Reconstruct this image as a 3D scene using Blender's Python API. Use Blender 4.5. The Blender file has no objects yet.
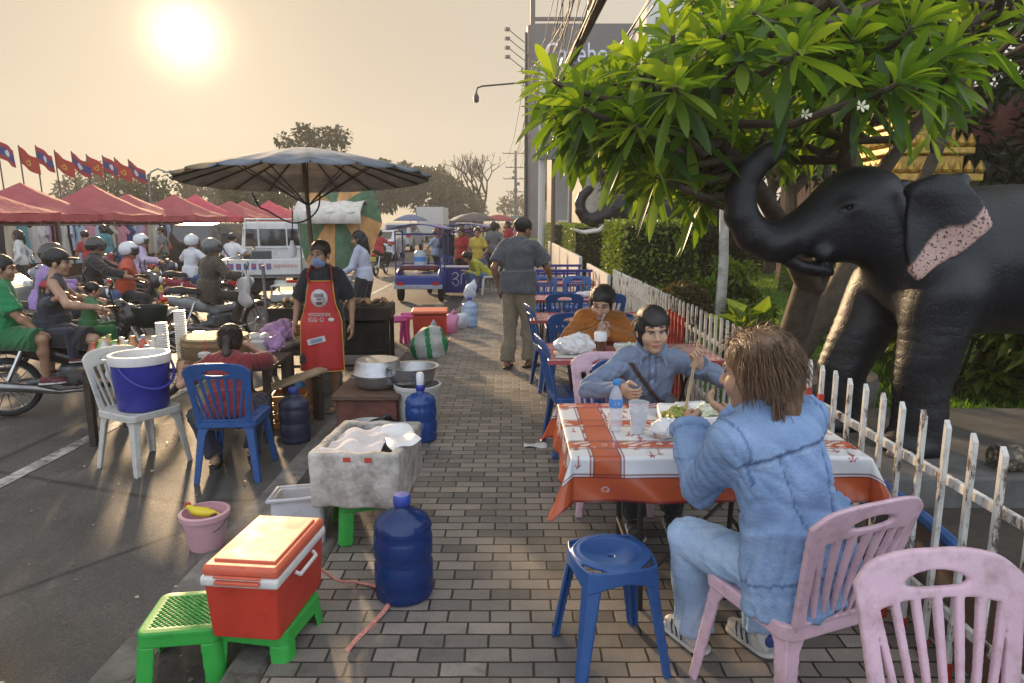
import bpy, math, random
import numpy as np
from mathutils import Vector, Matrix
R = math.radians
random.seed(7)
rng = np.random.default_rng(7)
S = bpy.context.scene
COL = S.collection

# ------------------------------------------------------------------ camera
cam_d = bpy.data.cameras.new('camera'); cam = bpy.data.objects.new('camera', cam_d); COL.objects.link(cam)
cam.location = (0, 0, 1.82); cam.rotation_euler = (R(90 - 9.9), 0, 0)
cam_d.lens = 24; cam_d.sensor_width = 36; cam_d.clip_end = 3000; cam_d.clip_start = .05
S.camera = cam
# ------------------------------------------------------------------ light
SUN_AZ, SUN_EL = R(-24.3), R(13.0)
SD = Vector((math.sin(SUN_AZ) * math.cos(SUN_EL), math.cos(SUN_AZ) * math.cos(SUN_EL), math.sin(SUN_EL)))
W = bpy.data.worlds.new('World'); S.world = W; W.use_nodes = True
nt = W.node_tree; nt.nodes.clear()
def wn(t): return nt.nodes.new(t)
out = wn('ShaderNodeOutputWorld'); sky = wn('ShaderNodeTexSky'); sky.sky_type = 'NISHITA'; sky.sun_disc = False
sky.sun_elevation = SUN_EL; sky.sun_rotation = SUN_AZ; sky.dust_density = .4; sky.air_density = .8; sky.ozone_density = 1
# a dusty evening veil: peach towards the sun, brighter cool fill added out of view behind the camera, and the blurred sun itself
geo = wn('ShaderNodeTexCoord'); dot = wn('ShaderNodeVectorMath'); dot.operation = 'DOT_PRODUCT'
dot.inputs[1].default_value = SD; nt.links.new(geo.outputs['Generated'], dot.inputs[0])
def mth(op, a, b=None):
    n = wn('ShaderNodeMath'); n.operation = op; n.use_clamp = False
    for i, v in enumerate((a, b)):
        if v is None: continue
        if isinstance(v, (int, float)): n.inputs[i].default_value = v
        else: nt.links.new(v, n.inputs[i])
    return n.outputs[0]
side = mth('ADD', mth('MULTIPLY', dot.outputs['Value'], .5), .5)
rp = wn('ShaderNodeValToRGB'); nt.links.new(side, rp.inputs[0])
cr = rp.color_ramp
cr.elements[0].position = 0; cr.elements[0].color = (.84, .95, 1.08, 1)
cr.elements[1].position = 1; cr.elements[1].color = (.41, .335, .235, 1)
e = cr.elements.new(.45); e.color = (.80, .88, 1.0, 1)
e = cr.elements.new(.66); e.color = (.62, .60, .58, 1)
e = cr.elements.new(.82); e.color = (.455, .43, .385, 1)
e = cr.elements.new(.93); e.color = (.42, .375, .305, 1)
pos = mth('MAXIMUM', dot.outputs['Value'], 0)
halo = mth('MULTIPLY', mth('POWER', pos, 120), .13)
disc = mth('MULTIPLY', mth('POWER', pos, 1500), 1.3)
g = mth('ADD', halo, disc)
gc = wn('ShaderNodeMixRGB'); gc.blend_type = 'ADD'; gc.inputs[0].default_value = 1
nt.links.new(rp.outputs[0], gc.inputs[1])
gm = wn('ShaderNodeMixRGB'); gm.blend_type = 'MULTIPLY'; gm.inputs[0].default_value = 1
gm.inputs[1].default_value = (1, .82, .5, 1); nt.links.new(g, gm.inputs[2]); nt.links.new(gm.outputs[0], gc.inputs[2])
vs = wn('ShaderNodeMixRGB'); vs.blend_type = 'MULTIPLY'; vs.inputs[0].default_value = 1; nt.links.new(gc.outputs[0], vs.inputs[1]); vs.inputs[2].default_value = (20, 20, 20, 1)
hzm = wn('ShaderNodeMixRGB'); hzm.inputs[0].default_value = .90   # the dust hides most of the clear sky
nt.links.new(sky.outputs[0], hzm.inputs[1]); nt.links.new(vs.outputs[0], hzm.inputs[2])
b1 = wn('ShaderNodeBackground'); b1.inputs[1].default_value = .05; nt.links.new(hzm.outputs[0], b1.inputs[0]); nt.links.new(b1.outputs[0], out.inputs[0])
sun_d = bpy.data.lights.new('sun', 'SUN'); sun = bpy.data.objects.new('sun', sun_d); COL.objects.link(sun)
sun_d.energy = 4.2; sun_d.angle = R(3); sun_d.color = (1, .70, .40)
sun.rotation_euler = SD.to_track_quat('Z', 'Y').to_euler()
S.view_settings.view_transform = 'Standard'; S.view_settings.look = 'None'
S.view_settings.exposure = .72; S.view_settings.gamma = 1
S.cycles.max_bounces = 6; S.cycles.transparent_max_bounces = 12; S.cycles.volume_bounces = 0

# ------------------------------------------------------------------ materials
MATS = {}
class NT:
    """small helper round a material's node tree"""
    def __init__(s, name):
        s.m = bpy.data.materials.new(name); s.m.use_nodes = True; s.t = s.m.node_tree; s.t.nodes.clear()
        s.out = s.n('ShaderNodeOutputMaterial'); s.co = s.n('ShaderNodeTexCoord')
    def n(s, t, **k):
        x = s.t.nodes.new(t)
        for a, b in k.items(): setattr(x, a, b)
        return x
    def l(s, a, b): s.t.links.new(a, b)
    def math(s, op, a, b=0.0, c=None):
        x = s.n('ShaderNodeMath', operation=op)
        for i, v in enumerate((a, b, c)):
            if v is None: continue
            if isinstance(v, (int, float)): x.inputs[i].default_value = v
            else: s.l(v, x.inputs[i])
        return x.outputs[0]
    def noise(s, scale, detail=3, rough=.55, vec=None, stretch=None, coord='Object'):
        x = s.n('ShaderNodeTexNoise'); x.inputs['Scale'].default_value = scale; x.inputs['Detail'].default_value = detail
        x.inputs['Roughness'].default_value = rough
        v = vec or s.co.outputs[coord]
        if stretch:
            mp = s.n('ShaderNodeMapping'); mp.inputs['Scale'].default_value = stretch; s.l(v, mp.inputs[0]); v = mp.outputs[0]
        s.l(v, x.inputs['Vector']); return x.outputs['Fac']
    def ramp(s, fac, stops):
        x = s.n('ShaderNodeValToRGB'); s.l(fac, x.inputs[0]); r = x.color_ramp
        while len(r.elements) < len(stops): r.elements.new(.5)
        for e, (p, c) in zip(r.elements, stops):
            e.position = p; e.color = (*c, 1) if len(c) == 3 else c
        return x.outputs[0]
    def mix(s, f, a, b, mode='MIX'):
        x = s.n('ShaderNodeMixRGB', blend_type=mode)
        for i, v in enumerate((f, a, b)):
            if isinstance(v, (int, float)): x.inputs[i].default_value = v
            elif isinstance(v, tuple): x.inputs[i].default_value = (*v, 1)
            else: s.l(v, x.inputs[i])
        return x.outputs[0]
    def bsdf(s, col, rough=.6, metal=0, spec=.5, coat=0, bump=None, bstr=.3, bdist=.01, trans=0, sheen=0, ior=None, alpha=1):
        p = s.n('ShaderNodeBsdfPrincipled')
        for k, v in (('Base Color', col), ('Roughness', rough), ('Metallic', metal), ('Specular IOR Level', spec), ('Coat Weight', coat), ('Transmission Weight', trans), ('Sheen Weight', sheen), ('Alpha', alpha)):
            if isinstance(v, (int, float)): p.inputs[k].default_value = v
            elif isinstance(v, tuple): p.inputs[k].default_value = (*v, 1)
            else: s.l(v, p.inputs[k])
        if ior: p.inputs['IOR'].default_value = ior
        if bump is not None:
            b = s.n('ShaderNodeBump'); b.inputs['Strength'].default_value = bstr; b.inputs['Distance'].default_value = bdist
            s.l(bump, b.inputs['Height']); s.l(b.outputs[0], p.inputs['Normal'])
        s.l(p.outputs[0], s.out.inputs[0]); s.p = p
        return s.m
def mul(c, k): return tuple(min(1, x * k) for x in c)
def mat(name, col, rough=.55, metal=0, var=.14, scale=7, bump=.12, bscale=60, spec=.45, coat=0, dirt=0, dcol=(.09, .075, .06), dscale=5, stretch=None, sheen=0):
    """everyday material: base colour with uneven tone, optional grime patches, fine bump"""
    if name in MATS: return MATS[name]
    t = NT(name)
    f = t.noise(scale, 4, .6, stretch=stretch)
    c = t.ramp(f, [(.3, mul(col, 1 - var)), (.7, mul(col, 1 + var))])
    ro = t.math('ADD', t.math('MULTIPLY', t.noise(scale * 2.3, 3), .3), rough - .15)
    if dirt:
        d = t.noise(dscale, 6, .7)
        fac = t.ramp(d, [(.62 - .3 * dirt, (0, 0, 0)), (.78 - .12 * dirt, (1, 1, 1))])
        c = t.mix(t.math('MULTIPLY', fac, min(1, .35 + dirt * .5)), c, dcol)
    b = t.noise(bscale, 3, .6, stretch=stretch)
    MATS[name] = t.bsdf(c, ro, metal, spec, coat, b, bump, .006, sheen=sheen)
    return MATS[name]
def vcol_mat(name, rough=.6, bump=.15, bscale=80, spec=.4, coat=0, var=.1, scale=10, stretch=None, attr='Col'):
    """material whose pattern (print, stripe, spots) is stored on the mesh"""
    if name in MATS: return MATS[name]
    t = NT(name); a = t.n('ShaderNodeVertexColor', layer_name=attr)
    f = t.noise(scale, 4, .6, stretch=stretch)
    c = t.mix(1.0, a.outputs[0], t.ramp(f, [(.3, (1 - var,) * 3), (.7, (1, 1, 1))]), 'MULTIPLY')
    MATS[name] = t.bsdf(c, rough, 0, spec, coat, t.noise(bscale, 3, .6), bump, .005)
    return MATS[name]
def glass(name, col=(.03, .035, .04), rough=.06):
    if name in MATS: return MATS[name]
    t = NT(name); MATS[name] = t.bsdf(t.mix(t.noise(3), mul(col, .7), mul(col, 1.3)), rough, 0, .8, .4); return MATS[name]
def clear(name, col=(.95, .97, 1), rough=.08, fac=.62, pcol=None):
    """thin clear plastic: partly see-through, glossy"""
    if name in MATS: return MATS[name]
    t = NT(name); g1 = t.n('ShaderNodeBsdfTransparent'); g1.inputs[0].default_value = (*col, 1)
    p = t.n('ShaderNodeBsdfPrincipled'); p.inputs['Base Color'].default_value = (*(pcol or col), 1); p.inputs['Roughness'].default_value = rough
    p.inputs['Specular IOR Level'].default_value = .8
    m = t.n('ShaderNodeMixShader'); f = t.math('ADD', t.math('MULTIPLY', t.noise(40), .25), fac - .12)
    t.l(f, m.inputs[0]); t.l(p.outputs[0], m.inputs[1]); t.l(g1.outputs[0], m.inputs[2]); t.l(m.outputs[0], t.out.inputs[0])
    MATS[name] = t.m; return t.m
def leafmat(name, c1, c2, c3, trans=.4, rough=.4, vein=True, scale=3.0):
    """leaves: three tones by clump and leaf, lit through from behind"""
    if name in MATS: return MATS[name]
    t = NT(name)
    a = t.n('ShaderNodeAttribute', attribute_name='tone')
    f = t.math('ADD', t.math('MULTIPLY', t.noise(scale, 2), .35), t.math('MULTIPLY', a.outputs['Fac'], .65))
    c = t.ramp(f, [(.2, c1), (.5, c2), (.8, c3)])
    p = t.n('ShaderNodeBsdfPrincipled'); t.l(c, p.inputs['Base Color']); p.inputs['Roughness'].default_value = rough
    p.inputs['Specular IOR Level'].default_value = .45
    tr = t.n('ShaderNodeBsdfTranslucent'); t.l(t.mix(1.0, c, (1.0, .95, .35), 'MULTIPLY'), tr.inputs[0])
    x = t.n('ShaderNodeMixRGB', blend_type='ADD'); x.inputs[0].default_value = .8
    t.l(t.mix(1.0, c, (1.1, 1.0, .3), 'MULTIPLY'), x.inputs[1]); t.l(t.mix(1.0, c, (1.1, 1.0, .3), 'MULTIPLY'), x.inputs[2]); t.l(x.outputs[0], tr.inputs[0])
    m = t.n('ShaderNodeMixShader'); m.inputs[0].default_value = trans
    t.l(p.outputs[0], m.inputs[1]); t.l(tr.outputs[0], m.inputs[2]); t.l(m.outputs[0], t.out.inputs[0])
    MATS[name] = t.m; return t.m

# ------------------------------------------------------------------ objects
def link(o, parent=None):
    COL.objects.link(o)
    if parent is not None: o.parent = parent
    return o
def tag(o, label, cat, group=None, kind=None):
    if label: o['label'] = label
    if cat: o['category'] = cat
    if group: o['group'] = group
    if kind: o['kind'] = kind
    return o
def thing(name, label, cat, loc=(0, 0, 0), rz=0, group=None):
    o = bpy.data.objects.new(name, None); o.empty_display_size = .1
    o.location = loc; o.rotation_euler = (0, 0, rz); link(o); return tag(o, label, cat, group)
def copy_tree(o, parent=None, loc=None, rz=None, label=None, group=None):
    c = o.copy(); COL.objects.link(c)
    if parent is not None: c.parent = parent
    if loc is not None: c.location = loc
    if rz is not None: c.rotation_euler = (0, 0, rz)
    if label: c['label'] = label
    if group: c['group'] = group
    for ch in list(o.children): copy_tree(ch, c)
    return c
def mesh_obj(name, V, F, mats, parent=None, MI=None, smooth=True, sharp=None, cols=None, tone=None, uv=None):
    me = bpy.data.meshes.new(name); V = np.asarray(V, np.float32)
    me.from_pydata(V.tolist() if len(V) else [], [], [list(map(int, f)) for f in F])
    if not isinstance(mats, (list, tuple)): mats = [mats]
    for m in mats: me.materials.append(m)
    if MI is not None: me.polygons.foreach_set('material_index', np.asarray(MI, np.int32))
    if smooth:
        me.polygons.foreach_set('use_smooth', np.ones(len(me.polygons), bool))
        if sharp: me.set_sharp_from_angle(angle=sharp)
    if cols is not None:
        a = me.color_attributes.new('Col', 'FLOAT_COLOR', 'POINT'); cc = np.ones((len(V), 4), np.float32); cc[:, :3] = cols
        a.data.foreach_set('color', cc.ravel())
    if tone is not None:
        a = me.attributes.new('tone', 'FLOAT', 'FACE'); a.data.foreach_set('value', np.asarray(tone, np.float32))
    me.update()
    return link(bpy.data.objects.new(name, me), parent)
class MB:
    """collects boxes, tubes, lathes; builds ONE mesh"""
    def __init__(s): s.V = []; s.F = []; s.M = []; s.off = 0
    def add(s, V, F, m=0, X=None):
        V = np.asarray(V, float).reshape(-1, 3)
        if X is not None:
            A = np.array(X); V = V @ A[:3, :3].T + A[:3, 3]
        s.V.append(V); s.F += [[i + s.off for i in f] for f in F]; s.M += [m] * len(F); s.off += len(V); return s
    def box(s, c, d, m=0, rz=0, X=None, taper=1.0):
        x, y, z = (q / 2 for q in d); t = taper
        V = np.array([(-x, -y, -z), (x, -y, -z), (x, y, -z), (-x, y, -z), (-x * t, -y * t, z), (x * t, -y * t, z), (x * t, y * t, z), (-x * t, y * t, z)])
        if rz: V = V @ np.array([[math.cos(rz), math.sin(rz), 0], [-math.sin(rz), math.cos(rz), 0], [0, 0, 1]])
        V = V + np.array(c)
        return s.add(V, [(0, 3, 2, 1), (4, 5, 6, 7), (0, 1, 5, 4), (1, 2, 6, 5), (2, 3, 7, 6), (3, 0, 4, 7)], m, X)
    def tube(s, P, r, n=8, m=0, X=None, cap=True, flat=1.0):
        P = [Vector(p) for p in P]; k = len(P)
        rs = r if isinstance(r, (list, tuple)) else [r] * k
        V = []; up = None
        for i in range(k):
            d = (P[min(i + 1, k - 1)] - P[max(i - 1, 0)]).normalized()
            if up is None: up = Vector((0, 0, 1)) if abs(d.z) < .9 else Vector((1, 0, 0))
            a = d.cross(up)
            a = a.normalized() if a.length > 1e-6 else d.orthogonal().normalized()
            b = a.cross(d).normalized(); up = b
            for j in range(n):
                t = 2 * math.pi * j / n
                V.append(P[i] + a * math.cos(t) * rs[i] + b * math.sin(t) * rs[i] * flat)
        F = [(i * n + j, i * n + (j + 1) % n, (i + 1) * n + (j + 1) % n, (i + 1) * n + j) for i in range(k - 1) for j in range(n)]
        if cap: F += [tuple(range(n))[::-1], tuple((k - 1) * n + j for j in range(n))]
        return s.add([tuple(v) for v in V], F, m, X)
    def lathe(s, prof, c=(0, 0, 0), n=28, m=0, X=None, close=True):
        """prof: (radius, z) from bottom to top"""
        V = []; k = len(prof)
        for (r, z) in prof:
            for j in range(n):
                t = 2 * math.pi * j / n; V.append((c[0] + r * math.cos(t), c[1] + r * math.sin(t), c[2] + z))
        F = [(i * n + j, i * n + (j + 1) % n, (i + 1) * n + (j + 1) % n, (i + 1) * n + j) for i in range(k - 1) for j in range(n)]
        if close: F += [tuple(range(n))[::-1], tuple((k - 1) * n + j for j in range(n))]
        return s.add(V, F, m, X)
    def grid(s, fn, nu, nv, m=0, X=None):
        V = [fn(i / nu, j / nv) for j in range(nv + 1) for i in range(nu + 1)]
        F = [(j * (nu + 1) + i, j * (nu + 1) + i + 1, (j + 1) * (nu + 1) + i + 1, (j + 1) * (nu + 1) + i) for j in range(nv) for i in range(nu)]
        return s.add(V, F, m, X)
    def prism(s, poly, y0, y1, m=0, X=None):
        """outline in xz, extruded along y"""
        n = len(poly); V = [(x, y0, z) for x, z in poly] + [(x, y1, z) for x, z in poly]
        F = [tuple(range(n)), tuple(range(2 * n - 1, n - 1, -1))] + [(i, i + n, (i + 1) % n + n, (i + 1) % n) for i in range(n)]
        return s.add(V, F, m, X)
    def build(s, name, mats, parent=None, bevel=0, seg=2, smooth=True, sharp=.7, solid=0, subsurf=0):
        o = mesh_obj(name, np.concatenate(s.V) if s.V else np.zeros((0, 3)), s.F, mats, parent, s.M, smooth, sharp if not subsurf else None)
        if solid:
            md = o.modifiers.new('solid', 'SOLIDIFY'); md.thickness = solid; md.offset = 0
        if bevel:
            md = o.modifiers.new('bevel', 'BEVEL'); md.width = bevel; md.segments = seg; md.limit_method = 'ANGLE'; md.angle_limit = R(35)
        if subsurf:
            md = o.modifiers.new('sub', 'SUBSURF'); md.levels = subsurf; md.render_levels = subsurf
        return o
def text(name, s, size, m, parent, loc, rot, depth=.001, width=None):
    """flat lettering as a thin mesh"""
    cu = bpy.data.curves.new(name, 'FONT'); cu.body = s; cu.size = size; cu.align_x = 'CENTER'; cu.align_y = 'CENTER'; cu.extrude = depth; cu.resolution_u = 4
    tmp = bpy.data.objects.new(name, cu); COL.objects.link(tmp); bpy.context.view_layer.update()
    me = bpy.data.meshes.new_from_object(tmp.evaluated_get(bpy.context.evaluated_depsgraph_get())); bpy.data.objects.remove(tmp)
    o = bpy.data.objects.new(name, me); me.materials.clear(); me.materials.append(m); link(o, parent); o.location = loc; o.rotation_euler = rot
    if width and len(me.vertices):
        x = [v.co.x for v in me.vertices]; k = width / (max(x) - min(x))
        for v in me.vertices: v.co.x *= k
    return o

# ------------------------------------------------------------------ implicit surfaces (smooth moulded and living shapes)
def rotm(rx=0, ry=0, rz=0):
    return np.array((Matrix.Rotation(rz, 3, 'Z') @ Matrix.Rotation(ry, 3, 'Y') @ Matrix.Rotation(rx, 3, 'X')))
class SDF:
    def __init__(s, k=.03): s.p = []; s.k = k; s.cut = []
    def cap(s, a, b, ra, rb=None, m=0, ends=(0, 0), k=None, sub=False):
        a = np.array(a, float); b = np.array(b, float); rb = ra if rb is None else rb; ba = b - a; L2 = max(ba @ ba, 1e-9); u = ba / math.sqrt(L2)
        def f(P):
            q = P - a; h = np.clip(q @ ba / L2, 0, 1)
            d = np.sqrt(((q - h[:, None] * ba) ** 2).sum(1)) - (ra + (rb - ra) * h)
            if ends[0]: d = np.maximum(d, -(q @ u))
            if ends[1]: d = np.maximum(d, (P - b) @ u)
            return d
        r = max(ra, rb); s.p.append((f, np.minimum(a, b) - r, np.maximum(a, b) + r, m, k, sub)); return s
    def ell(s, c, r, rot=None, m=0, k=None, sub=False):
        c = np.array(c, float); r = np.array(r if hasattr(r, '__len__') else (r, r, r), float)
        def f(P):
            q = P - c
            if rot is not None: q = q @ rot
            k0 = np.sqrt(((q / r) ** 2).sum(1)); k1 = np.sqrt(((q / r ** 2) ** 2).sum(1)) + 1e-9
            return k0 * (k0 - 1) / k1
        e = r.max() if rot is not None else r
        s.p.append((f, c - e, c + e, m, k, sub)); return s
    def box(s, c, h, rnd=.01, rot=None, m=0, k=None, sub=False):
        c = np.array(c, float); h = np.array(h, float)
        def f(P):
            q = P - c
            if rot is not None: q = q @ rot
            q = np.abs(q) - (h - rnd)
            return np.sqrt((np.maximum(q, 0) ** 2).sum(1)) + np.minimum(q.max(1), 0) - rnd
        e = np.linalg.norm(h) if rot is not None else h
        s.p.append((f, c - e, c + e, m, k, sub)); return s
    def fn(s, f, lo, hi, m=0, k=None, sub=False):
        s.p.append((f, np.array(lo, float), np.array(hi, float), m, k, sub)); return s
    def val(s, P):
        d = None
        for f, lo, hi, m, k, sub in s.p:
            k = s.k if k is None else k; x = f(P)
            if d is None: d = x; continue
            if sub: x = -x; h = np.clip(.5 - .5 * (x - d) / k, 0, 1); d = d * h + x * (1 - h) + k * h * (1 - h) if k else np.maximum(d, x)
            else:
                h = np.clip(.5 + .5 * (x - d) / k, 0, 1); d = x * (1 - h) + d * h - k * h * (1 - h)
        for f in s.cut: d = np.maximum(d, f(P))
        return d
    def mesh(s, res, pad=None):
        pos = [p for p in s.p if not p[5]]
        lo = np.min([p[1] for p in pos], 0) - res * 2 - s.k * .3; hi = np.max([p[2] for p in pos], 0) + res * 2 + s.k * .3
        B = 6; nb = np.maximum(np.ceil((hi - lo) / (res * B)).astype(int), 1); n = nb * B
        bx = [lo[i] + res * (B * np.arange(nb[i]) + (B - 1) / 2) for i in range(3)]
        Gb = np.stack(np.meshgrid(*bx, indexing='ij'), -1).reshape(-1, 3)
        db = s.val(Gb); lim = res * B * .5 * 1.75 * 1.25 + s.k * .25 + res
        val = np.where(db < 0, -1., 1.).reshape(nb).repeat(B, 0).repeat(B, 1).repeat(B, 2)
        a = np.argwhere((np.abs(db) < lim).reshape(nb))
        o = np.stack(np.meshgrid(*[np.arange(B)] * 3, indexing='ij'), -1).reshape(-1, 3)
        I = (a[:, None, :] * B + o[None]).reshape(-1, 3)
        if len(I): val[I[:, 0], I[:, 1], I[:, 2]] = s.val(lo + I * res)
        V, F = nets(val, lo, res)
        if len(V) == 0: return V, F, np.zeros(0, int)
        ms = [p[3] for p in s.p]
        if len(set(ms)) > 1:
            D = np.stack([np.full(len(V), 9.) if p[5] else p[0](V) for p in s.p]); mv = np.array(ms)[D.argmin(0)]
            MI = mv[F[:, 0]]
        else: MI = np.full(len(F), ms[0])
        return V, F, MI
def nets(v, lo, res):
    """naive surface nets"""
    ins = v < 0; c = np.zeros(tuple(np.array(v.shape) - 1), int)
    sl = [slice(None, -1), slice(1, None)]
    for i in (0, 1):
        for j in (0, 1):
            for k in (0, 1): c += ins[sl[i], sl[j], sl[k]]
    act = (c > 0) & (c < 8); idx = np.argwhere(act)
    if len(idx) == 0: return np.zeros((0, 3)), np.zeros((0, 4), int)
    ids = np.full(act.shape, -1); ids[act] = np.arange(len(idx))
    acc = np.zeros((len(idx), 3)); cnt = np.zeros(len(idx))
    cor = [(i, j, k) for i in (0, 1) for j in (0, 1) for k in (0, 1)]
    for a in cor:
        for ax in range(3):
            if a[ax]: continue
            b = list(a); b[ax] = 1
            va = v[idx[:, 0] + a[0], idx[:, 1] + a[1], idx[:, 2] + a[2]]; vb = v[idx[:, 0] + b[0], idx[:, 1] + b[1], idx[:, 2] + b[2]]
            x = (va < 0) != (vb < 0); t = np.where(x, va / np.where(x, va - vb, 1), 0)
            p = np.tile(np.array(a, float), (len(idx), 1)); p[:, ax] += t
            acc[x] += p[x]; cnt[x] += 1
    V = (idx + acc / cnt[:, None]) * res + lo
    F = []
    for ax in range(3):
        o = [i for i in range(3) if i != ax]
        A = [slice(None)] * 3; B = [slice(None)] * 3; A[ax] = slice(None, -1); B[ax] = slice(1, None)
        ch = ins[tuple(A)] != ins[tuple(B)]; e = np.argwhere(ch)
        ok = (e[:, o[0]] > 0) & (e[:, o[1]] > 0) & (e[:, o[0]] < v.shape[o[0]] - 1) & (e[:, o[1]] < v.shape[o[1]] - 1); e = e[ok]
        def cell(d0, d1):
            q = e.copy(); q[:, o[0]] += d0; q[:, o[1]] += d1; return ids[q[:, 0], q[:, 1], q[:, 2]]
        q = np.stack([cell(-1, -1), cell(0, -1), cell(0, 0), cell(-1, 0)], 1)
        flip = ins[e[:, 0], e[:, 1], e[:, 2]]
        if ax == 1: flip = ~flip
        q[~flip] = q[~flip][:, ::-1]; F.append(q)
    return V, np.concatenate(F)
def sobj(sd, res, name, mats, parent=None, X=None, wob=None, smooth=True, sharp=None):
    V, F, MI = sd.mesh(res)
    if wob: V = wobble(V, *wob)
    if X is not None:
        A = np.array(X); V = V @ A[:3, :3].T + A[:3, 3]
    return mesh_obj(name, V, F, mats, parent, MI, smooth, sharp)
def wobble(V, amp, fr, seed=0):
    """smooth pseudo-noise displacement"""
    r = np.random.default_rng(seed); D = np.zeros_like(V)
    for i in range(6):
        k = r.normal(size=3); k = k / np.linalg.norm(k) * fr * r.uniform(.6, 1.7); d = r.normal(size=3); ph = r.uniform(0, 6.28)
        D += np.sin(V @ k + ph)[:, None] * d[None, :]
    return V + D * amp / 2.5
def P3(*a): return np.array(a, float)
# ------------------------------------------------------------------ people
def U(v): v = np.array(v, float); return v / (np.linalg.norm(v) + 1e-9)
def ik(Sp, T, l1, l2, hint):
    Sp = np.array(Sp, float); T = np.array(T, float); d = T - Sp; L = np.linalg.norm(d); u = d / L; L = min(L, (l1 + l2) * .998)
    a = (l1 * l1 - l2 * l2 + L * L) / (2 * L); h = math.sqrt(max(l1 * l1 - a * a, 0)); hn = np.array(hint, float); hn = U(hn - (hn @ u) * u)
    return Sp + u * a + hn * h, Sp + u * L
def pose(hip=(0, 0, .92), lean=0, side=0, twist=0, hl=None, hr=None, fl=(-.1, 0, .075), fr=(.1, 0, .075), head=(0, 0, 0), el=(-.5, -1, -.3), er=(.5, -1, -.3),
         kl=(-.15, 1, .2), kr=(.15, 1, .2), hfl=None, hfr=None, bow=0, toe=(0, 0), sw=.150):
    """joints of a 1.65 m figure facing +y. hl/hr: wrist targets; hf: (finger dir, thumb dir); head: yaw, pitch down, roll"""
    J = {}; P = np.array(hip, float)
    up = U((math.sin(side), math.sin(lean), math.cos(lean)))
    up2 = U((math.sin(side), math.sin(lean + bow), math.cos(lean + bow)))
    mid = P + up * .22; N = mid + up2 * .28
    r = np.array((math.cos(twist), math.sin(twist), 0)); r = U(r - (r @ up2) * up2); f = np.cross(up2, r)
    J.update(P=P, M=mid, N=N, up=up2, r=r, f=f, lup=up)
    for sgn, n, h, e, hf in ((-1, 'L', hl, el, hfl), (1, 'R', hr, er, hfr)):
        Sh = N - up2 * .055 + r * sgn * sw; J['S' + n] = Sh
        if h is None: h = Sh + P3(sgn * .05, .05, -.52)
        J['E' + n], J['W' + n] = ik(Sh, h, .285, .25, np.array(e, float))
        fd = U(J['W' + n] - J['E' + n])
        J['hf' + n] = hf if hf else (fd, (0, 1, .2))
    for sgn, n, ft, k, to in ((-1, 'L', fl, kl, toe[0]), (1, 'R', fr, kr, toe[1])):
        H = P + P3(sgn * .088, 0, -.04); J['H' + n] = H; J['K' + n], J['A' + n] = ik(H, ft, .42, .405, k); J['toe' + n] = to
    J['head'] = head
    return J
def head_sdf(fem=True):
    s = SDF(.02)
    s.ell((0, -.015, .035), (.074, .094, .083)); s.ell((0, .022, -.035), (.058, .066, .078)); s.ell((0, .058, -.092), (.026, .024, .02))
    s.ell((-.04, .05, -.028), (.026, .03, .028)); s.ell((.04, .05, -.028), (.026, .03, .028))
    s.cap((0, .082, .02), (0, .104, -.022), .009, .012, k=.014); s.ell((-.013, .094, -.027), .0085, k=.01); s.ell((.013, .094, -.027), .0085, k=.01)
    s.cap((-.045, .068, .03), (-.014, .084, .03), .009, .009, k=.02); s.cap((.045, .068, .03), (.014, .084, .03), .009, .009, k=.02)
    for x in (-1, 1):
        s.ell((x * .031, .085, .012), (.016, .010, .0065), sub=True, k=.008)
        s.ell((x * .0765, -.008, -.008), (.011, .022, .032), rotm(0, 0, -x * .35), k=.008)
        s.ell((x * .031, .0735, .0105), (.0132, .009, .0040), m=3, k=.002); s.ell((x * .0305, .077, .0105), (.0080, .0068, .0046), m=4, k=.001)
        s.cap((x * .046, .0725, .0135), (x * .017, .080, .0140), .0025, .0025, m=2, k=.003)
        s.cap((x * .050, .070, .035), (x * .018, .087, .038), .0028, .0034, m=2, k=.003)
    s.ell((-.010, .084, -.0565), (.017, .008, .0042), m=1, k=.004); s.ell((.010, .084, -.0565), (.017, .008, .0042), m=1, k=.004); s.ell((0, .0845, -.0645), (.019, .008, .0052), m=1, k=.004); s.cap((-.022, .0885, -.0605), (.022, .0885, -.0605), .0016, sub=True, k=.003)
    return s
def hand_sdf(curl=.35, thumb=.4):
    s = SDF(.008); s.box((.048, 0, 0), (.045, .037, .014), .0135); s.cap((-.02, 0, 0), (.02, 0, 0), .023, .022, k=.02)
    for y, L, r, dc in ((.028, .066, .0085, 0), (.0095, .074, .0088, .05), (-.0095, .069, .0083, .1), (-.027, .053, .0075, .18)):
        p = P3(.088, y, 0); a = 0; sp = y * 1.2
        for q, fr in ((.8, .45), (1.15, .32), (.7, .25)):
            a += (curl + dc) * q; d = P3(math.cos(a) * math.cos(sp), math.sin(sp) * .6, -math.sin(a)); n = p + d * L * fr
            s.cap(p, n, r, r * .92, k=.004); p = n; r *= .92
    s.cap((.012, .028, -.004), (.045, .052 + .008 * (1 - thumb), -.012 - .02 * thumb), .0135, .0115, k=.014)
    s.cap((.045, .052 + .008 * (1 - thumb), -.012 - .02 * thumb), (.074, .058 - .03 * thumb, -.018 - .034 * thumb), .011, .0085, k=.006)
    return s
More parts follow.
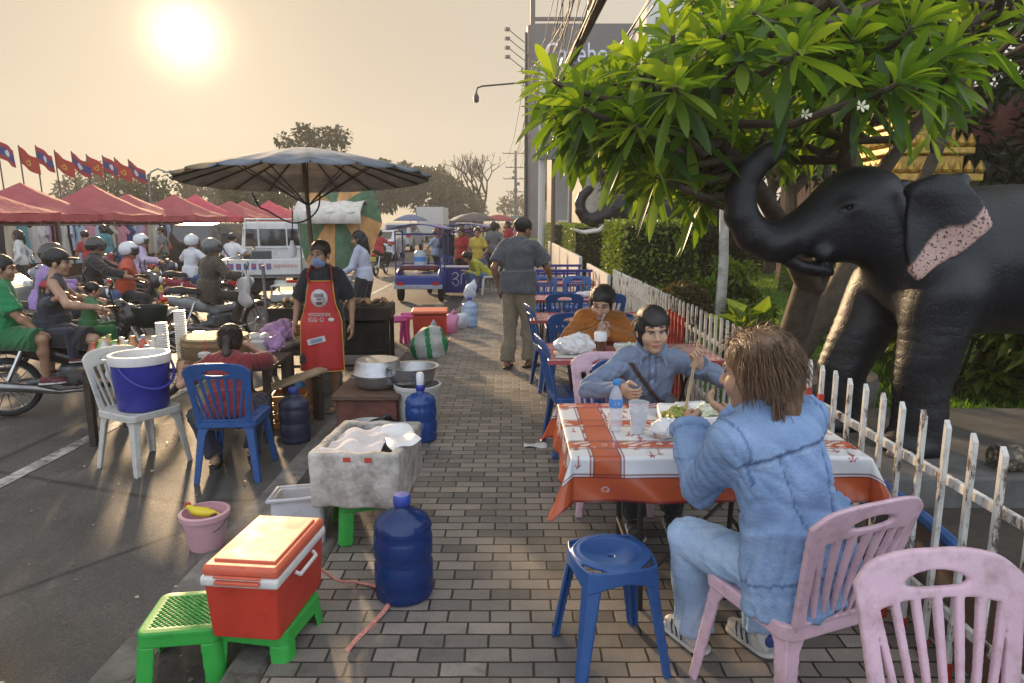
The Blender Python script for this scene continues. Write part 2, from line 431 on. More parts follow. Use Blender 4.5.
def creases(V, F, amp, seed, extra=None):
    """soft ridged cloth folds along the surface normal"""
    a, b, c, d = (V[F[:, i]] for i in range(4)); fn = np.cross(c - a, d - b); N = np.zeros_like(V)
    for i in range(4): np.add.at(N, F[:, i], fn)
    N /= np.linalg.norm(N, axis=1)[:, None] + 1e-12; r = np.random.default_rng(seed); D = np.zeros(len(V))
    for i in range(7):
        k = U(r.normal(size=3) * P3(1, 1, .7)) * r.uniform(30, 75); k2 = r.normal(size=3) * 9; k3 = r.normal(size=3) * 6; x = V @ k + 1.6 * np.sin(V @ k2 + r.uniform(0, 6)); D += (1 - np.abs(np.sin(x))) ** 2.5 * np.clip(np.sin(V @ k3 + r.uniform(0, 6)) * 1.2, 0, 1) * r.choice([-1, 1])
    D = D * amp if extra is None or extra is False else D * amp + extra
    return V + N * D[:, None]
_cache = {}
def cached(key, f):
    if key not in _cache: _cache[key] = f()
    return _cache[key]
def frame_for(head):
    yaw, pitch, roll = head
    return rotm(0, 0, yaw) @ rotm(-pitch, 0, 0) @ rotm(0, roll, 0)
def strip_hair(V0, D, L, w, seed, droop, n=6, curlj=.25):
    """locks of hair as slim tapering ribbons"""
    r = np.random.default_rng(seed); V = []; F = []
    for p, d in zip(V0, D):
        d = U(d + r.normal(size=3) * curlj); l = L * r.uniform(.6, 1.2); sd = U(np.cross(d, r.normal(size=3))); q = np.array(p); b = len(V)
        for i in range(n + 1):
            ww = w * (1 - (i / n) ** 1.5) + .0004; V += [q - sd * ww, q + sd * ww, q + U(np.cross(d, sd)) * ww * .7]
            d = U(d + P3(0, 0, -droop / n) + r.normal(size=3) * .05); q = q + d * l / n
        for i in range(n):
            for a, c in ((0, 1), (1, 2), (2, 0)): F.append((b + i * 3 + a, b + i * 3 + c, b + i * 3 + 3 + c, b + i * 3 + 3 + a))
    return np.array(V), F
SKIN = dict(a=(.40, .235, .155), b=(.33, .18, .11), c=(.26, .135, .08), d=(.45, .28, .19))
def skinm(k): return mat('skin_' + k, SKIN[k], .5, var=.16, scale=14, bump=.12, bscale=260)
def hairm(n, c): 
    return mat('hair_' + n, c, .42, var=.5, scale=60, bump=.8, bscale=180, spec=.5, stretch=(1, 1, .12))
def figure(label, loc, rz, J, look, res=.012, group=None, sc=1.0, hres=None, name='person'):
    L = dict(skin='b', shirt=None, sleeve=.5, pants=None, plen=1, shoes=None, hair='short', hm=None, fem=True, hem=.06, ease=.014, pease=.018, wr=.005, bare=False, curl=(.35, .35), neck=True, skirt=False, mid=1.0)
    L.update(look); root = thing(name, label, 'person', loc, rz, group); hres = hres or res * .5
    sk = skinm(L['skin']); hm = L['hm'] or hairm('black', (.012, .010, .010)); X = Matrix.Scale(sc, 4)
    bm_ = [sk, mat('lip', (.36, .15, .12), .45, var=.08), mat('brow', (.03, .022, .018), .7), mat('eye_white', (.44, .40, .37), .25, var=.02), mat('iris', (.012, .008, .006), .12, var=.1)]
    fr = np.stack([J['r'], J['f'], J['up']], 1); w = .93 if L['fem'] else 1.03; wm = w * L['mid']
    lr = np.stack([U(J['r'] * P3(1, 1, 0)), U(np.cross(J['lup'], U(J['r'] * P3(1, 1, 0)))), J['lup']], 1)
    hf = frame_for(J['head']); hr_ = fr @ hf if L.get('headrel') else hf
    hc = J['N'] + J['up'] * .03 + hr_[:, 2] * .105 + hr_[:, 1] * .022
    def torso(s, e, m=0):
        s.ell(J['N'] - J['up'] * .145 + J['f'] * -.005, (.155 * w + e, .105 * w + e, .165 + e), fr, m)
        if L['fem']: s.ell(J['N'] - J['up'] * .2 + J['f'] * .05, (.125 + e, .07 + e, .075 + e), fr, m)
        s.ell(J['M'] + J['up'] * .01, (.136 * wm + e, .098 * wm + e, .15 + e), fr, m)
        s.ell(J['P'] + J['lup'] * .01, (.158 * wm + e, .115 * wm + e, .125 + e), lr, m)
        for n in 'LR': s.cap(J['S' + n] * .82 + J['N'] * .18 - J['up'] * .012, J['N'] + J['up'] * .0, .046 * w + e * .7, .05 + e * .5, m)
    # --- body: one skin
    s = SDF(.03); torso(s, 0)
    s.cap(J['N'] - J['up'] * .02, hc - hr_[:, 2] * .06 - hr_[:, 1] * .02, .054 * w, .05 * w)
    for n in 'LR':
        s.cap(J['S' + n], J['E' + n], .045 * w, .037 * w); s.cap(J['E' + n], J['W' + n], .0375 * w, .025 * w, k=.012)
        s.ell(J['E' + n] * .72 + J['W' + n] * .28, .0385 * w, k=.02)
        s.cap(J['H' + n], J['K' + n], .078 * w, .05 * w); s.cap(J['K' + n], J['A' + n], .05 * w, .034 * w, k=.012)
        calf = J['K' + n] * .68 + J['A' + n] * .32; back = U(np.cross(J['A' + n] - J['K' + n], J['r'])); s.ell(calf - back * .012 * (1 if back[1] > 0 else -1),   .051 * w, k=.03)
    parts = []; V, F, MI = s.mesh(res); parts.append((V, F, MI))
    for n, sg in (('L', -1), ('R', 1)):
        t = J['toe' + n]; d = P3(-math.sin(t), math.cos(t), 0)
        if res < .016:
            c = L['curl'][0 if n == 'L' else 1]; th = .8 if c > .6 else .4
            hv, hfc, hm_ = cached(('hand', c, hres), lambda: hand_sdf(c, th).mesh(max(hres * .8, .004)))
            fd, td = J['hf' + n]; x = U(fd); y = np.array(td, float); y = U(y - (y @ x) * x); z = np.cross(x, y) * (1 if n == 'R' else -1)
            parts.append((hv @ np.stack([x, y, z], 1).T * (.97 if L['fem'] else 1.05) + J['W' + n], hfc if n == 'R' else hfc[:, ::-1], hm_))
        else:
            s2 = SDF(.02); x = U(J['hf' + n][0]); s2.cap(J['W' + n], J['W' + n] + x * .07, .028, .034); s2.cap(J['W' + n] + x * .08, J['W' + n] + x * .14, .022, .016)
            parts.append(s2.mesh(res * .7))
        if L['shoes'] is None or L.get('sandal'):
            s2 = SDF(.02); a = J['A' + n]; s2.ell(a + d * -.02 + P3(0, 0, -.035), (.034, .04, .035)); s2.cap(a + d * .02 + P3(0, 0, -.035), a + d * .13 + P3(0, 0, -.055), .034, .022); s2.cap(a, a + P3(0, 0, -.03), .035, .035)
            parts.append(s2.mesh(res))
    hv, hfc, hmi = cached(('head', hres if hres < .012 else .012), lambda: head_sdf().mesh(min(hres, .012)))
    parts.append((hv @ hr_.T * 1.06 + hc, hfc, hmi))
    V = np.concatenate([p[0] for p in parts]); off = np.cumsum([0] + [len(p[0]) for p in parts])
    F = np.concatenate([p[1] + o for p, o in zip(parts, off)]); MI = np.concatenate([p[2] for p in parts])
    mesh_obj('body', V * sc, F, bm_, root, MI)
    def put(s, nm, m, rs=None, wob=None, cols=None):
        V, F, MI = s.mesh(rs or res)
        if len(V) == 0: return
        if wob: V = wobble(V, *wob)
        if L.get('folds'): V = creases(V, F, L['folds'], len(nm), L.get('step') and nm == 'shirt' and L['step'](V, J))
        return mesh_obj(nm, V * sc, F, m, root, MI, cols=cols(V, J) if cols else None)
    e = L['ease']
    if L['shirt']:
        s = SDF(.025); torso(s, e)
        c0 = J['P']; ra, rb = .166 * wm + e, .124 * wm + e; he = L['hem'] + .02
        def tubef(P):
            q = (P - c0) @ lr; rr = np.sqrt((q[:, 0] / ra) ** 2 + (q[:, 1] / rb) ** 2); return np.maximum((rr - 1 - .10 * np.maximum(-q[:, 2], 0)) * rb, np.maximum(q[:, 2] - .16, -q[:, 2] - he))
        s.fn(tubef, c0 - .27, c0 + .27, k=.05)
        if L['sleeve'] > 0:
            for n in 'LR':
                a = J['S' + n]; b = J['E' + n]; c = J['W' + n]
                if L['sleeve'] < 1:
                    q = a + (b - a) * L['sleeve'] * 1.25; s.cap(a, q, .050 * w + e * .9, .046 * w + e * 1.6, ends=(0, 1), k=.04)
                else:
                    q = b + (c - b) * min(1, L['sleeve'] - .06); s.cap(a, b, .049 * w + e * .9, .041 * w + e * .85, k=.04); s.cap(b, q, .041 * w + e * .85, .030 * w + e * .9, ends=(0, 1), k=.012)
                    if L.get('cuff'): s.cap(q - (c - b) * .1, q + (c - b) * .02, .04 * w + e, .04 * w + e, ends=(1, 1), k=.004)
        if L.get('collar'):
            nn = J['N'] + J['up'] * .03
            for k in range(12):
                a0, a1 = (R(20 + 320 * k / 12 + 90), R(20 + 320 * (k + 1) / 12 + 90)); g = lambda a, h=0: nn + J['r'] * math.cos(a) * (.068 + h) + J['f'] * (math.sin(a) * (.066 + h) + .006) + J['up'] * (.012 - .03 * math.sin(a))
                s.cap(g(a0), g(a1), .016, .016, k=.012)
            for sg in (-1, 1): s.cap(nn + J['r'] * sg * .05 + J['f'] * .062 - J['up'] * .01, nn + J['r'] * sg * .075 + J['f'] * .105 - J['up'] * .065, .016, .008, k=.008)
        elif L['neck']: s.cap(J['N'] - J['up'] * .03, J['N'] + J['up'] * .045 + J['f'] * .004, .062 * w + e * .5, .06 * w, ends=(0, 1), k=.02)
        pl = J['P'] - J['lup'] * L['hem']; lu = J['lup']; s.cut.append(lambda P: -((P - pl) @ lu))
        put(s, 'shirt', L['shirt'], None, (L['wr'], 28, 3), L.get('shirtcol'))
    if L['pants']:
        s = SDF(.03); pe = L['pease']
        s.ell(J['P'] - J['lup'] * .0, (.155 * wm + pe * .5, .113 * wm + pe * .5, .12), lr)
        for n in 'LR':
            H, K, A = J['H' + n], J['K' + n], J['A' + n]
            if L['plen'] >= 1:
                s.cap(H, K, .082 * w + pe * .7, .054 * w + pe, k=.03); s.cap(K, K + (A - K) * (L['plen'] - .02), .054 * w + pe * .9, .046 * w + pe * 1.1, ends=(0, 1), k=.008)
            else: s.cap(H, H + (K - H) * L['plen'], .084 * w + pe, .07 * w + pe * 1.1, ends=(0, 1), k=.03)
        put(s, 'trousers' if L['plen'] > .95 else 'shorts', L['pants'], None, (L['wr'] * 1.1, 22, 5), L.get('pantcol'))
    if L['shoes']:
        for n in 'LR':
            t = J['toe' + n]; a = J['A' + n]; d = P3(-math.sin(t), math.cos(t), 0); sd = P3(d[1], -d[0], 0); s = SDF(.02); rs = min(res, .012)
            if L.get('sandal'):
                s.cap(a + d * -.05 + P3(0, 0, -.068), a + d * .15 + P3(0, 0, -.068), .04, .042, k=.01); fz = a[2] - .055; s.cut.append(lambda P: P[:, 2] - fz); s2 = SDF(.01)
                s2.cap(a + d * .06 + sd * .045 + P3(0, 0, -.06), a + d * .08 + P3(0, 0, -.018), .012); s2.cap(a + d * .08 + P3(0, 0, -.018), a + d * .06 - sd * .045 + P3(0, 0, -.06), .012)
                sh = put(s, 'sandal', L['shoes'], rs); V, F, MI = s2.mesh(.006); mesh_obj('strap', V * sc, F, L['shoes'], sh, MI)
            else:
                s.ell(a + d * -.012 + P3(0, 0, -.03), (.042, .052, .05), rotm(0, 0, t)); s.ell(a + d * .085 + P3(0, 0, -.048), (.046, .09, .034), rotm(0, 0, t)); fz = a[2] - .074; s.cut.append(lambda P: fz - P[:, 2])
                sh = put(s, 'shoe', L['shoes'], rs)
                s2 = SDF(.01); s2.cap(a + d * -.03 + P3(0, 0, -.066), a + d * .12 + P3(0, 0, -.066), .046, .05); g0 = a[2] - .058; g1 = a[2] - .076
                s2.cut += [lambda P: P[:, 2] - g0, lambda P: g1 - P[:, 2]]; V, F, MI = s2.mesh(rs); mesh_obj('sole', V * sc, F, L.get('sole') or mat('sole_white', (.6, .58, .55), .7, dirt=.4), sh, MI)
    # --- hair, hats (head space)
    def hp(s, nm, m, rs=None, wob=None, par=None):
        V, F, MI = s.mesh(rs or max(hres * 1.1, .005))
        if len(V) == 0: return
        if wob: V = wobble(V, *wob)
        return mesh_obj(nm, (V @ hr_.T * 1.06 + hc) * sc, F, m, par or root, MI)
    h = L['hair']
    if h and h not in ('helmet',):
        s = SDF(.02); s.ell((0, -.02, .045), (.087, .104, .092)); 
        if h in ('bob', 'long', 'pony', 'bun', 'fringe', 'mullet'): s.ell((0, -.032, -.012), (.089, .092, .092))
        if h == 'bun': s.ell((0, -.125, .0), (.045, .04, .045), k=.012)
        if h == 'pony':
            s.ell((0, -.105, -.01), .03); s.cap((0, -.115, -.01), (0.01, -.13, -.13), .034, .028); s.cap((0.01, -.13, -.13), (0, -.115, -.22), .028, .008)
        if h == 'long': s.cap((0, -.07, -.03), (0, -.085, -.22), .075, .05); s.cap((-.055, -.03, -.02), (-.065, -.04, -.2), .035, .02); s.cap((.055, -.03, -.02), (.065, -.04, -.2), .035, .02)
        if h == 'mullet': s.cap((0, -.085, -.04), (0, -.09, -.16), .062, .035); s.ell((0, -.03, .055), (.088, .1, .092))
        def facecut(P):
            x, y, z = P[:, 0], P[:, 1], P[:, 2]; line = .062 - (x / .07) ** 2 * .035
            if h == 'fringe': line = .03 - (x / .075) ** 2 * .07
            return np.minimum(y - .035 - np.maximum(z, 0) * .1, (line - z) * 1.0 + 0)
        s.cut.append(facecut)
        if h == 'short': s.cut.append(lambda P: (-.045 - P[:, 1] * .15) - P[:, 2])
        ho = hp(s, 'hair', hm, None, (.003, 60, 2))
        if L.get('strands'):
            cnt, ln, wd, dr, *mode = L['strands']; rr = np.random.default_rng(5); P_ = rr.normal(size=(cnt, 3)); P_ = P_ / np.linalg.norm(P_, axis=1)[:, None]; P_ = P_[(P_[:, 1] < .35) | (P_[:, 2] > .55)]
            P_ = P_[P_[:, 2] > -.75]; V0 = P_ * P3(.082, .096, .088) + P3(0, -.025, .035); D = P_ * P3(1, 1, 1) + P3(0, -.5, .1)
            if mode:
                lowz = -.02 if h == 'short' else -.5; kp = (P_[:, 2] > lowz) & (P_[:, 2] < .9) & ((P_[:, 1] < .2) | (P_[:, 2] > .6)); P_ = P_[kp]; V0 = V0[kp]; fl = np.tile(P3(0, 0, -1), (len(P_), 1)) if mode[0] == 1 else U(P3(0, -1, -.35))[None] + 0 * P_
                fl = fl + np.where((P_[:, 1] > .3)[:, None], P3(0, .9, 0), 0) * (1 if mode[0] == 1 else 0); fl = fl + np.where((P_[:, 2] > .75)[:, None], P_ * P3(3, 3 if mode[0] == 1 else 0, 0), 0); D = fl - (fl * P_).sum(1)[:, None] * P_ + P_ * .03; V0 = V0 + P_ * .003
            if h == 'mullet':
                q = rr.uniform(-1, 1, (900, 2)); V1 = np.stack([q[:, 0] * .075, -.075 - .03 * np.cos(q[:, 0] * 1.3), -.03 - .09 * np.abs(q[:, 1])], 1); V0 = np.concatenate([V0, V1]); D = np.concatenate([D, np.stack([q[:, 0] * .3, np.full(900, -.25), np.full(900, -1.)], 1)])
            V, F = strip_hair(V0, D, ln, wd, 3, dr, curlj=.12 if mode else .25); mesh_obj('hair_locks', (V @ hr_.T * 1.06 + hc) * sc, F, hm, ho)
    if h == 'cap' or L.get('cap'):
        m = L.get('cap') or mat('cap_black', (.02, .02, .022), .8); s = SDF(.01); s.ell((0, -.012, .05), (.092, .106, .085)); s.cut.append(lambda P: .04 - P[:, 2] - .1 * P[:, 1]); o = hp(s, 'cap', m)
        s = SDF(.01); s.ell((0, .105, .048), (.07, .07, .012)); hp(s, 'brim', m, .006, None, o)
    if h == 'helmet':
        m = L['helmet']; s = SDF(.01); s.ell((0, -.012, .035), (.122, .138, .125)); s.ell((0, .03, -.02), (.095, .14, .1), sub=True, k=.02); s.cut.append(lambda P: -.075 - P[:, 2] + .0 * P[:, 1]); s.cut.append(lambda P: np.minimum(P[:, 1] - .045, .035 - P[:, 2]))
        o = hp(s, 'helmet', m, max(hres, .007))
        if L.get('visor', True):
            s = SDF(.01); s.ell((0, .0, .03), (.127, .142, .125)); s.ell((0, .0, .03), (.121, .136, .122), sub=True, k=.001); s.cut += [lambda P: .03 - P[:, 1], lambda P: P[:, 2] - .07, lambda P: -.05 - P[:, 2]]
            hp(s, 'visor', glass('visor', (.02, .02, .022)), max(hres, .006), None, o)
    if L.get('mask'):
        s = SDF(.01); s.ell((0, .03, -.05), (.066, .074, .058)); s.ell((0, .094, -.03), (.02, .02, .03), k=.03); s.cut += [lambda P: .02 - P[:, 1], lambda P: P[:, 2] + .012 - .1 * P[:, 1] * 0]; hp(s, 'face_mask', L['mask'], None, (.002, 60, 1))
    root['_hc'] = [float(x) for x in hc * sc]
    return root
# ------------------------------------------------------------------ setting
KX, FX, PZ = -.95, 1.62, .12           # kerb edge, fence line, pavement height
def px(u, v, Y):
    """point seen at photo pixel (u, v) at distance Y down the street"""
    p = R(9.9); x = (u - 512) / 683; y = (341.5 - v) / 683; dy = math.cos(p) + y * math.sin(p); t = Y / dy
    return np.array((x * t, Y, 1.82 + (-math.sin(p) + y * math.cos(p)) * t))
def sheet(name, x0, y0, x1, y1, z, m, nx=1, ny=1):
    b = MB(); b.grid(lambda u, v: (x0 + (x1 - x0) * u, y0 + (y1 - y0) * v, z), nx, ny); o = b.build(name, m, smooth=False); o['kind'] = 'structure'; return o
def slab(name, x0, y0, x1, y1, z0, z1, m, bevel=.01):
    b = MB(); b.box(((x0 + x1) / 2, (y0 + y1) / 2, (z0 + z1) / 2), (x1 - x0, y1 - y0, z1 - z0)); o = b.build(name, m, bevel=bevel, smooth=False); o['kind'] = 'structure'; return o
def asphalt():
    t = NT('asphalt'); big = t.noise(.35, 5, .65); mid = t.noise(2.2, 6, .7); fine = t.noise(110, 2, .8); vor = t.n('ShaderNodeTexVoronoi'); vor.inputs['Scale'].default_value = 170; t.l(t.co.outputs['Object'], vor.inputs['Vector'])
    c = t.ramp(big, [(.3, (.060, .056, .055)), (.7, (.125, .116, .108))]); c = t.mix(.55, c, t.ramp(mid, [(.3, (.045, .043, .045)), (.72, (.14, .13, .12))]))
    c = t.mix(1.0, c, t.ramp(vor.outputs['Color'], [(.1, (.62,) * 3), (.9, (1.35, 1.3, 1.22))]), 'MULTIPLY')
    st = t.ramp(t.noise(.9, 6, .75), [(.60, (0, 0, 0)), (.68, (1, 1, 1))]); c = t.mix(t.math('MULTIPLY', st, .75), c, (.020, .019, .019)); du = t.ramp(t.noise(1.3, 7, .8, stretch=(1, .35, 1)), [(.56, (0, 0, 0)), (.66, (1, 1, 1))]); c = t.mix(t.math('MULTIPLY', du, .5), c, (.19, .17, .15))
    # cracks: thin ridges of a warped cell pattern
    wv = t.mix(.35, t.co.outputs['Object'], t.n('ShaderNodeTexNoise').outputs['Color']); cr = t.n('ShaderNodeTexVoronoi', feature='DISTANCE_TO_EDGE'); cr.inputs['Scale'].default_value = .55; t.l(wv, cr.inputs['Vector'])
    c = t.mix(t.math('MULTIPLY', t.ramp(cr.outputs['Distance'], [(0, (1, 1, 1)), (.012, (0, 0, 0))]), .75), c, (.015, .014, .014))
    return t.bsdf(c, t.math('ADD', t.math('MULTIPLY', mid, .3), .5), 0, .4, 0, t.math('ADD', fine, vor.outputs['Distance']), .5, .006)
def pavers():
    t = NT('pavers'); mp = t.n('ShaderNodeMapping'); t.l(t.co.outputs['Object'], mp.inputs[0])
    wob = t.n('ShaderNodeTexNoise'); wob.inputs['Scale'].default_value = 6; t.l(t.co.outputs['Object'], wob.inputs['Vector'])
    v = t.mix(.013, mp.outputs[0], wob.outputs['Color'], 'ADD')
    b = t.n('ShaderNodeTexBrick', offset=.5, squash=1.0); t.l(v, b.inputs['Vector']); b.inputs['Scale'].default_value = 1; b.inputs['Brick Width'].default_value = .182; b.inputs['Row Height'].default_value = .090
    b.inputs['Mortar Size'].default_value = .0055; b.inputs['Mortar Smooth'].default_value = .25; b.inputs['Bias'].default_value = 0
    b.inputs['Color1'].default_value = (.145, .135, .125, 1); b.inputs['Color2'].default_value = (.33, .295, .26, 1); b.inputs['Mortar'].default_value = (.030, .025, .021, 1)
    big = t.noise(.9, 6, .7); c = t.mix(1.0, b.outputs['Color'], t.ramp(big, [(.3, (.62, .62, .64)), (.7, (1.2, 1.15, 1.08))]), 'MULTIPLY')
    sand = t.ramp(t.noise(1.6, 7, .75), [(.55, (0, 0, 0)), (.68, (1, 1, 1))]); c = t.mix(t.math('MULTIPLY', sand, .45), c, (.26, .21, .165))
    dk = t.ramp(t.noise(2.6, 5, .7), [(.60, (0, 0, 0)), (.72, (1, 1, 1))]); c = t.mix(t.math('MULTIPLY', dk, .55), c, (.06, .052, .048))
    sp = t.noise(140, 3, .8); c = t.mix(1.0, c, t.ramp(sp, [(.25, (.72,) * 3), (.75, (1.22,) * 3)]), 'MULTIPLY')
    h = t.math('ADD', t.math('MULTIPLY', b.outputs['Fac'], -1.0), t.math('ADD', t.math('MULTIPLY', sp, .18), t.math('MULTIPLY', t.noise(9, 3), .5)))
    return t.bsdf(c, t.math('ADD', t.math('MULTIPLY', big, .3), .42), 0, .45, 0, h, .75, .008)
def kerbm():
    t = NT('kerb_concrete'); c = t.ramp(t.noise(1.8, 6, .7), [(.3, (.085, .075, .065)), (.6, (.20, .18, .155)), (.8, (.30, .27, .23))]); c = t.mix(t.math('MULTIPLY', t.ramp(t.noise(5, 6, .8), [(.5, (0, 0, 0)), (.62, (1, 1, 1))]), .7), c, (.05, .042, .036))
    return t.bsdf(c, .75, 0, .3, 0, t.noise(30, 6, .75), .9, .012)
sheet('ground', -450, -40, 450, 1400, 0, asphalt())
slab('pavement', KX, -6, 9.9, 190, -.05, PZ, pavers(), .012)
km = kerbm(); slab('kerb', KX - .17, -6, KX - .003, 190, -.05, PZ - .012, km, .03)
sheet('gutter', -1.52, -6, KX - .165, 190, .004, mat('gutter_dirt', (.050, .044, .039), .8, var=.5, scale=6, bump=.8, bscale=25, dirt=.5, dcol=(.12, .10, .08), dscale=9))
sheet('gutter_edge', -1.70, -6, -1.52, 190, .006, mat('gutter_concrete', (.19, .175, .155), .8, var=.35, scale=5, bump=.6, bscale=40, dirt=.6, dcol=(.06, .055, .05), dscale=4))
def paint():
    t = NT('road_paint'); w = t.ramp(t.noise(4, 7, .8), [(.40, (.1, .095, .09)), (.56, (.50, .48, .45))]); return t.bsdf(w, .6, 0, .3, 0, t.noise(90), .3, .004)
pm = paint(); sheet('lane_line', -3.67, 1.5, -3.55, 60, .005, pm); sheet('far_lane_line', -8.3, 8, -8.18, 120, .005, pm)
slab('lawn', 1.9, 5.6, 60, 150, .0, PZ + .05, mat('grass_soil', (.075, .13, .025), .9, var=.5, scale=3, bump=.8, bscale=30), .02)
slab('garden_bed', 1.75, -4, 40, 5.6, .0, PZ + .02, mat('garden_soil', (.05, .04, .03), .9, var=.4, scale=4, bump=.8, bscale=20), .01)

# ---- leaf clouds
def leaf_mesh(P, D, L, Wd, r, nseg=2, droop=.25):
    """many leaves: P base points, D directions, L lengths; each a folded lance shape"""
    n = len(P); D = D / np.linalg.norm(D, axis=1)[:, None]; sd = np.cross(D, r.normal(size=(n, 3)) * .35 + P3(0, 0, 1)); sd /= np.linalg.norm(sd, axis=1)[:, None] + 1e-9; up = np.cross(sd, D)
    prof = {2: [(0, .25), (.45, 1), (1, .05)], 4: [(0, .18), (.22, .62), (.5, 1), (.78, .78), (1, .04)], 6: [(0, .10), (.12, .32), (.32, .76), (.55, 1), (.75, .88), (.9, .5), (1, .03)]}[nseg]
    V = []; k = len(prof); dr = droop * r.uniform(.3, 1.5, n)
    for t, w in prof:
        c = P + D * (L * t)[:, None] - P3(0, 0, 1)[None] * (L * dr * t * t)[:, None] ; ww = (L * Wd * w)[:, None] if np.ndim(Wd) else (L * Wd * w)[:, None]
        V += [c - sd * ww + up * ww * .28, c, c + sd * ww + up * ww * .28]
    V = np.stack(V, 1).reshape(-1, 3); F = []; b = np.arange(n)[:, None] * (3 * k); q = []
    for i in range(k - 1):
        for a in (0, 1): q.append(np.concatenate([b + i * 3 + a, b + i * 3 + a + 1, b + i * 3 + 4 + a, b + i * 3 + 3 + a], 1))
    F = np.stack(q, 1).reshape(-1, 4); tone = np.repeat(r.uniform(0, 1, n), 2 * (k - 1)); return V, F, tone
def crown_points(r, c, rad, nclump, nleaf, shell=.75):
    """leaf spots gathered in clumps inside an uneven ellipsoid"""
    C = r.normal(size=(nclump, 3)); C /= np.linalg.norm(C, axis=1)[:, None]; C *= r.uniform(.35, 1, (nclump, 1)) ** .6; C = C * rad * .8 + c
    cr = r.uniform(.22, .42, nclump) * np.mean(rad); i = r.integers(0, nclump, nleaf); q = r.normal(size=(nleaf, 3)); q /= np.linalg.norm(q, axis=1)[:, None]; q *= (r.uniform(shell ** 3, 1, (nleaf, 1)) ** (1 / 3)) * r.uniform(.6, 1.1, (nleaf, 1))
    return C, C[i] + q * cr[i][:, None] * P3(1, 1, .8), q
BARK = lambda: mat('bark', (.11, .085, .062), .85, var=.45, scale=9, bump=.9, bscale=22, stretch=(1, 1, .3))
def tree(name, label, loc, h, rad, lm, nleaf=1500, ls=.3, nclump=14, trunk=.16, seed=1, group=None, ch=None, bark=None):
    r = np.random.default_rng(seed); t = thing(name, label, 'tree', loc, 0, group); rad = np.array(rad, float); c = P3(0, 0, ch or h - rad[2] * .9)
    Cc, P, q = crown_points(r, c, rad, nclump, nleaf); D = q + r.normal(size=q.shape) * .6
    V, F, tone = leaf_mesh(P, D, r.uniform(.6, 1.2, nleaf) * ls, .3, r)
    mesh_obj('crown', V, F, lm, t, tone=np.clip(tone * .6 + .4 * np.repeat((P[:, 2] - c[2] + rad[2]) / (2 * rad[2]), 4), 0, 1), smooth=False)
    b = MB(); fk = c[2] - rad[2] * .6; b.tube([(0, 0, -.1), (.05 * h * .2, 0, fk * .5), (0, 0, fk)], [trunk * 1.25, trunk, trunk * .8], 8)
    for k in Cc[:10]: m = P3(0, 0, fk) * .5 + k * .5 + P3(0, 0, .1 * h * .3); b.tube([(0, 0, fk * .93), tuple(m), tuple(k)], [trunk * .55, trunk * .35, trunk * .12], 6)
    b.build('trunk', bark or BARK(), t); return t
LG = leafmat('leaf_far', (.012, .024, .009), (.026, .042, .014), (.055, .070, .025), .2)
LD = leafmat('leaf_dark', (.008, .016, .007), (.016, .032, .011), (.038, .062, .018), .25)
LH = leafmat('leaf_hedge', (.05, .10, .018), (.11, .18, .03), (.20, .27, .05), .35)
LB = leafmat('leaf_bright', (.05, .10, .015), (.09, .17, .025), (.16, .24, .05), .45)
LP = leafmat('leaf_plumeria', (.030, .075, .014), (.095, .185, .026), (.24, .33, .045), .52, .34, scale=1.2)
LBR = leafmat('leaf_brownish', (.04, .035, .015), (.07, .06, .025), (.11, .09, .04), .3)
# ---- far trees on the market side and down the road
far = [(-22, 60, 6.2, (5, 3, 2.2), 'low spreading tree behind the flag poles at the left', 1300), (-33, 62, 6.4, (4.5, 3, 2.0), 'small tree between the second and fourth flag pole', 1100), (-19.5, 70, 11.2, (4.0, 4, 2.0), 'tall tree whose flat crown shows above the big umbrella', 1600),
       (-29, 95, 9.5, (7, 5, 3.2), 'broad hazy tree left of the umbrella pole beyond the tents', 3200), (-21, 105, 11.5, (8, 5, 4.2), 'large rounded tree behind the white sedan', 4200), (-14.5, 112, 10.2, (7.5, 5, 4.0), 'dense dark tree right of the umbrella rim', 4200), (-9.5, 125, 7.6, (6, 5, 3.4), 'lower hazy tree just left of the bare tree', 3000), (-40, 100, 9, (8, 5, 3.2), 'wide tree behind the brightest pink tents', 3000),
       (1.5, 170, 8.5, (6, 5, 3.4), 'distant tree at the vanishing point of the road', 900), (5.2, 62, 6.6, (1.9, 3, 2.4), 'bright green bushy tree beside the white utility pole', 1400), (-62, 105, 10, (10, 5, 3.5), 'hazy tree at the far left edge behind the flags', 1300)]
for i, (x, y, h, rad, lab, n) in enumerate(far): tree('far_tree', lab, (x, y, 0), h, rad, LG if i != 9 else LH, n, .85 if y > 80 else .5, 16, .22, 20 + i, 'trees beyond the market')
def bare_tree(loc, h, seed):
    r = random.Random(seed); t = thing('bare_tree', 'leafless tree with forked branches against the orange sky', 'tree', loc); b = MB(); tw = MB()
    def grow(p, d, l, rad, k):
        q = p + d * l; m = (p + q) / 2 + Vector((r.uniform(-1, 1), 0, r.uniform(-.3, .3))) * l * .06
        (b if k > 2 else tw).tube([p, m, q], [rad, rad * .85, rad * .7], 6 if k > 2 else 4)
        if k == 0: return
        for _ in range(2 if k < 4 else 3):
            n = (d + Vector((r.uniform(-.8, .8), r.uniform(-.6, .6), r.uniform(-.15, .45)))).normalized(); grow(q, n, l * r.uniform(.62, .85), rad * .66, k - 1)
    grow(Vector((0, 0, 0)), Vector((.02, 0, 1)), h * .3, .26, 6); b.build('trunk', BARK(), t); tw.build('twigs', BARK(), t)
bare_tree((-3.2, 74, 0), 9.6, 4)

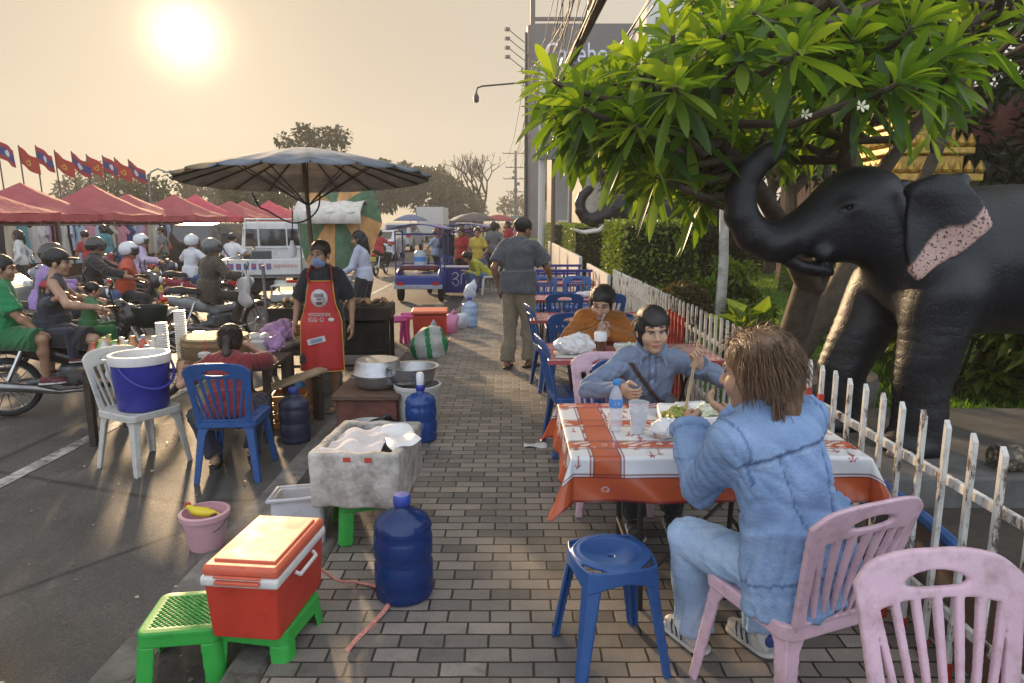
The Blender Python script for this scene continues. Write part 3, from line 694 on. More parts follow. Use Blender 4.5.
# ---- garden side: hedges, topiary, shrubs
def hedge(label, x0, y0, x1, y1, z1, n, seed, m=LH, name='box_hedge'):
    r = np.random.default_rng(seed); t = thing(name, label, 'hedge', ((x0 + x1) / 2, (y0 + y1) / 2, PZ)); d = np.array([x1 - x0, y1 - y0, z1 - PZ]); A = np.array([d[1] * d[2], d[1] * d[2], d[0] * d[2], d[0] * d[2], d[0] * d[1]]); f = r.choice(5, n, p=A / A.sum()); u = r.uniform(-.5, .5, (n, 3)); N = np.zeros((n, 3))
    for k, (ax, sg) in enumerate(((0, -1), (0, 1), (1, -1), (1, 1), (2, 1))): u[f == k, ax] = sg * (.5 + r.normal(0, .010, (f == k).sum())); N[f == k, ax] = sg
    P = u * d + P3(0, 0, d[2] / 2); V, F, tone = leaf_mesh(P, N + r.normal(size=(n, 3)) * .8, r.uniform(.05, .11, n), .38, r)
    mesh_obj('foliage', V, F, m, t, tone=tone, smooth=False)
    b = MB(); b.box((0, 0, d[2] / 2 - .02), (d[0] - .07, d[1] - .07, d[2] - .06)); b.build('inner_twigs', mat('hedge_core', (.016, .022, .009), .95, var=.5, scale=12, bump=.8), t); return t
hedge('big square clipped hedge block behind the white picket fence', 1.82, 11.2, 3.0, 13.6, 1.80, 8000, 1)
hedge('smaller clipped hedge further along the pavement below the tusks', 1.72, 19.0, 3.4, 23, 1.72, 4500, 2)
hedge('far clipped hedge block beyond the elephant tusks', 1.75, 30, 3.6, 36, 1.75, 3000, 3)
hedge('long low hedge at the back of the lawn', 4.2, 24, 18, 25.4, 1.2, 7000, 9)
def ball(label, c, rad, n, seed, m, name='topiary_ball'):
    r = np.random.default_rng(seed); t = thing(name, label, 'shrub', (c[0], c[1], PZ + .05)); q = r.normal(size=(n, 3)); q /= np.linalg.norm(q, axis=1)[:, None]; P = q * rad * r.uniform(.88, 1.04, (n, 1)) + P3(0, 0, rad * .95)
    V, F, tone = leaf_mesh(P, q + r.normal(size=q.shape) * .6, r.uniform(.6, 1.2, n) * rad * .22, .36, r); mesh_obj('foliage', V, F, m, t, tone=tone, smooth=False)
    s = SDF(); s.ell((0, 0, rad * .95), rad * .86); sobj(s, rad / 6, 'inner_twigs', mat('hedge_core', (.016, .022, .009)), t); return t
ball('round dark clipped bush near the plumeria trunk', (2.55, 7.4), .26, 1500, 4, LD); ball('round brownish clipped bush beside the square hedge', (2.45, 9.7), .40, 1700, 5, LBR)
def shrub(label, c, rad, n, seed, m, ls=.14, name='leafy_shrub', nc=9):
    r = np.random.default_rng(seed); t = thing(name, label, 'shrub', (c[0], c[1], PZ + .03)); rad = np.array(rad, float); Cc, P, q = crown_points(r, P3(0, 0, rad[2]), rad, nc, n, .5)
    V, F, tone = leaf_mesh(P, q + r.normal(size=q.shape) * .5 + P3(0, 0, .3), r.uniform(.6, 1.3, n) * ls, .26, r); mesh_obj('foliage', V, F, m, t, tone=tone, smooth=False)
    b = MB()
    for k in Cc: b.tube([(0, 0, -.1), tuple(k * .5 + P3(0, 0, .1)), tuple(k)], [.022, .016, .006], 5)
    b.build('stems', BARK(), t); return t
shrub('bright leafy shrub beside the white painted tree trunk', (3.6, 11.4), (.8, .6, .6), 1500, 11, LB); shrub('low green shrub behind the round dark bush', (3.5, 10.2), (.5, .4, .28), 900, 12, LB, .12); shrub('sunlit bush between the plumeria trunk and the elephant', (4.3, 9.4), (1.0, .7, .6), 2000, 13, LB)
shrub('dark bush behind the elephant front leg', (4.3, 6.5), (1.1, .7, .55), 2600, 14, LH, .15); shrub('glossy shrub under the elephant belly', (5.3, 6.0), (1.1, .6, .5), 2600, 15, LH, .17); shrub('dark shrub at the right edge below the elephant', (5.9, 6.6), (1.3, .8, .75), 2600, 16, LD, .18)
shrub('tall dark bush behind the square hedge', (4.9, 17.0), (1.0, .8, 1.1), 2200, 17, LD, .18); shrub('yellow green palm-like plant beside the plumeria trunk', (2.75, 7.6), (.3, .3, .28), 120, 18, LB, .42, nc=3)
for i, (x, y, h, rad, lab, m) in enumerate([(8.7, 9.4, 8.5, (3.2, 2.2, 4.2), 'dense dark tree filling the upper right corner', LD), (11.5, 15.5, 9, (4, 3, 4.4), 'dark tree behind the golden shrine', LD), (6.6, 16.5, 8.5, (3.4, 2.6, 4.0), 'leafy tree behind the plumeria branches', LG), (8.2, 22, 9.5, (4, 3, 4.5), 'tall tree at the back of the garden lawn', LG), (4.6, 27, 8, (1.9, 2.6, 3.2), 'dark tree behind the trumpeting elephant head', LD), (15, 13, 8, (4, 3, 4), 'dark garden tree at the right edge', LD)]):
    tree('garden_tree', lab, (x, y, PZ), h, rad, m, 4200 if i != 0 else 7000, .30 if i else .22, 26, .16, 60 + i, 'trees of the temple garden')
b = MB(); b.tube([(3.25, 10.6, PZ), (3.27, 10.6, 1.2), (3.2, 10.6, 2.9)], [.085, .075, .06], 10); o = b.build('young_tree', mat('white_painted_bark', (.52, .51, .48), .8, var=.25, scale=6, bump=.6, dirt=.5)); tag(o, 'thin tree trunk painted white standing in the lawn', 'tree')
def grass():
    r = np.random.default_rng(8); n = 42000; x = r.uniform(1.95, 9.5, n); y = 5.7 + 17 * r.uniform(0, 1, n) ** 1.3; P = np.stack([x, y, np.full(n, PZ + .05)], 1); D = r.normal(size=(n, 3)) * .45 + P3(0, 0, 1)
    V, F, tone = leaf_mesh(P, D, r.uniform(.06, .14, n), .08, r); o = mesh_obj('grass', V, F, leafmat('leaf_grass', (.07, .16, .02), (.11, .25, .03), (.18, .32, .05), .45), None, tone=tone, smooth=False); o['label'] = 'short bright green grass of the garden lawn'; o['category'] = 'grass'; o['kind'] = 'stuff'
grass()

# ---- plumeria: crooked trunk, candelabra limbs, rosettes of long leaves
PB = mat('plumeria_bark', (.095, .070, .052), .8, var=.4, scale=10, bump=.8, bscale=26, dirt=.3)
def plumeria(label, base, forks, ros, seed, trunk=.17, ll=.33):
    r = np.random.default_rng(seed); t = thing('plumeria_tree', label, 'tree', tuple(base)); base = np.array(base, float); tr = MB(); V = []; F = []; T = []; off = 0
    nodes = [base + P3(0, 0, .1)]
    for path, r0, r1 in forks:
        P = [np.array(p, float) - base for p in path]; k = len(P); tr.tube([tuple(p) for p in P], [r0 + (r1 - r0) * i / (k - 1) for i in range(k)], 10)
        for a, c in zip(path[:-1], path[1:]):
            for s_ in (.3, .65, 1): nodes.append(np.array(a) * (1 - s_) + np.array(c) * s_)
    for p in ros:
        p = np.array(p, float); cand = [n for n in nodes if n[2] < p[2] + .1] or nodes; nd = min(cand, key=lambda n: np.linalg.norm(n - p) + .3 * abs(n[2] - p[2])); m = nd * .45 + p * .55 + P3(0, 0, -.10)
        dn = U(p - m + P3(0, 0, .12)); tr.tube([tuple(nd - base), tuple(m - base), tuple(p - base), tuple(p - base + dn * .06)], [.034, .026, .019, .014], 7)
        n = r.integers(20, 31); A = r.uniform(0, 2 * math.pi) + np.arange(n) * 2.4; el = np.linspace(1.25, -.55, n) + r.normal(0, .14, n)
        a = U(np.cross(dn, P3(.3, .9, .1))); b_ = np.cross(dn, a); D = (a[None] * np.cos(A)[:, None] + b_[None] * np.sin(A)[:, None]) * np.cos(el)[:, None] + dn[None] * np.sin(el)[:, None]
        Ls = ll * r.uniform(.75, 1.2, n) * np.linspace(.72, 1.08, n); v, f, to = leaf_mesh(p - base + dn * np.linspace(.07, -.03, n)[:, None] + D * .015, D, Ls, .112, r, 6, .25)
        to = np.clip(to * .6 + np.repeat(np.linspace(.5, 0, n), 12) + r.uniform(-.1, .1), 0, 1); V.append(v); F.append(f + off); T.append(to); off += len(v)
    mesh_obj('crown', np.concatenate(V), np.concatenate(F), LP, t, tone=np.concatenate(T), smooth=True); tr.build('trunk', PB, t); return t
uvY = [(560, 85, 4.6), (590, 92, 5.0), (588, 112, 4.4), (640, 72, 4.3), (672, 45, 4.6), (640, 130, 4.2), (676, 92, 3.9), (688, 138, 4.6), (662, 180, 4.5), (720, 42, 4.1), (738, 66, 4.0), (760, 18, 4.3), (792, 58, 3.8), (803, 55, 4.6), (828, 96, 5.0), (852, 48, 4.5), (890, 88, 3.9), (905, 36, 4.4), (936, 62, 4.3), (940, 84, 4.4), (832, 15, 5.0), (872, 5, 4.9), (740, 160, 5.5),
       (762, 140, 5.2), (705, 190, 5.4), (640, 172, 5.2), (622, 98, 5.2), (705, 112, 5.6), (742, 125, 5.7), (802, 142, 5.7), (840, 118, 6.1), (870, 95, 6.1), (700, 200, 5.1), (690, 5, 5.2), (730, -25, 5.2), (790, -25, 5.2), (852, -28, 5.2), (920, -5, 5.2), (962, 25, 5.4), (618, 88, 5.2), (975, 60, 5.6), (690, -15, 5.8), (780, 60, 6.2), (660, 60, 6.3), (720, 80, 6.6), (600, 85, 5.9), (850, 90, 6.4), (575, 105, 5.5), (905, -40, 4.6), (562, 120, 4.9), (575, 140, 5.3), (590, 130, 4.7), (612, 125, 5.6), (625, 150, 4.6), (560, 105, 5.6), (645, 105, 5.1), (655, 150, 5.5), (665, 120, 4.9), (690, 165, 5.3), (720, 115, 5.0), (600, 108, 4.9)]
rx = random.Random(4); ros = [px(u, v, Y) for u, v, Y in uvY] + [px(u, v, Y) for u, v, Y in [(u + rx.uniform(-38, 38), min(v, 175) + rx.uniform(-38, 22), Y + rx.uniform(.3, 1.1)) for u, v, Y in uvY] if not (u < 650 and v > 140) and v > 100 - .55 * (u - 560) and u > 548]
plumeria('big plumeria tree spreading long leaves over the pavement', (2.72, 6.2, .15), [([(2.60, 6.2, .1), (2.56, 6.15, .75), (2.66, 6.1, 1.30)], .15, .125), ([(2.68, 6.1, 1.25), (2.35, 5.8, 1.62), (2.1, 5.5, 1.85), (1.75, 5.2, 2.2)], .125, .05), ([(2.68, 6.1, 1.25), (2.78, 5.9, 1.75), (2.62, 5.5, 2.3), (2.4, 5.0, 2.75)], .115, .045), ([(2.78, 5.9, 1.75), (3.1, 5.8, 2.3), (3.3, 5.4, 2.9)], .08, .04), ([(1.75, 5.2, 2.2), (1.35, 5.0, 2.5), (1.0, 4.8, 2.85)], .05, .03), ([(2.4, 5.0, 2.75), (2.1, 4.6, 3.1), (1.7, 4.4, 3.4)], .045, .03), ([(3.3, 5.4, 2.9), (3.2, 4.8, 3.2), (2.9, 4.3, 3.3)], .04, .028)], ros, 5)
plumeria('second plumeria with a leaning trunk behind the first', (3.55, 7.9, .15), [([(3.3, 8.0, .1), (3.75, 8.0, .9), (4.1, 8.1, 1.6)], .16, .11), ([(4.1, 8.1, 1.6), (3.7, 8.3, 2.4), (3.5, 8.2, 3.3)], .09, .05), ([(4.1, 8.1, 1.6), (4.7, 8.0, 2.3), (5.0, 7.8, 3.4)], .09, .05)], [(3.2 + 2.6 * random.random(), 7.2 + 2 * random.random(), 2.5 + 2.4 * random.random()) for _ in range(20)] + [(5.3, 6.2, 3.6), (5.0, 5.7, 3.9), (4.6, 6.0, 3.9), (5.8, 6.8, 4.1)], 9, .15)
b = MB(); b.lathe([(.50, 0), (.60, .02), (.62, .24), (.60, .30), (.52, .31), (.50, .22), (.02, .22)], n=36); o = b.build('planter_ring', mat('stone_planter', (.15, .13, .11), .85, var=.4, scale=9, bump=.9, bscale=18, dirt=.4)); o.location = (2.72, 6.2, PZ + .05); tag(o, 'round grey stone planter ring round the plumeria trunk', 'planter')
for i, (u, v, Y) in enumerate([(861, 107, 3.75), (805, 115, 4.2)]):
    p = px(u, v, Y); f = MB()
    for k in range(5): a = k * 1.257; f.grid(lambda s, t, a=a: (math.cos(a + (t - .5) * .9 * math.sin(math.pi * min(1, s * .8 + .15))) * s * .034, math.sin(a + (t - .5) * .9) * s * .034, .008 + s * .012 - .02 * (t - .5) ** 2), 4, 3)
    tl = bpy.data.objects.get('plumeria_tree'); o = f.build('blossom', mat('petal', (.75, .72, .5), .6, var=.1), tl); o.location = Vector(p) - tl.location; o.rotation_euler = (1.3, .2, 0)

# ---- picket fence, in panels
WP = NT('peeling_white'); WP_ = WP.ramp(WP.noise(16, 7, .78, stretch=(1, 1, .35)), [(.40, (.64, .63, .60)), (.535, (.52, .50, .46)), (.585, (.10, .065, .045))]); WP = WP.bsdf(WP_, .55, 0, .4, 0, WP.noise(30, 5, .7), .4, .005)
RP = mat('red_fence_paint', (.42, .035, .025), .5, var=.3, scale=12, dirt=.35, dcol=(.12, .05, .03), dscale=14)
def picket(root, y, h, red=0):
    b = MB(); w = .0105; z1 = h
    for s_ in (0,):
        V = [(-w, -w, 0), (w, -w, 0), (w, w, 0), (-w, w, 0), (-w, -w, z1 - .018), (w, -w, z1 - .018), (w, w, z1 + .012), (-w, w, z1 + .012)]
        b.add([(x, y_ + y, z) for x, y_, z in V], [(0, 3, 2, 1), (4, 5, 6, 7), (0, 1, 5, 4), (1, 2, 6, 5), (2, 3, 7, 6), (3, 0, 4, 7)], 0)
    if red == 1:
        b.box((0, y, .045), (.0265, .0265, .09), 1)
    if red == 2:
        b.box((0, y, (h - .14) / 2), (.0265, .0265, h - .14), 1)
    return b.build('picket', [WP, RP], root, bevel=.002, seg=1, smooth=False)
def fence(label, y0, n, dy, h=.96, redf=lambda k: 1, x=FX):
    t = thing('picket_fence', label, 'fence', (x, y0, PZ), 0, 'white picket fence panels along the pavement')
    for k in range(n): picket(t, k * dy, h + random.uniform(-.006, .006), redf(k))
    for z in (.24, .74): b = MB(); b.box((.030, (n - 1) * dy / 2, z), (.022, n * dy - .004, .036)); b.build('rail', WP, t, bevel=.002, seg=1, smooth=False)
    return t
fence('nearest fence panel with peeling white pickets beside the pink chairs', .52, 20, .148)
fence('fence panel whose pickets are painted red below white tips', 3.48, 6, .145, redf=lambda k: 2)
fence('white fence panel behind the woman in the grey shirt', 4.35, 14, .145, redf=lambda k: 0); fence('short fence panel with red pickets near the orange shirt woman', 6.40, 5, .145, redf=lambda k: 2); fence('furthest white picket panel below the square hedge', 7.13, 30, .13, redf=lambda k: 0)
b = MB(); b.box((0, 0, .42), (.06, 3.2, .84)); t = thing('garden_wall', 'white boundary wall with painted red triangles beyond the fence', 'wall', (FX, 13.0, PZ)); b.build('wall_panel', mat('white_wall', (.55, .53, .5), .7, var=.15, dirt=.3), t, bevel=.008)
for k in range(3):
    b = MB(); y = -1.3 + k * .95; b.add([(-.034, y, .02), (-.034, y + .75, .02), (-.034, y + .75, .78), (-.04, y, .02), (-.04, y + .75, .02), (-.04, y + .75, .78)], [(0, 2, 1), (3, 4, 5), (0, 1, 4, 3), (1, 2, 5, 4), (2, 0, 3, 5)]); b.build('red_triangle', mat('red_wall_paint', (.5, .06, .03), .6), t, smooth=False)
b = MB(); b.box((0, 0, .45), (.08, 14, .9)); o = b.build('far_wall', mat('white_wall', (.55, .53, .5)), bevel=.01); o.location = (FX, 23.2, PZ); tag(o, 'long white low wall under the far hedge', 'wall')

# ---- the trumpeting elephants
def elephant_paint():
    t = NT('elephant_paint'); c = t.ramp(t.noise(3, 6, .65), [(.3, (.006, .0065, .009)), (.62, (.013, .014, .018)), (.85, (.035, .035, .04))]); d = t.ramp(t.noise(30, 6, .8), [(.60, (0, 0, 0)), (.75, (1, 1, 1))])
    c = t.mix(t.math('MULTIPLY', d, .15), c, (.12, .115, .11)); vw = t.n('ShaderNodeTexVoronoi', feature='DISTANCE_TO_EDGE'); vw.inputs['Scale'].default_value = 17; t.l(t.mix(.12, t.co.outputs['Object'], t.n('ShaderNodeTexNoise').outputs['Color']), vw.inputs['Vector']); wr = t.math('ADD', t.math('MINIMUM', vw.outputs['Distance'], .12), t.math('MULTIPLY', t.noise(9, 4, .6, stretch=(1, 1, 1.8)), .4)); a = t.n('ShaderNodeVertexColor', layer_name='Col')
    c = t.mix(a.outputs[0], c, t.mix(t.ramp(t.noise(62, 1, .5), [(.57, (0, 0, 0)), (.63, (1, 1, 1))]), (.54, .35, .30), (.10, .06, .05)))
    return t.bsdf(c, t.math('ADD', t.math('MULTIPLY', wr, .3), .30), 0, .42, 0, t.math('ADD', wr, t.math('MULTIPLY', t.noise(70, 4, .8), .35)), .40, .02)
EP = elephant_paint(); PINK = mat('mouth_pink', (.35, .13, .10), .5)
def elephant(label, loc, sc, tusk=False, rz=0):
    """statue facing -x, feet at z 0, trunk raised"""
    t = thing('elephant_statue', label, 'statue', loc, rz); s = SDF(.10)
    s.ell((.62, 0, 1.25), (.86, .47, .50)); s.ell((1.35, 0, 1.28), (.62, .45, .52)); s.ell((.18, 0, 1.20), (.42, .40, .50))
    s.ell((-.42, 0, 1.58), (.30, .235, .27)); s.ell((-.36, 0, 1.70), (.21, .19, .15), k=.08); s.ell((-.55, 0, 1.40), (.22, .17, .17)); s.cap((-.25, 0, 1.45), (.1, 0, 1.30), .25, .34)
    tr = [(-.60, 1.53, .19), (-.78, 1.42, .150), (-.95, 1.37, .130), (-1.09, 1.42, .115), (-1.175, 1.55, .104), (-1.19, 1.69, .094), (-1.14, 1.82, .085), (-1.04, 1.92, .076), (-.975, 1.975, .067)]
    for (x0, z0, r0), (x1, z1, r1) in zip(tr[:-1], tr[1:]): s.cap((x0, 0, z0), (x1, 0, z1), r0, r1, k=.035)
    s.ell((-.965, 0, 2.02), (.045, .045, .02), rotm(0, -.8, 0), sub=True, k=.015)
    s.ell((-.70, 0, 1.20), (.18, .10, .055), rotm(0, .25, 0), k=.06); s.ell((-.74, 0, 1.275), (.15, .075, .035), rotm(0, .2, 0), sub=True, k=.03)
    for y, dx in ((-.27, 0), (.27, -.26)):
        s.cap((.05 + dx * .3, y, 1.05), (-.02 + dx, y, .45), .235, .165, k=.08); s.cap((-.02 + dx, y, .45), (-.01 + dx, y, .06), .16, .175, k=.03); s.ell((-.06 + dx, y, .05), (.205, .19, .10), k=.04)
    for y, dx in ((-.26, .0), (.26, .25)): s.cap((1.62, y, 1.0), (1.66 + dx, y, .5), .27, .165, k=.08); s.cap((1.66 + dx, y, .5), (1.6 + dx, y, .06), .16, .18, k=.03); s.ell((1.57 + dx, y, .05), (.2, .19, .1), k=.04)
    for sg in (-1, 1): s.ell((-.545, sg * .20, 1.60), (.07, .035, .035), rotm(0, .3, 0), k=.05); s.ell((-.555, sg * .208, 1.59), (.022, .02, .014), sub=True, k=.012); s.ell((-.66, sg * .13, 1.30), (.055, .05, .05), k=.04)
    s.cap((1.95, 0, 1.35), (2.12, .02, .75), .05, .03); s.cut.append(lambda P: -P[:, 2])
    V, F, MI = s.mesh(.026); V = wobble(V, .006, 14, 2)
    # wrinkle rings on trunk and legs
    th = np.arctan2(V[:, 2] - 1.75, V[:, 0] + .85); tk = V[:, 0] < -.75; ring = np.sin(th * 58) * .0045 * tk; leg = V[:, 2] < .85; ring += np.sin(V[:, 2] * 95 + V[:, 0] * 6) * .003 * leg; nn = V - np.stack([np.where(tk, -.98, V[:, 0]), np.zeros(len(V)), np.where(tk, 1.68, V[:, 2])], 1); V[:, 1] += np.sign(V[:, 1]) * np.abs(ring); V[:, 0] += np.where(leg, ring, 0)
    mesh_obj('body', V * sc, F, EP, t, cols=np.zeros((len(V), 3)))
    for sg in (-1, 1):
        out = P3(-.19, 0) + P3(.84, 1) * np.array([(-.19 + .19 + -.21 + .19, 1.66)] and [(-.21, 1.66), (-.17, 1.75), (-.05, 1.79), (.08, 1.76), (.19, 1.64), (.27, 1.47), (.20, 1.40), (.10, 1.31), (.0, 1.24), (-.11, 1.14), (-.18, 1.20), (-.22, 1.38)]) + P3(.145, 0)
        def psd(P, out=out):
            d = np.full(len(P), 9.); ins = np.zeros(len(P), bool); q = P[:, [0, 2]]
            for k in range(len(out)):
                a, b_ = out[k], out[(k + 1) % len(out)]; e = b_ - a; w = q - a; h = np.clip((w @ e) / (e @ e), 0, 1); d = np.minimum(d, np.hypot(*(w - h[:, None] * e).T)); c1 = (q[:, 1] >= a[1]) != (q[:, 1] >= b_[1]); ins ^= c1 & (q[:, 0] < a[0] + (q[:, 1] - a[1]) * e[0] / (e[1] if abs(e[1]) > 1e-9 else 1e-9))
            return np.where(ins, -d, d)
        def earf(P, sg=sg):
            yc = sg * (.285 + .19 * np.clip((P[:, 0] + .22) / .45, 0, 1) - .05 * np.clip((P[:, 2] - 1.66) / .12, 0, 1) ** 2 + .012 * np.sin(P[:, 0] * 16 + P[:, 2] * 9)); return np.maximum(psd(P), np.abs(P[:, 1] - yc) - .022)
        s = SDF(0); s.fn(earf, (-.25, min(sg * .18, sg * .58), 1.1), (.3, max(sg * .18, sg * .58), 1.82), k=0); s.cap((-.19, sg * .25, 1.70), (.06, sg * .32, 1.76), .045, .05, k=.05)
        V, F, MI = s.mesh(.015); V = wobble(V, .006, 20, 3); e = 1 - np.clip(((V[:, 0] - .19) * -.70 + (V[:, 2] - 1.47) * .71 - .125 + .03 * np.sin(V[:, 0] * 22)) / .02, 0, 1); mesh_obj('ear', V * sc, F, EP, t, cols=np.repeat(e[:, None], 3, 1))
        b = MB(); b.lathe([(.001, -.017), (.012, -.012), (.017, 0), (.012, .012), (.001, .017)], n=12); o = b.build('eye', glass('eye_black', (.02, .012, .006)), t); o.location = Vector((-.56, sg * .205, 1.588)) * sc; o.scale = (sc,) * 3
        for ox in ((-.13, -.02, .09) if True else ()): b = MB(); b.lathe([(.034, 0), (.032, .018), (.015, .034), (.001, .036)], n=12); o = b.build('toenail', mat('toenail', (.19, .16, .14), .5), t); y = .27 * sg; o.location = Vector((-.06 + ox - (.26 if sg > 0 else 0) - .06, y - .12 * sg * 0 - .14, .03)) * sc; o.rotation_euler = (R(70), 0, R(-40 + ox * 200)); o.scale = (sc,) * 3
    s = SDF(.02); s.ell((-.70, 0, 1.225), (.13, .055, .022), rotm(0, .25, 0)); sobj(s, .014, 'tongue', PINK, t, Matrix.Scale(sc, 4))
    if tusk:
        for sg in (-1, 1): b = MB(); b.tube([Vector(p) * sc for p in ((-.62, sg * .15, 1.34), (-.85, sg * .19, 1.17), (-1.12, sg * .2, 1.13), (-1.33, sg * .17, 1.2))], [.05 * sc, .046 * sc, .036 * sc, .012 * sc], 10); b.build('tusk', mat('ivory_paint', (.72, .68, .6), .4, var=.1), t)
    return t
elephant('black elephant statue trumpeting with trunk raised beside the fence', (2.70, 4.62, .32), 1.0)
elephant('further elephant statue with white tusks rising behind the hedge', (3.25, 17.6, .10), 1.3, True, R(4))
slab_ = MB(); slab_.box((0, 0, .08), (4.6, 1.55, .38)); o = slab_.build('statue_plinth', mat('plinth_concrete', (.12, .115, .11), .8, var=.35, scale=4, bump=.6, bscale=20, dirt=.6), bevel=.02); o.location = (4.4, 4.62, .06); tag(o, 'dark concrete plinth under the nearer elephant statue', 'plinth')
slab_ = MB(); slab_.box((0, 0, .08), (5.5, 2.2, .34)); o = slab_.build('statue_plinth', mat('plinth_concrete', (.12, .115, .11)), bevel=.02); o.location = (4.6, 17.6, -.1); tag(o, 'low plinth under the tusked elephant behind the hedge', 'plinth')
b = MB(); b.tube([(2.95 + .2 * k, 3.98 + .015 * math.sin(k), .40) for k in range(14)], .085, 14)
t = NT('scales'); vo = t.n('ShaderNodeTexVoronoi'); vo.inputs['Scale'].default_value = 26; t.l(t.co.outputs['Object'], vo.inputs['Vector']); c = t.ramp(vo.outputs['Distance'], [(.1, (.30, .24, .15)), (.55, (.07, .06, .045))])
o = b.build('naga_body', t.bsdf(c, .6, 0, .4, 0, vo.outputs['Distance'], .9, .02)); tag(o, 'scaly stone serpent body lying along the plinth edge', 'sculpture')
# painted board leaning inside the fence, right foreground
def board_y(u): return 2.0 + 1.75 * u
b = MB(); N_ = 18; top = [.47 * (1 - .86 * (k / N_) ** 2.2) for k in range(N_ + 1)][::-1]
V = []; 
for k in range(N_ + 1): y = -1.0 + 1.9 * k / N_; V += [(0, y, 0), (0, y, top[k]), (.035, y, 0), (.035, y, top[k])]
F = []
for k in range(N_): a = 4 * k; F += [(a, a + 4, a + 5, a + 1), (a + 2, a + 3, a + 7, a + 6), (a + 1, a + 5, a + 7, a + 3)]
F += [(0, 1, 3, 2), (4 * N_, 4 * N_ + 2, 4 * N_ + 3, 4 * N_ + 1)]; b.add(V, F); t = thing('painted_board', 'curved painted board with blue rim leaning inside the fence', 'board', (FX + .12, 2.25, PZ))
tt = NT('board_paint'); c = tt.ramp(tt.noise(4, 5, .6), [(.3, (.10, .06, .04)), (.5, (.16, .10, .06)), (.6, (.09, .10, .12)), (.75, (.22, .15, .08))]); b.build('board_panel', tt.bsdf(c, .6), t, smooth=False)
b = MB(); b.tube([(.016, -1.0 + 1.9 * k / N_, top[k]) for k in range(N_ + 1)], .028, 8); b.build('rim', mat('rim_blue', (.035, .10, .28), .5, var=.3, dirt=.3), t)
# golden shrine and brick building in the garden
GM = mat('gold_paint', (.50, .30, .06), .38, .35, var=.35, scale=14, bump=.8, bscale=30, dirt=.35, dcol=(.12, .07, .02))
t = thing('golden_shrine', 'ornate golden shrine pedestal behind the elephant back', 'shrine', (5.75, 10.2, PZ)); b = MB()
for z0, z1, w in ((0, 1.5, 1.5), (1.5, 1.75, 1.35), (1.75, 1.85, 1.5), (1.85, 2.25, 1.12), (2.25, 2.36, 1.34), (2.36, 2.62, .98), (2.62, 2.72, 1.16), (2.72, 3.0, .8), (3.0, 3.08, .92)): b.box((0, 0, (z0 + z1) / 2), (w, w, z1 - z0 - .002))
b.build('pedestal', GM, t, bevel=.02, smooth=False)
for z, w in ((1.86, 1.42), (2.37, 1.26), (2.73, 1.06)):
    b = MB()
    for k in range(9): x = -w / 2 + w * k / 8; b.lathe([(.05, 0), (.065, .04), (.03, .12), (.002, .17)], (x, -w / 2, z), 8); b.lathe([(.05, 0), (.065, .04), (.03, .12), (.002, .17)], (-w / 2, x, z), 8)
    b.build('lotus_petals', GM, t)
b = MB(); b.lathe([(.34, 0), (.36, .1), (.25, .2), (.3, .35), (.2, .5), (.12, .8), (.05, 1.1), (.01, 1.35)], (0, 0, 3.08), 20); b.build('finial', GM, t)
def brickm():
    t = NT('red_brick'); b = t.n('ShaderNodeTexBrick'); t.l(t.co.outputs['Generated'], b.inputs['Vector']); b.inputs['Scale'].default_value = 9; b.inputs['Color1'].default_value = (.26, .12, .09, 1); b.inputs['Color2'].default_value = (.34, .17, .13, 1); b.inputs['Mortar'].default_value = (.3, .27, .24, 1); return t.bsdf(t.mix(.5, b.outputs['Color'], t.mix(t.noise(3), (.2, .1, .08), (.4, .22, .17))), .8, bump=b.outputs['Fac'], bstr=.4)
t = thing('temple_building', 'pinkish brick temple building with tiled roof beyond the shrine', 'building', (11.2, 18, PZ)); b = MB(); b.box((0, 0, 1.7), (7, 4, 3.4)); b.build('wall', brickm(), t)
b = MB(); b.prism([(-4, 3.4), (4, 3.4), (2.6, 4.6), (-2.6, 4.6)], -2.5, 2.5); b.build('roof', mat('roof_tile', (.28, .10, .07), .7, var=.3, scale=3, bump=.6), t)
for k in range(3): b = MB(); b.box((-2 + 2 * k, -2.0, 1.7), (.9, .1, 1.4)); b.build('window', glass('dark_window'), t)
t = thing('cream_building', 'long cream building seen through the leaves behind the lawn', 'building', (6.5, 33, PZ)); b = MB(); b.box((0, 0, 3.0), (7, 6, 6)); b.build('wall', mat('cream_wall', (.56, .51, .43), .8, var=.15, scale=1.5, dirt=.3), t)
for k in range(3):
    for z in (1.6, 4.3): b = MB(); b.box((-2.2 + 2.1 * k, -3.0, z), (1.2, .12, 1.4)); o = b.build('window', glass('dark_window'), t); b = MB(); b.box((-2.2 + 2.1 * k, -3.05, z - .76), (1.4, .16, .08)); b.build('sill', mat('cream_wall', (.56, .51, .43)), o)

# ---- tall grey building with the sign band
GB = mat('grey_cladding', (.085, .088, .10), .6, .1, var=.12, scale=.25, bump=.1); LC = mat('pale_panel', (.42, .42, .42), .7, var=.2, scale=.4)
t = thing('sign_building', 'tall grey corner building with pale sign lettering on top', 'building', (7.6, 76, 0))
def rounded(x0, x1, y0, y1, z0, z1, rr):
    pts = [(x0 + rr - rr * math.cos(a), y0 + rr - rr * math.sin(a)) for a in [R(9 * k) for k in range(11)]] + [(x1, y0), (x1, y1), (x0, y1)]; n = len(pts); b = MB(); V = [(x, y, z0) for x, y in pts] + [(x, y, z1) for x, y in pts]
    b.add(V, [tuple(range(n))[::-1], tuple(range(n, 2 * n))] + [(i, (i + 1) % n, (i + 1) % n + n, i + n) for i in range(n)]); return b
rounded(-6, 5.6, 0, 9, 16.0, 22.3, 1.3).build('sign_band', GB, t, sharp=.5)
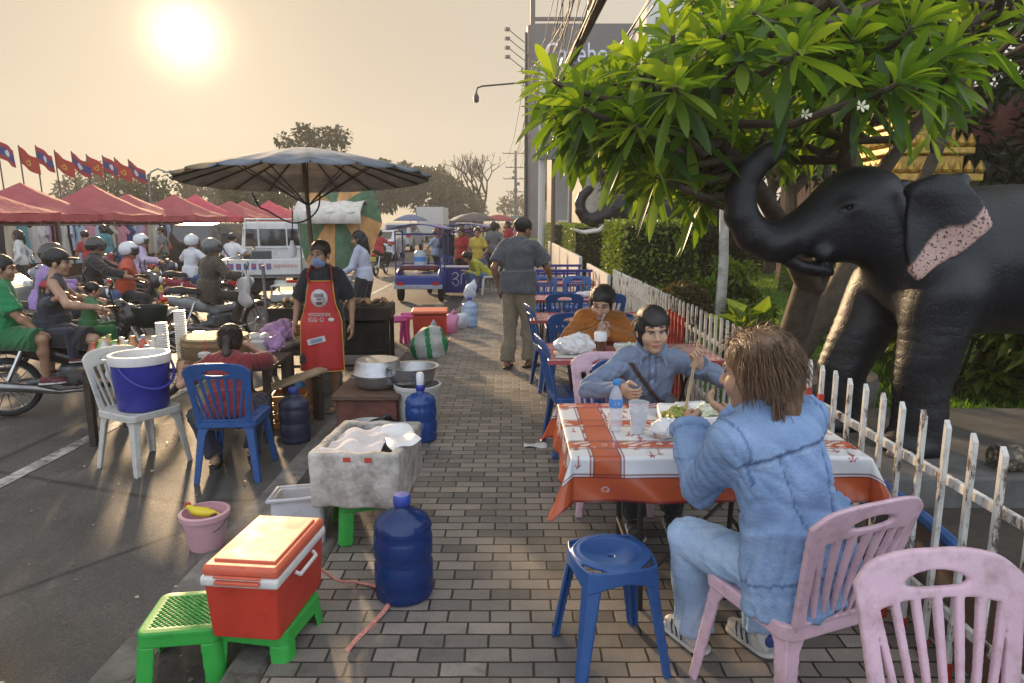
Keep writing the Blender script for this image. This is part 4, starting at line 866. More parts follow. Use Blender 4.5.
rounded(-5.75, 5.4, .4, 9, 0, 15.98, 1.2).build('wall', mat('grey_wall', (.20, .205, .22), .7, var=.2, scale=.3, dirt=.3), t, sharp=.5)
for z in range(5):
    for k in range(4):
        b = MB(); b.box((-3.3 + 2.5 * k, .36, 2.2 + 2.9 * z), (1.7, .12, 1.9)); b.build('window', glass('dark_window', (.05, .06, .07)) if (z + k) % 3 else LC, t)
b = MB(); b.tube([(-5.9, .2, 15.9), (-5.9, -.6, 14.8), (-5.9, -.6, 0)], .22, 8); b.tube([(-6, .2, 15.95), (0, -.3, 15.95)], .12, 6); b.build('drain_pipe', mat('pipe_dark', (.08, .08, .085), .6), t)
text('sign_lettering', 'Cacebou', 3.1, mat('sign_pale', (.55, .60, .72), .6), t, (-.3, -.08, 19.2), (R(90), 0, 0), .06, 7.6)
text('sign_lettering', 'ooo u ooo', 1.2, mat('sign_pale', (.55, .60, .72), .6), t, (-.3, -.08, 17.5), (R(90), 0, 0), .06, 6.6)
for k in range(4):
    b = MB(); z = 21.2 - .9 * k; x = -6.0; b.tube([(x, .6, z - .8), (x - 1.1, -.1, z - .2), (x - 2.0, -.6, z + .4)], .05, 5); b.box((x - 2.1, -.65, z + .35), (.5, .4, .3), rz=.4); b.build('floodlight', mat('lamp_dark', (.05, .05, .055), .5), t)
b = MB(); b.box((-5.4, 1, 24), (.5, .5, 3.6)); b.box((-2.2, 1, 23.0), (6, .3, .35)); b.box((.6, 1, 24), (.4, .4, 3.6)); b.build('roof_frame', mat('lamp_dark', (.05, .05, .055), .5), t)
t = thing('white_tower_building', 'white narrow building with balconies behind the leaves', 'building', (13.5, 58, 0)); b = MB(); b.box((0, 0, 9), (7, 8, 18)); b.build('wall', mat('white_block', (.6, .59, .56), .8, var=.12, scale=.4, dirt=.25), t)
for z in range(6):
    for k in range(3): b = MB(); b.box((-2.2 + 2.2 * k, -4, 2 + 2.8 * z), (1.3, .15, 1.6)); b.build('window', glass('dark_window'), t)
t = thing('shop_house', 'low grey shop house with signs under the utility wires', 'building', (6.0, 46, 0)); b = MB(); b.box((0, 0, 3.4), (7, 8, 6.8)); b.build('wall', mat('grey_wall', (.20, .205, .22)), t)
for k in range(8): b = MB(); b.box((-2.9 + .82 * k, -4.06, 1.6 + (k * 37 % 5) * .95), (.7, .12, .7 + .3 * (k % 3))); b.build('sign_board', mat('sign_%d' % (k % 4), [(.55, .52, .46), (.30, .07, .06), (.10, .16, .30), (.16, .17, .18)][k % 4], .6), t)

# ---- poles, wires, street lamp
CP = mat('concrete_pole', (.40, .385, .36), .8, var=.2, scale=3, bump=.4, dirt=.3); ST = mat('galvanised', (.20, .20, .21), .45, .6, var=.2); WI = mat('cable_black', (.018, .017, .017), .6)
def pole(label, x, y, h, arms, r0=.15, m=None, extra=0):
    t = thing('utility_pole', label, 'pole', (x, y, 0)); b = MB(); b.tube([(0, 0, -.2), (0, 0, h)], [r0, r0 * .7], 10); b.build('post', m or CP, t)
    for z, w in arms: b = MB(); b.box((0, 0, z), (w, .1, .1)); [b.lathe([(.04, 0), (.05, .05), (.03, .16)], (-w / 2 + w * k / 4, 0, z + .05), 8) for k in range(5)]; b.build('crossarm', ST, t)
    for k in range(extra): b = MB(); b.box((.3 * math.sin(k * 2), -.2, h * (.55 + .07 * k)), (.5, .35, .35)); b.build('junction_box', ST, t)
    return t
pole('white concrete utility pole in front of the bright green tree', 1.32, 31, 8.6, [(8.2, 1.8), (7.2, 1.8)], .17, mat('white_pole', (.62, .61, .58), .7, var=.1), 2); pole('brown timber utility pole right of the white one', 1.62, 27.5, 8.0, [(7.6, 1.4)], .09, mat('brown_pole', (.16, .11, .075), .8), 1)
pole('distant pole with double crossarms left of the grey building', .45, 88, 10.6, [(10.3, 3.2), (8.6, 2.4), (7.2, 3.0), (5.6, 2.2)], .22, ST, 4); pole('utility pole carrying the cable bundle near the shop house', 3.2, 38, 9.4, [(9.0, 2.2), (7.6, 2.2), (6.4, 1.8)], .17, None, 4); pole('slim grey pole beside the tusked elephant', 2.05, 24.5, 6.5, [(6.0, .9)], .07, ST, 1)
def wires(name, label, A, B, n, sa, sb, r, sag, m=WI, seed=1):
    rr = random.Random(seed); b = MB()
    for k in range(n):
        o1 = Vector((rr.uniform(-1, 1), rr.uniform(-.3, .3), rr.uniform(-1, 1))) * sa; o2 = Vector((rr.uniform(-1, 1), 0, rr.uniform(-1, 1))) * sb; a = Vector(A) + o1; c = Vector(B) + o2
        b.tube([a.lerp(c, i / 14) - Vector((0, 0, sag * rr.uniform(.8, 1.2) * 4 * (i / 14) * (1 - i / 14))) for i in range(15)], r * rr.uniform(.7, 1.3), 5)
    o = b.build(name, m); tag(o, label, 'cables'); return o
wires('cable_bundle', 'thick sagging bundle of cables running down to the leaves', tuple(px(640, -90, 9)), tuple(px(536, 122, 33)), 20, .11, .16, .016, .25, mat('cable_brown', (.055, .035, .025), .6), 3)
wires('power_lines', 'fan of thin black power lines above the street corner', tuple(px(590, -90, 10)), tuple(px(548, 80, 31)), 18, .42, .7, .009, .3, WI, 5); wires('power_lines', 'separate pair of cables crossing the plumeria leaves', tuple(px(690, -60, 8)), tuple(px(560, 120, 36)), 3, .07, .1, .014, .4, WI, 7); wires('power_lines', 'long distant wires from the white pole to the far pole', (1.32, 31, 8.2), (.45, 88, 9.4), 8, .8, 1.2, .016, .9, WI, 8)
t = thing('street_lamp', 'old street lamp on a long arm against the sky', 'street lamp', (.50, 25.2, PZ)); b = MB(); b.tube([(0, 0, 0), (0, 0, 8.2)], [.075, .05], 8); b.build('post', mat('lamp_post', (.06, .055, .05), .6), t)
b = MB(); b.tube([(0, 0, 6.55), (-1.55, 0, 6.42), (-1.72, 0, 6.36), (-1.76, 0, 6.2)], .03, 8); b.build('arm', mat('lamp_post', (.06, .055, .05)), t); b = MB(); b.lathe([(.03, -.34), (.09, -.3), (.1, -.14), (.06, -.06), (.03, 0)], (-1.76, 0, 6.2), 12); b.build('lamp_head', mat('lamp_dark', (.05, .05, .055)), t)
t = thing('far_street_lamp', 'curved swan-neck street lamp behind the market tents', 'street lamp', (-22.3, 43, 0)); b = MB(); b.tube([(0, 0, 0), (0, 0, 4.4), (.15, 0, 4.85), (.6, 0, 5.05), (1.0, 0, 4.9)], .05, 8); b.build('post', ST, t); b = MB(); b.box((1.1, 0, 4.85), (.35, .15, .1)); b.build('lamp_head', ST, t)
# ------------------------------------------------------------------ plastic chairs and stools (moulded shapes)
def plastic(name, col, dirt=.12, rough=.38, sun=.1):
    return mat('plastic_' + name, col, rough, var=.10, scale=5, bump=.10, bscale=140, spec=.5, dirt=dirt, dcol=mul(col, .45), dscale=16)
PK = mat('plastic_pink', (.60, .41, .49), .42, var=.12, scale=5, bump=.12, bscale=140, dirt=.42, dcol=(.24, .15, .13), dscale=13); BL = plastic('blue', (.025, .085, .26), .28); WH = plastic('white', (.55, .53, .48), .35); GRN = plastic('green', (.035, .34, .05), .28); MAG = plastic('magenta', (.50, .07, .26), .15)
def chair_parts(slats=5):
    """a stacking chair without arms: returns seat, backrest and leg shapes; seat height .44, faces +y"""
    st = SDF(.03)
    def seat(P):
        x, y, z = P[:, 0], P[:, 1], P[:, 2]; hw = .205 - .02 * (y < 0) * (-y / .2); q = np.abs(np.stack([x / hw * .2, y], 1)) - .165; d2 = np.sqrt((np.maximum(q, 0) ** 2).sum(1)) + np.minimum(q.max(1), 0) - .04
        dish = .44 - .012 * np.cos(np.clip(x / .2, -1, 1) * 1.5) + .02 * np.clip(-y - .1, 0, 1) - .10 * np.clip(y - .15, 0, 1) ** 1.0
        slots = np.where((np.abs(y + .02) < .055), np.abs(((x + .1) % .04) - .02) - .006, .02)
        return np.maximum(np.maximum(d2, np.abs(z - dish) - .009), -slots * .8)
    st.fn(seat, (-.22, -.23, .39), (.22, .23, .48), k=0)
    def rim(P):
        x, y, z = P[:, 0], P[:, 1], P[:, 2]; q = np.abs(np.stack([x, y], 1)) - .16; d2 = np.sqrt((np.maximum(q, 0) ** 2).sum(1)) + np.minimum(q.max(1), 0) - .042
        return np.sqrt(np.maximum(np.abs(d2) - .006, 0) ** 2 + np.maximum(np.abs(z - .425) - .022, 0) ** 2) - .004
    st.fn(rim, (-.23, -.23, .38), (.23, .23, .47), k=.01)
    bk = SDF(0)
    def back(P):
        x, y, z = P[:, 0], P[:, 1], P[:, 2]; h = z - .43; yy = y + .20 + h * .22 + .10 * h * h - .35 * x * x * (h > 0) * np.clip(h * 3, 0, 1)
        hw = .185 + .045 * np.clip(h / .4, 0, 1); top = .455 - 1.15 * np.maximum(np.abs(x) - .05, 0) ** 2 - 6 * np.maximum(np.abs(x) - .16, 0) ** 2
        o = np.maximum(np.maximum(np.abs(x) - hw, h - top), -h)
        hand = np.sqrt((x / .085) ** 2 + ((h - .385 + .9 * x * x) / .021) ** 2) - 1; hand *= .02
        inn = np.maximum(np.maximum(np.abs(x) - (hw - .043), h - (top - .115)), -(h - .03)); fan = .55 + h * 1.15
        u = x / np.maximum(fan, .2) ; gap = np.abs(((u + .0625 * 8) % .0625) - .03125) - (.0185 if slats == 5 else .016)
        holes = np.maximum(inn, gap * fan)
        d = np.maximum(np.maximum(o, -hand), -holes)
        return np.sqrt(np.maximum(d + .006, 0) ** 2 + np.maximum(np.abs(yy) - .004, 0) ** 2) + np.minimum(np.maximum(d + .006, np.abs(yy) - .004), 0) - .006
    bk.fn(back, (-.25, -.37, .41), (.25, -.12, .91), k=0)
    legs = []
    for sx in (-1, 1):
        for sy in (-1, 1):
            s = SDF(.0)
            def leg(P, sx=sx, sy=sy):
                z = P[:, 2]; t = (.44 - z) / .44; cx = sx * (.178 + .045 * t); cy = sy * (.178 + .055 * t) ; w = .034 - .014 * t + .03 * np.clip(1 - t * 5, 0, 1); u = (P[:, 0] - cx) * sx; v = (P[:, 1] - cy) * sy
                a = np.maximum(np.abs(u) - .0075, np.maximum(v - .008, -v - w * 1.6)); b = np.maximum(np.abs(v) - .0075, np.maximum(u - .008, -u - w * 1.6)); d = np.minimum(a, b); return np.maximum(np.maximum(d, z - .44), -z)
            s.fn(leg, (sx * .2 - .09, sy * .2 - .09, -.01), (sx * .2 + .09, sy * .2 + .09, .45), k=0); legs.append(s)
    return st, bk, legs
CH = None
def chair(label, loc, rz, m, group=None, hi=False, name='plastic_chair'):
    key = ('chair', hi)
    st, bk, legs = chair_parts(); r = .0042 if hi else .0075
    d = cached(key, lambda: [x.mesh(r if i < 2 else r * 1.2) for i, x in enumerate([st, bk] + legs)])
    t = thing(name, label, 'chair', loc, rz, group)
    for n, (V, F, MI) in zip(['seat', 'backrest'] + ['leg'] * 4, d): mesh_obj(n, V, F, m, t)
    return t
chair('pink plastic chair carrying the woman in the denim jacket', (.975, 2.21, PZ), R(22), PK, 'pink plastic chairs', True)
chair('empty pink plastic chair in the right foreground corner', (1.10, 1.30, PZ), R(186), PK, 'pink plastic chairs', True)
chair('pink plastic chair under the woman in the grey shirt', (.60, 3.98, PZ), R(180), PK, 'pink plastic chairs')
chair('blue plastic chair under the red shirt woman at the stall', (-2.03, 4.82, 0), R(4), BL, 'blue plastic chairs', True)
chair('dirty white plastic chair carrying the blue ice bucket', (-2.80, 4.98, 0), R(-118), WH, None, True)
for x, y, rz, lab in [(.70, 4.42, 4, 'blue plastic chair with its back to the grey shirt woman'), (.50, 5.0, -82, 'blue plastic chair at the left end of the orange shirt woman\'s table'), (.72, 5.55, 180, 'blue plastic chair under the orange shirt woman'), (1.1, 5.62, 175, 'blue plastic chair right behind the orange shirt woman'), (.55, 6.55, 2, 'dark blue chair pushed in at the second pink table'), (.46, 6.95, -80, 'blue chair at the left end of the second pink table'), (.95, 6.55, -4, 'blue chair right of the dark chair at the second pink table'), (.62, 8.3, 0, 'blue chair before the farthest pink table'), (1.1, 8.28, 5, 'blue chair at the farthest pink table by the fence'), (.5, 10.2, 185, 'blue chair behind the farthest pink table'), (1.0, 10.3, 178, 'last blue chair in the row near the red triangles')]:
    chair(lab, (x, y, PZ), R(rz), BL, 'blue plastic chairs')
def stool_round(label, loc, rz):
    t = thing('plastic_stool', label, 'stool', loc, rz); s = SDF(.012)
    def seat(P):
        r = np.sqrt(P[:, 0] ** 2 + P[:, 1] ** 2); z = P[:, 2]; top = .445 - .022 * np.clip(1 - (r / .115) ** 2, 0, 1) - .06 * np.clip(r - .135, 0, 1) + .004 * np.clip(1 - np.abs(r - .122) / .012, 0, 1); hole = .012 - r
        d = np.maximum(r - .150, np.abs(z - top + .006) - .007); return np.maximum(d, hole)
    s.fn(seat, (-.17, -.17, .38), (.17, .17, .47), k=.02)
    def skirt(P):
        r = np.maximum(np.abs(P[:, 0]), np.abs(P[:, 1])) * .6 + np.sqrt(P[:, 0] ** 2 + P[:, 1] ** 2) * .4; a = np.arctan2(P[:, 1], P[:, 0]); arch = .395 - .045 * np.abs(np.cos(2 * a)) ** .0 + .035 * np.abs(np.cos(2 * a)); return np.maximum(np.abs(r - .152 - (.44 - P[:, 2]) * .10) - .0045, np.maximum(P[:, 2] - .437, arch - P[:, 2]))
    s.fn(skirt, (-.19, -.19, .33), (.19, .19, .45), k=.014); sobj(s, .0045, 'seat', BL, t)
    for sx in (-1, 1):
        for sy in (-1, 1):
            l = SDF(0)
            def leg(P, sx=sx, sy=sy):
                z = P[:, 2]; h = (.42 - z) / .42; cx = sx * (.113 + .055 * h); cy = sy * (.113 + .055 * h); d = U((sx, sy, 0)); u = (P[:, 0] - cx) * d[0] + (P[:, 1] - cy) * d[1]; v = -(P[:, 0] - cx) * d[1] + (P[:, 1] - cy) * d[0]; w = .042 - .018 * h
                q = np.maximum(np.abs(u + np.abs(v) * .55 - .018) - .0065 , np.abs(v) - w); rib = np.maximum(np.abs(v) - .006, np.abs(u) - .012); return np.maximum(np.minimum(q, rib), np.maximum(z - .425, -z))
            l.fn(leg, (sx * .14 - .09, sy * .14 - .09, -.01), (sx * .14 + .09, sy * .14 + .09, .43), k=0); sobj(l, .0045, 'leg', BL, t)
    return t
stool_round('blue plastic stool with a round dished seat in the foreground', (.385, 2.47, PZ), R(12))
def stool_sq(label, loc, rz, m, h=.26, w=.17, name='plastic_stool', group='green plastic stools'):
    t = thing(name, label, 'stool', loc, rz, group)
    def mk():
        s = SDF(.01)
        def top(P):
            x, y, z = P.T; q = np.abs(np.stack([x, y], 1)) - (w - .035); d2 = np.sqrt((np.maximum(q, 0) ** 2).sum(1)) + np.minimum(q.max(1), 0) - .035; u = (x + y) / .0226; v = (x - y) / .0226
            hole = np.where((np.abs(x) < w - .035) & (np.abs(y) < w - .035), .0066 - np.sqrt((((u + .5) % 1 - .5) ** 2 + ((v + .5) % 1 - .5) ** 2)) * .016, -.02); d = np.maximum(d2, np.abs(z - h + .006 + .12 * np.maximum(d2 + .02, 0)) - .006); return np.maximum(d, hole)
        s.fn(top, (-w, -w, h - .03), (w, w, h + .005), k=.004)
        def skirt(P):
            x, y, z = P.T; q = np.abs(np.stack([x, y], 1)) - (w - .035 + (h - z) * .09)[:, None]; d2 = np.sqrt((np.maximum(q, 0) ** 2).sum(1)) + np.minimum(q.max(1), 0) - .033; return np.maximum(np.abs(d2) - .004, np.maximum(z - h + .006, h - .062 - z))
        s.fn(skirt, (-w - .02, -w - .02, h - .07), (w + .02, w + .02, h), k=.01); out = [s.mesh(.0036)]
        for sx in (-1, 1):
            for sy in (-1, 1):
                l = SDF(0)
                def leg(P, sx=sx, sy=sy):
                    x, y, z = P.T; q = np.abs(np.stack([x, y], 1)) - (w - .035 + (h - z) * .09)[:, None]; d2 = np.sqrt((np.maximum(q, 0) ** 2).sum(1)) + np.minimum(q.max(1), 0) - .033; lim = (h - z) * .1 - .0 ; return np.maximum(np.maximum(np.abs(d2) - .0045, np.maximum(w - .072 + lim * .9 - x * sx, w - .072 + lim * .9 - y * sy)), np.maximum(z - h + .058, -z))
                a = (sx * w * .95, sy * w * .95); l.fn(leg, (a[0] - .1, a[1] - .1, 0), (a[0] + .1, a[1] + .1, h - .05), k=0); out.append(l.mesh(.0055))
        return out
    for n, (V, F, MI) in zip(['seat'] + ['leg'] * 4, cached(('sq', h, w), mk)): mesh_obj(n, V, F, m, t)
    return t
stool_sq('empty green plastic stool with a perforated top by the kerb', (-1.32, 2.56, .005), R(8), GRN, .255, .15)
stool_sq('green plastic stool under the left end of the red cool box', (-1.01, 2.60, .006), R(-10), GRN, .24, .155); stool_sq('green plastic stool holding up the dirty foam box', (-.80, 3.62, PZ), R(20), GRN, .24)
def pink_stool(lab, x, y, rz, z=0):
    t = thing('toilet_stool', lab, 'stool', (x, y, z), rz, 'magenta plastic stools'); s = SDF(.03); s.box((0, 0, .40), (.17, .14, .03), .03); s.cap((-.15, -.10, .45), (.15, -.10, .45), .025); s.box((0, 0, .44), (.11, .09, .03), .03, sub=True, k=.03); sobj(s, .012, 'seat', MAG, t)
    for sx in (-1, 1):
        for sy in (-1, 1): s = SDF(.02); s.cap((sx * .14, sy * .1, .40), (sx * .17, sy * .13, 0), .032, .026, ends=(0, 1)); sobj(s, .012, 'leg', MAG, t)
pink_stool('magenta plastic stool standing left of the red bin', -1.72, 10.0, R(20)); pink_stool('second magenta stool stacked behind beside the red bin', -1.50, 10.35, R(-15))

# ------------------------------------------------------------------ left foreground: coolers, jugs, buckets
def rbox(name, c, d, rnd, m, parent, res=.008, X=None, wob=None):
    s = SDF(.0); s.box(c, np.array(d) / 2, rnd); return sobj(s, res, name, m, parent, X, wob)
RED = plastic('cooler_red', (.50, .042, .022), .30, .42); RLID = plastic('cooler_lid', (.58, .115, .06), .35, .5); CW = plastic('cooler_white', (.62, .60, .57), .15)
t = thing('cool_box', 'red cool box with orange lid and white trim', 'cool box', (-1.00, 2.60, .246), R(-6)); t.scale = (.88, .88, .92); s = SDF(.004)
def tub(P):
    x, y, z = P.T; k = .93 + .07 * z / .24; q = np.abs(np.stack([x / k, y / k], 1)) - P3(.165, .265) + .02; d2 = np.sqrt((np.maximum(q, 0) ** 2).sum(1)) + np.minimum(q.max(1), 0) - .02; return np.maximum(d2, np.abs(z - .12) - .12)
s.fn(tub, (-.18, -.28, 0), (.18, .28, .24), k=0); sobj(s, .006, 'tub', RED, t, sharp=.8)
rbox('trim', (0, 0, .2615), (.352, .552, .043), .014, CW, t, .0055); rbox('lid', (0, .004, .301), (.344, .535, .05), .02, RLID, t, .0055)
rbox('lid_panel', (0, .01, .326), (.285, .44, .012), .006, RLID, t, .005)
b = MB(); b.box((0, -.283, .268), (.20, .022, .016), 0); b.box((0, -.281, .29), (.21, .014, .010), 0); b.build('latch', RLID, t, bevel=.004)
for sx in (-1, 1): b = MB(); b.tube([(sx * .176, -.10, .235), (sx * .196, -.09, .22), (sx * .196, .09, .22), (sx * .176, .10, .235)], .009, 8); b.build('handle', CW, t)
# foam box
FO = mat('dirty_foam', (.50, .47, .43), .9, var=.2, scale=6, bump=.9, bscale=35, dirt=.75, dcol=(.085, .065, .05), dscale=9)
t = thing('foam_box', 'dirty white foam ice box standing open on a green stool', 'ice box', (-.79, 3.62, .362), R(-4)); s = SDF(.0); s.box((0, 0, .15), (.235, .30, .15), .018); s.box((0, 0, .22), (.185, .25, .20), .02, sub=True, k=.004); s.cut.append(lambda P: P[:, 2] - .296); sobj(s, .008, 'box', FO, t, wob=(.003, 30, 4))

for dx in (0, .11): b = MB(); b.add([(x * .4 - .03 + dx, -.305, .255 + z) for x, z in ((-.05, 0), (.05, 0), (.045, .025), (-.045, .025))], [(0, 1, 2, 3)]); b.build('tape_mark', mat('red_tape', (.45, .06, .04), .6), t, smooth=False, solid=.002)
def cloth(name, lab, loc, rz, w, d, m, fn, seed=1, n=26, thick=.004, top=True):
    r = np.random.default_rng(seed); b = MB(); b.grid(lambda u, v: ((u - .5) * w + .01 * math.sin(9 * v + seed), (v - .5) * d + .01 * math.sin(8 * u + 2 * seed), fn(u, v)), n, n); o = b.build(name, m, solid=thick, subsurf=1); o.location = loc; o.rotation_euler = (0, 0, rz); tag(o, lab, 'cloth'); return o
TW = mat('white_towel', (.66, .58, .56), .95, var=.15, bump=.7, bscale=120, sheen=.3)
def towel(u, v): a = abs(u - .5) * 2; return .034 + .035 * math.exp(-((u - .45) / .3) ** 2 - ((v - .5) / .35) ** 2) + .014 * math.sin(13 * u + 5 * v) + .010 * math.sin(19 * v - 6 * u) - .05 * max(0, v * -1 + .08) * 4
cloth('ice_towel', 'pinkish white towel covering the ice in the foam box', (-.84, 3.59, .60), R(-4), .34, .46, TW, towel, 2)
cloth('plastic_wrap', 'crumpled white plastic sheet over the foam box corner', (-.63, 3.62, .61), R(24), .16, .40, mat('white_plastic_bag', (.66, .66, .68), .35, var=.1, bump=.5, bscale=30), lambda u, v: .035 + .04 * u + .006 * math.sin(7 * u + 4 * v * v) + .007 * math.sin(6 * v + 5 * u * v), 3)
JB = clear('jug_blue', (.16, .33, .78), .12, .42, (.015, .05, .19))
def jug(lab, loc, sc=1, m=None, cap=None, rz=0):
    t = thing('water_jug', lab, 'water jug', loc, rz, 'big blue water jugs'); b = MB(); p = [(.02, .004), (.118, 0), (.130, .012), (.134, .04), (.128, .06), (.134, .075), (.134, .16), (.127, .175), (.127, .19), (.134, .205), (.134, .29), (.127, .303), (.130, .318), (.132, .34), (.115, .375), (.075, .402), (.040, .412), (.034, .42), (.034, .445)]
    b.lathe([(r * sc, z * sc) for r, z in p], n=40); b.build('bottle', m or JB, t, sharp=1.2)
    b = MB(); b.lathe([(.037 * sc, .438 * sc), (.040 * sc, .442 * sc), (.040 * sc, .476 * sc), (.034 * sc, .486 * sc), (.004, .487 * sc)], n=24); b.build('cap', cap or plastic('cap_blue', (.03, .06, .32), .05), t); return t
jug('big blue water jug standing on the paving in the foreground', (-.50, 2.93, PZ), 1.0)
jug('blue water jug with a white pump cap by the bucket', (-.72, 5.22, PZ), .92, clear('jug_bright', (.2, .4, .85), .2, .3, (.02, .075, .29)), plastic('cap_deep', (.02, .04, .30)))
t = bpy.data.objects['water_jug.001']; b = MB(); b.lathe([(.026, .43), (.03, .44), (.032, .53), (.02, .545)], n=16); b.build('pump_cup', clear('cup_white', (.85, .87, .9), .3, .15), t)
jug('clear pale water jug standing at the kerb by the man', (-.70, 11.2, PZ), 1.0, clear('jug_clear', (.45, .58, .78), .15, .35)); jug('dark water jug under the stall table beside the red shirt woman', (-1.83, 5.55, 0), .95, plastic('jug_dark', (.03, .035, .07), .3))
def bucket(lab, loc, rt, rb_, h, m, rimm=None, cat='bucket', handle=True, name='bucket', rz=0):
    t = thing(name, lab, cat, loc, rz); b = MB(); b.lathe([(.01, .004), (rb_, 0), (rb_ + .004, .01), (rt, h - .03)], n=40, close=False); b.lathe([(rt - .006, h - .02), (rb_ - .004, .012), (.01, .012)], n=40, close=False); b.build('pail', m, t, sharp=1.0)
    b = MB(); b.lathe([(rt - .006, h - .032), (rt + .010, h - .032), (rt + .012, h - .004), (rt + .006, h), (rt - .006, h), (rt - .006, h - .032)], n=40, close=False); b.build('rim', rimm or m, t)
    if handle: b = MB(); b.tube([(rt * 1.03 * math.cos(a), -rt * 1.06 * math.sin(a) * .75, h - .035 - rt * .9 * math.sin(a) * .66) for a in [math.pi * k / 14 for k in range(15)]], .0045, 6); b.build('handle', ST, t)
    return t
bucket('small pink bucket with a yellow rubber chicken on the road', (-1.74, 3.64, 0), .125, .09, .215, plastic('bucket_pink', (.62, .36, .40), .2))
t = thing('rubber_chicken', 'yellow rubber chicken toy with red comb inside the pink bucket', 'toy', (-1.74, 3.64, .2)); s = SDF(.02); YEL = plastic('toy_yellow', (.72, .55, .03), .1, .45)
s.ell((-.01, 0, .005), (.065, .035, .028), rotm(0, .15, 0)); s.cap((-.05, 0, .01), (-.085, 0, .035), .02, .017); s.cap((.05, 0, 0), (.09, 0, -.015), .014, .008); sobj(s, .005, 'body', YEL, t); s = SDF(.008); s.ell((-.09, 0, .055), (.018, .007, .011)); s.ell((-.105, 0, .04), (.01, .008, .006)); sobj(s, .004, 'comb', RED, t); s = SDF(.01); s.cap((.05, -.02, -.01), (.075, -.03, .005), .012, .009); sobj(s, .005, 'foot', mat('toy_brown', (.09, .045, .02), .6), t)
t = thing('storage_tub', 'pale translucent plastic tub tilted against the kerb', 'tub', (-1.19, 3.62, .012), R(12)); s = SDF(0); s.box((0, 0, .16), (.14, .21, .16), .03); s.box((0, 0, .20), (.128, .198, .19), .03, sub=True, k=.002); s.cut.append(lambda P: P[:, 2] - .30); sobj(s, .008, 'tub', plastic('tub_grey', (.50, .50, .52), .25), t, Matrix.Rotation(R(-12), 4, 'X')); t2 = t; b = MB(); b.tube([(.15 * sx, .22 * sy, .3) for sx, sy in ((-1, -1), (1, -1), (1, 1), (-1, 1), (-1, -1))], .012, 6, X=Matrix.Rotation(R(-12), 4, 'X')); b.build('rim', plastic('tub_grey', (.5, .5, .52)), t)
t = thing('pink_bag', 'crumpled pink plastic bag beside the foam box', 'bag', (-1.13, 4.12, .15)); s = SDF(.03); s.ell((0, 0, .07), (.10, .09, .08)); s.ell((.03, .02, .14), (.05, .05, .05)); sobj(s, .012, 'bag', plastic('bag_pink', (.50, .20, .34), .1), t, wob=(.016, 28, 3)); b = MB(); b.tube([(.03, .02, .17), (.05, .02, .23), (.09, .03, .2)], [.018, .022, .004], 6); b.build('knot', plastic('bag_pink', (.5, .2, .34)), t)
b = MB(); pts = [(-.86, 2.83, .30), (-.80, 2.90, .20), (-.74, 3.0, .135), (-.62, 2.95, .132), (-.555, 2.82, .131), (-.60, 2.66, .131), (-.64, 2.55, .131), (-.66, 2.48, .131)]
def spline(P, n=6):
    P = [Vector(p) for p in P]; Q = []
    for i in range(len(P) - 1):
        a, p, q, c = P[max(i - 1, 0)], P[i], P[i + 1], P[min(i + 2, len(P) - 1)]
        for k in range(n): t = k / n; Q.append(.5 * ((2 * p) + (q - a) * t + (2 * a - 5 * p + 4 * q - c) * t * t + (3 * p - a - 3 * q + c) * t ** 3))
    return Q + [P[-1]]
b.tube(spline(pts), .011, 7, flat=.6); o = b.build('rope', mat('pink_rope', (.58, .25, .20), .8, var=.3, scale=40, bump=.8, bscale=120)); tag(o, 'pinkish red rope trailing from the cool box over the paving', 'rope')
bucket('yellow bucket cut by the left edge of the photo', (-2.19, 2.42, 0), .15, .12, .34, plastic('bucket_yellow', (.55, .36, .02), .25))
# aluminium pots on a wooden box, white buckets
AL = mat('aluminium', (.46, .46, .47), .32, .85, var=.12, scale=10, bump=.3, bscale=50, dirt=.3, dcol=(.2, .19, .17)); WD = mat('worn_wood', (.13, .075, .05), .7, var=.4, scale=8, bump=.7, bscale=25, stretch=(1, 6, 6), dirt=.3)
t = thing('wooden_box', 'reddish wooden crate table under the aluminium pots', 'box', (-1.20, 5.75, 0)); b = MB(); b.box((0, 0, .19), (.50, .62, .38)); b.build('crate', mat('red_brown_wood', (.16, .055, .04), .65, var=.4, scale=7, bump=.5, dirt=.4), t, bevel=.01); b = MB(); b.box((0, 0, .405), (.56, .68, .045)); b.build('top', WD, t, bevel=.008)
def pot(lab, loc, r, h, lid=0, rz=0):
    t = thing('aluminium_pot', lab, 'pot', loc, rz); b = MB(); b.lathe([(.01, .004), (r * .72, 0), (r * .86, .02), (r * .95, h * .5), (r, h - .008), (r * 1.14, h), (r * 1.14, h + .006), (r * .99, h), (r * .92, h * .5), (r * .8, .03), (.01, .012)], n=44, close=False); b.build('bowl', AL, t, sharp=1)
    if lid: b = MB(); b.lathe([(r * 1.08, h + .008), (r * 1.06, h + .02), (r * .98, h + .03), (r * .93, h + lid * .8), (r * .86, h + lid), (.01, h + lid + .012)], n=44); b.build('lid', AL, t, sharp=.9)
    return t
pot('wide aluminium basin with a second basin turned over it as lid', (-1.15, 5.72, .43), .205, .115, .125); pot('open aluminium pot standing on the white bucket', (-.83, 5.62, .48), .19, .15)
bucket('white plastic bucket under the open aluminium pot', (-.80, 5.62, PZ), .19, .16, .36, CW, handle=False); bucket('white paint bucket with a black bag beside the crate', (-1.10, 5.02, .01), .165, .14, .30, CW)
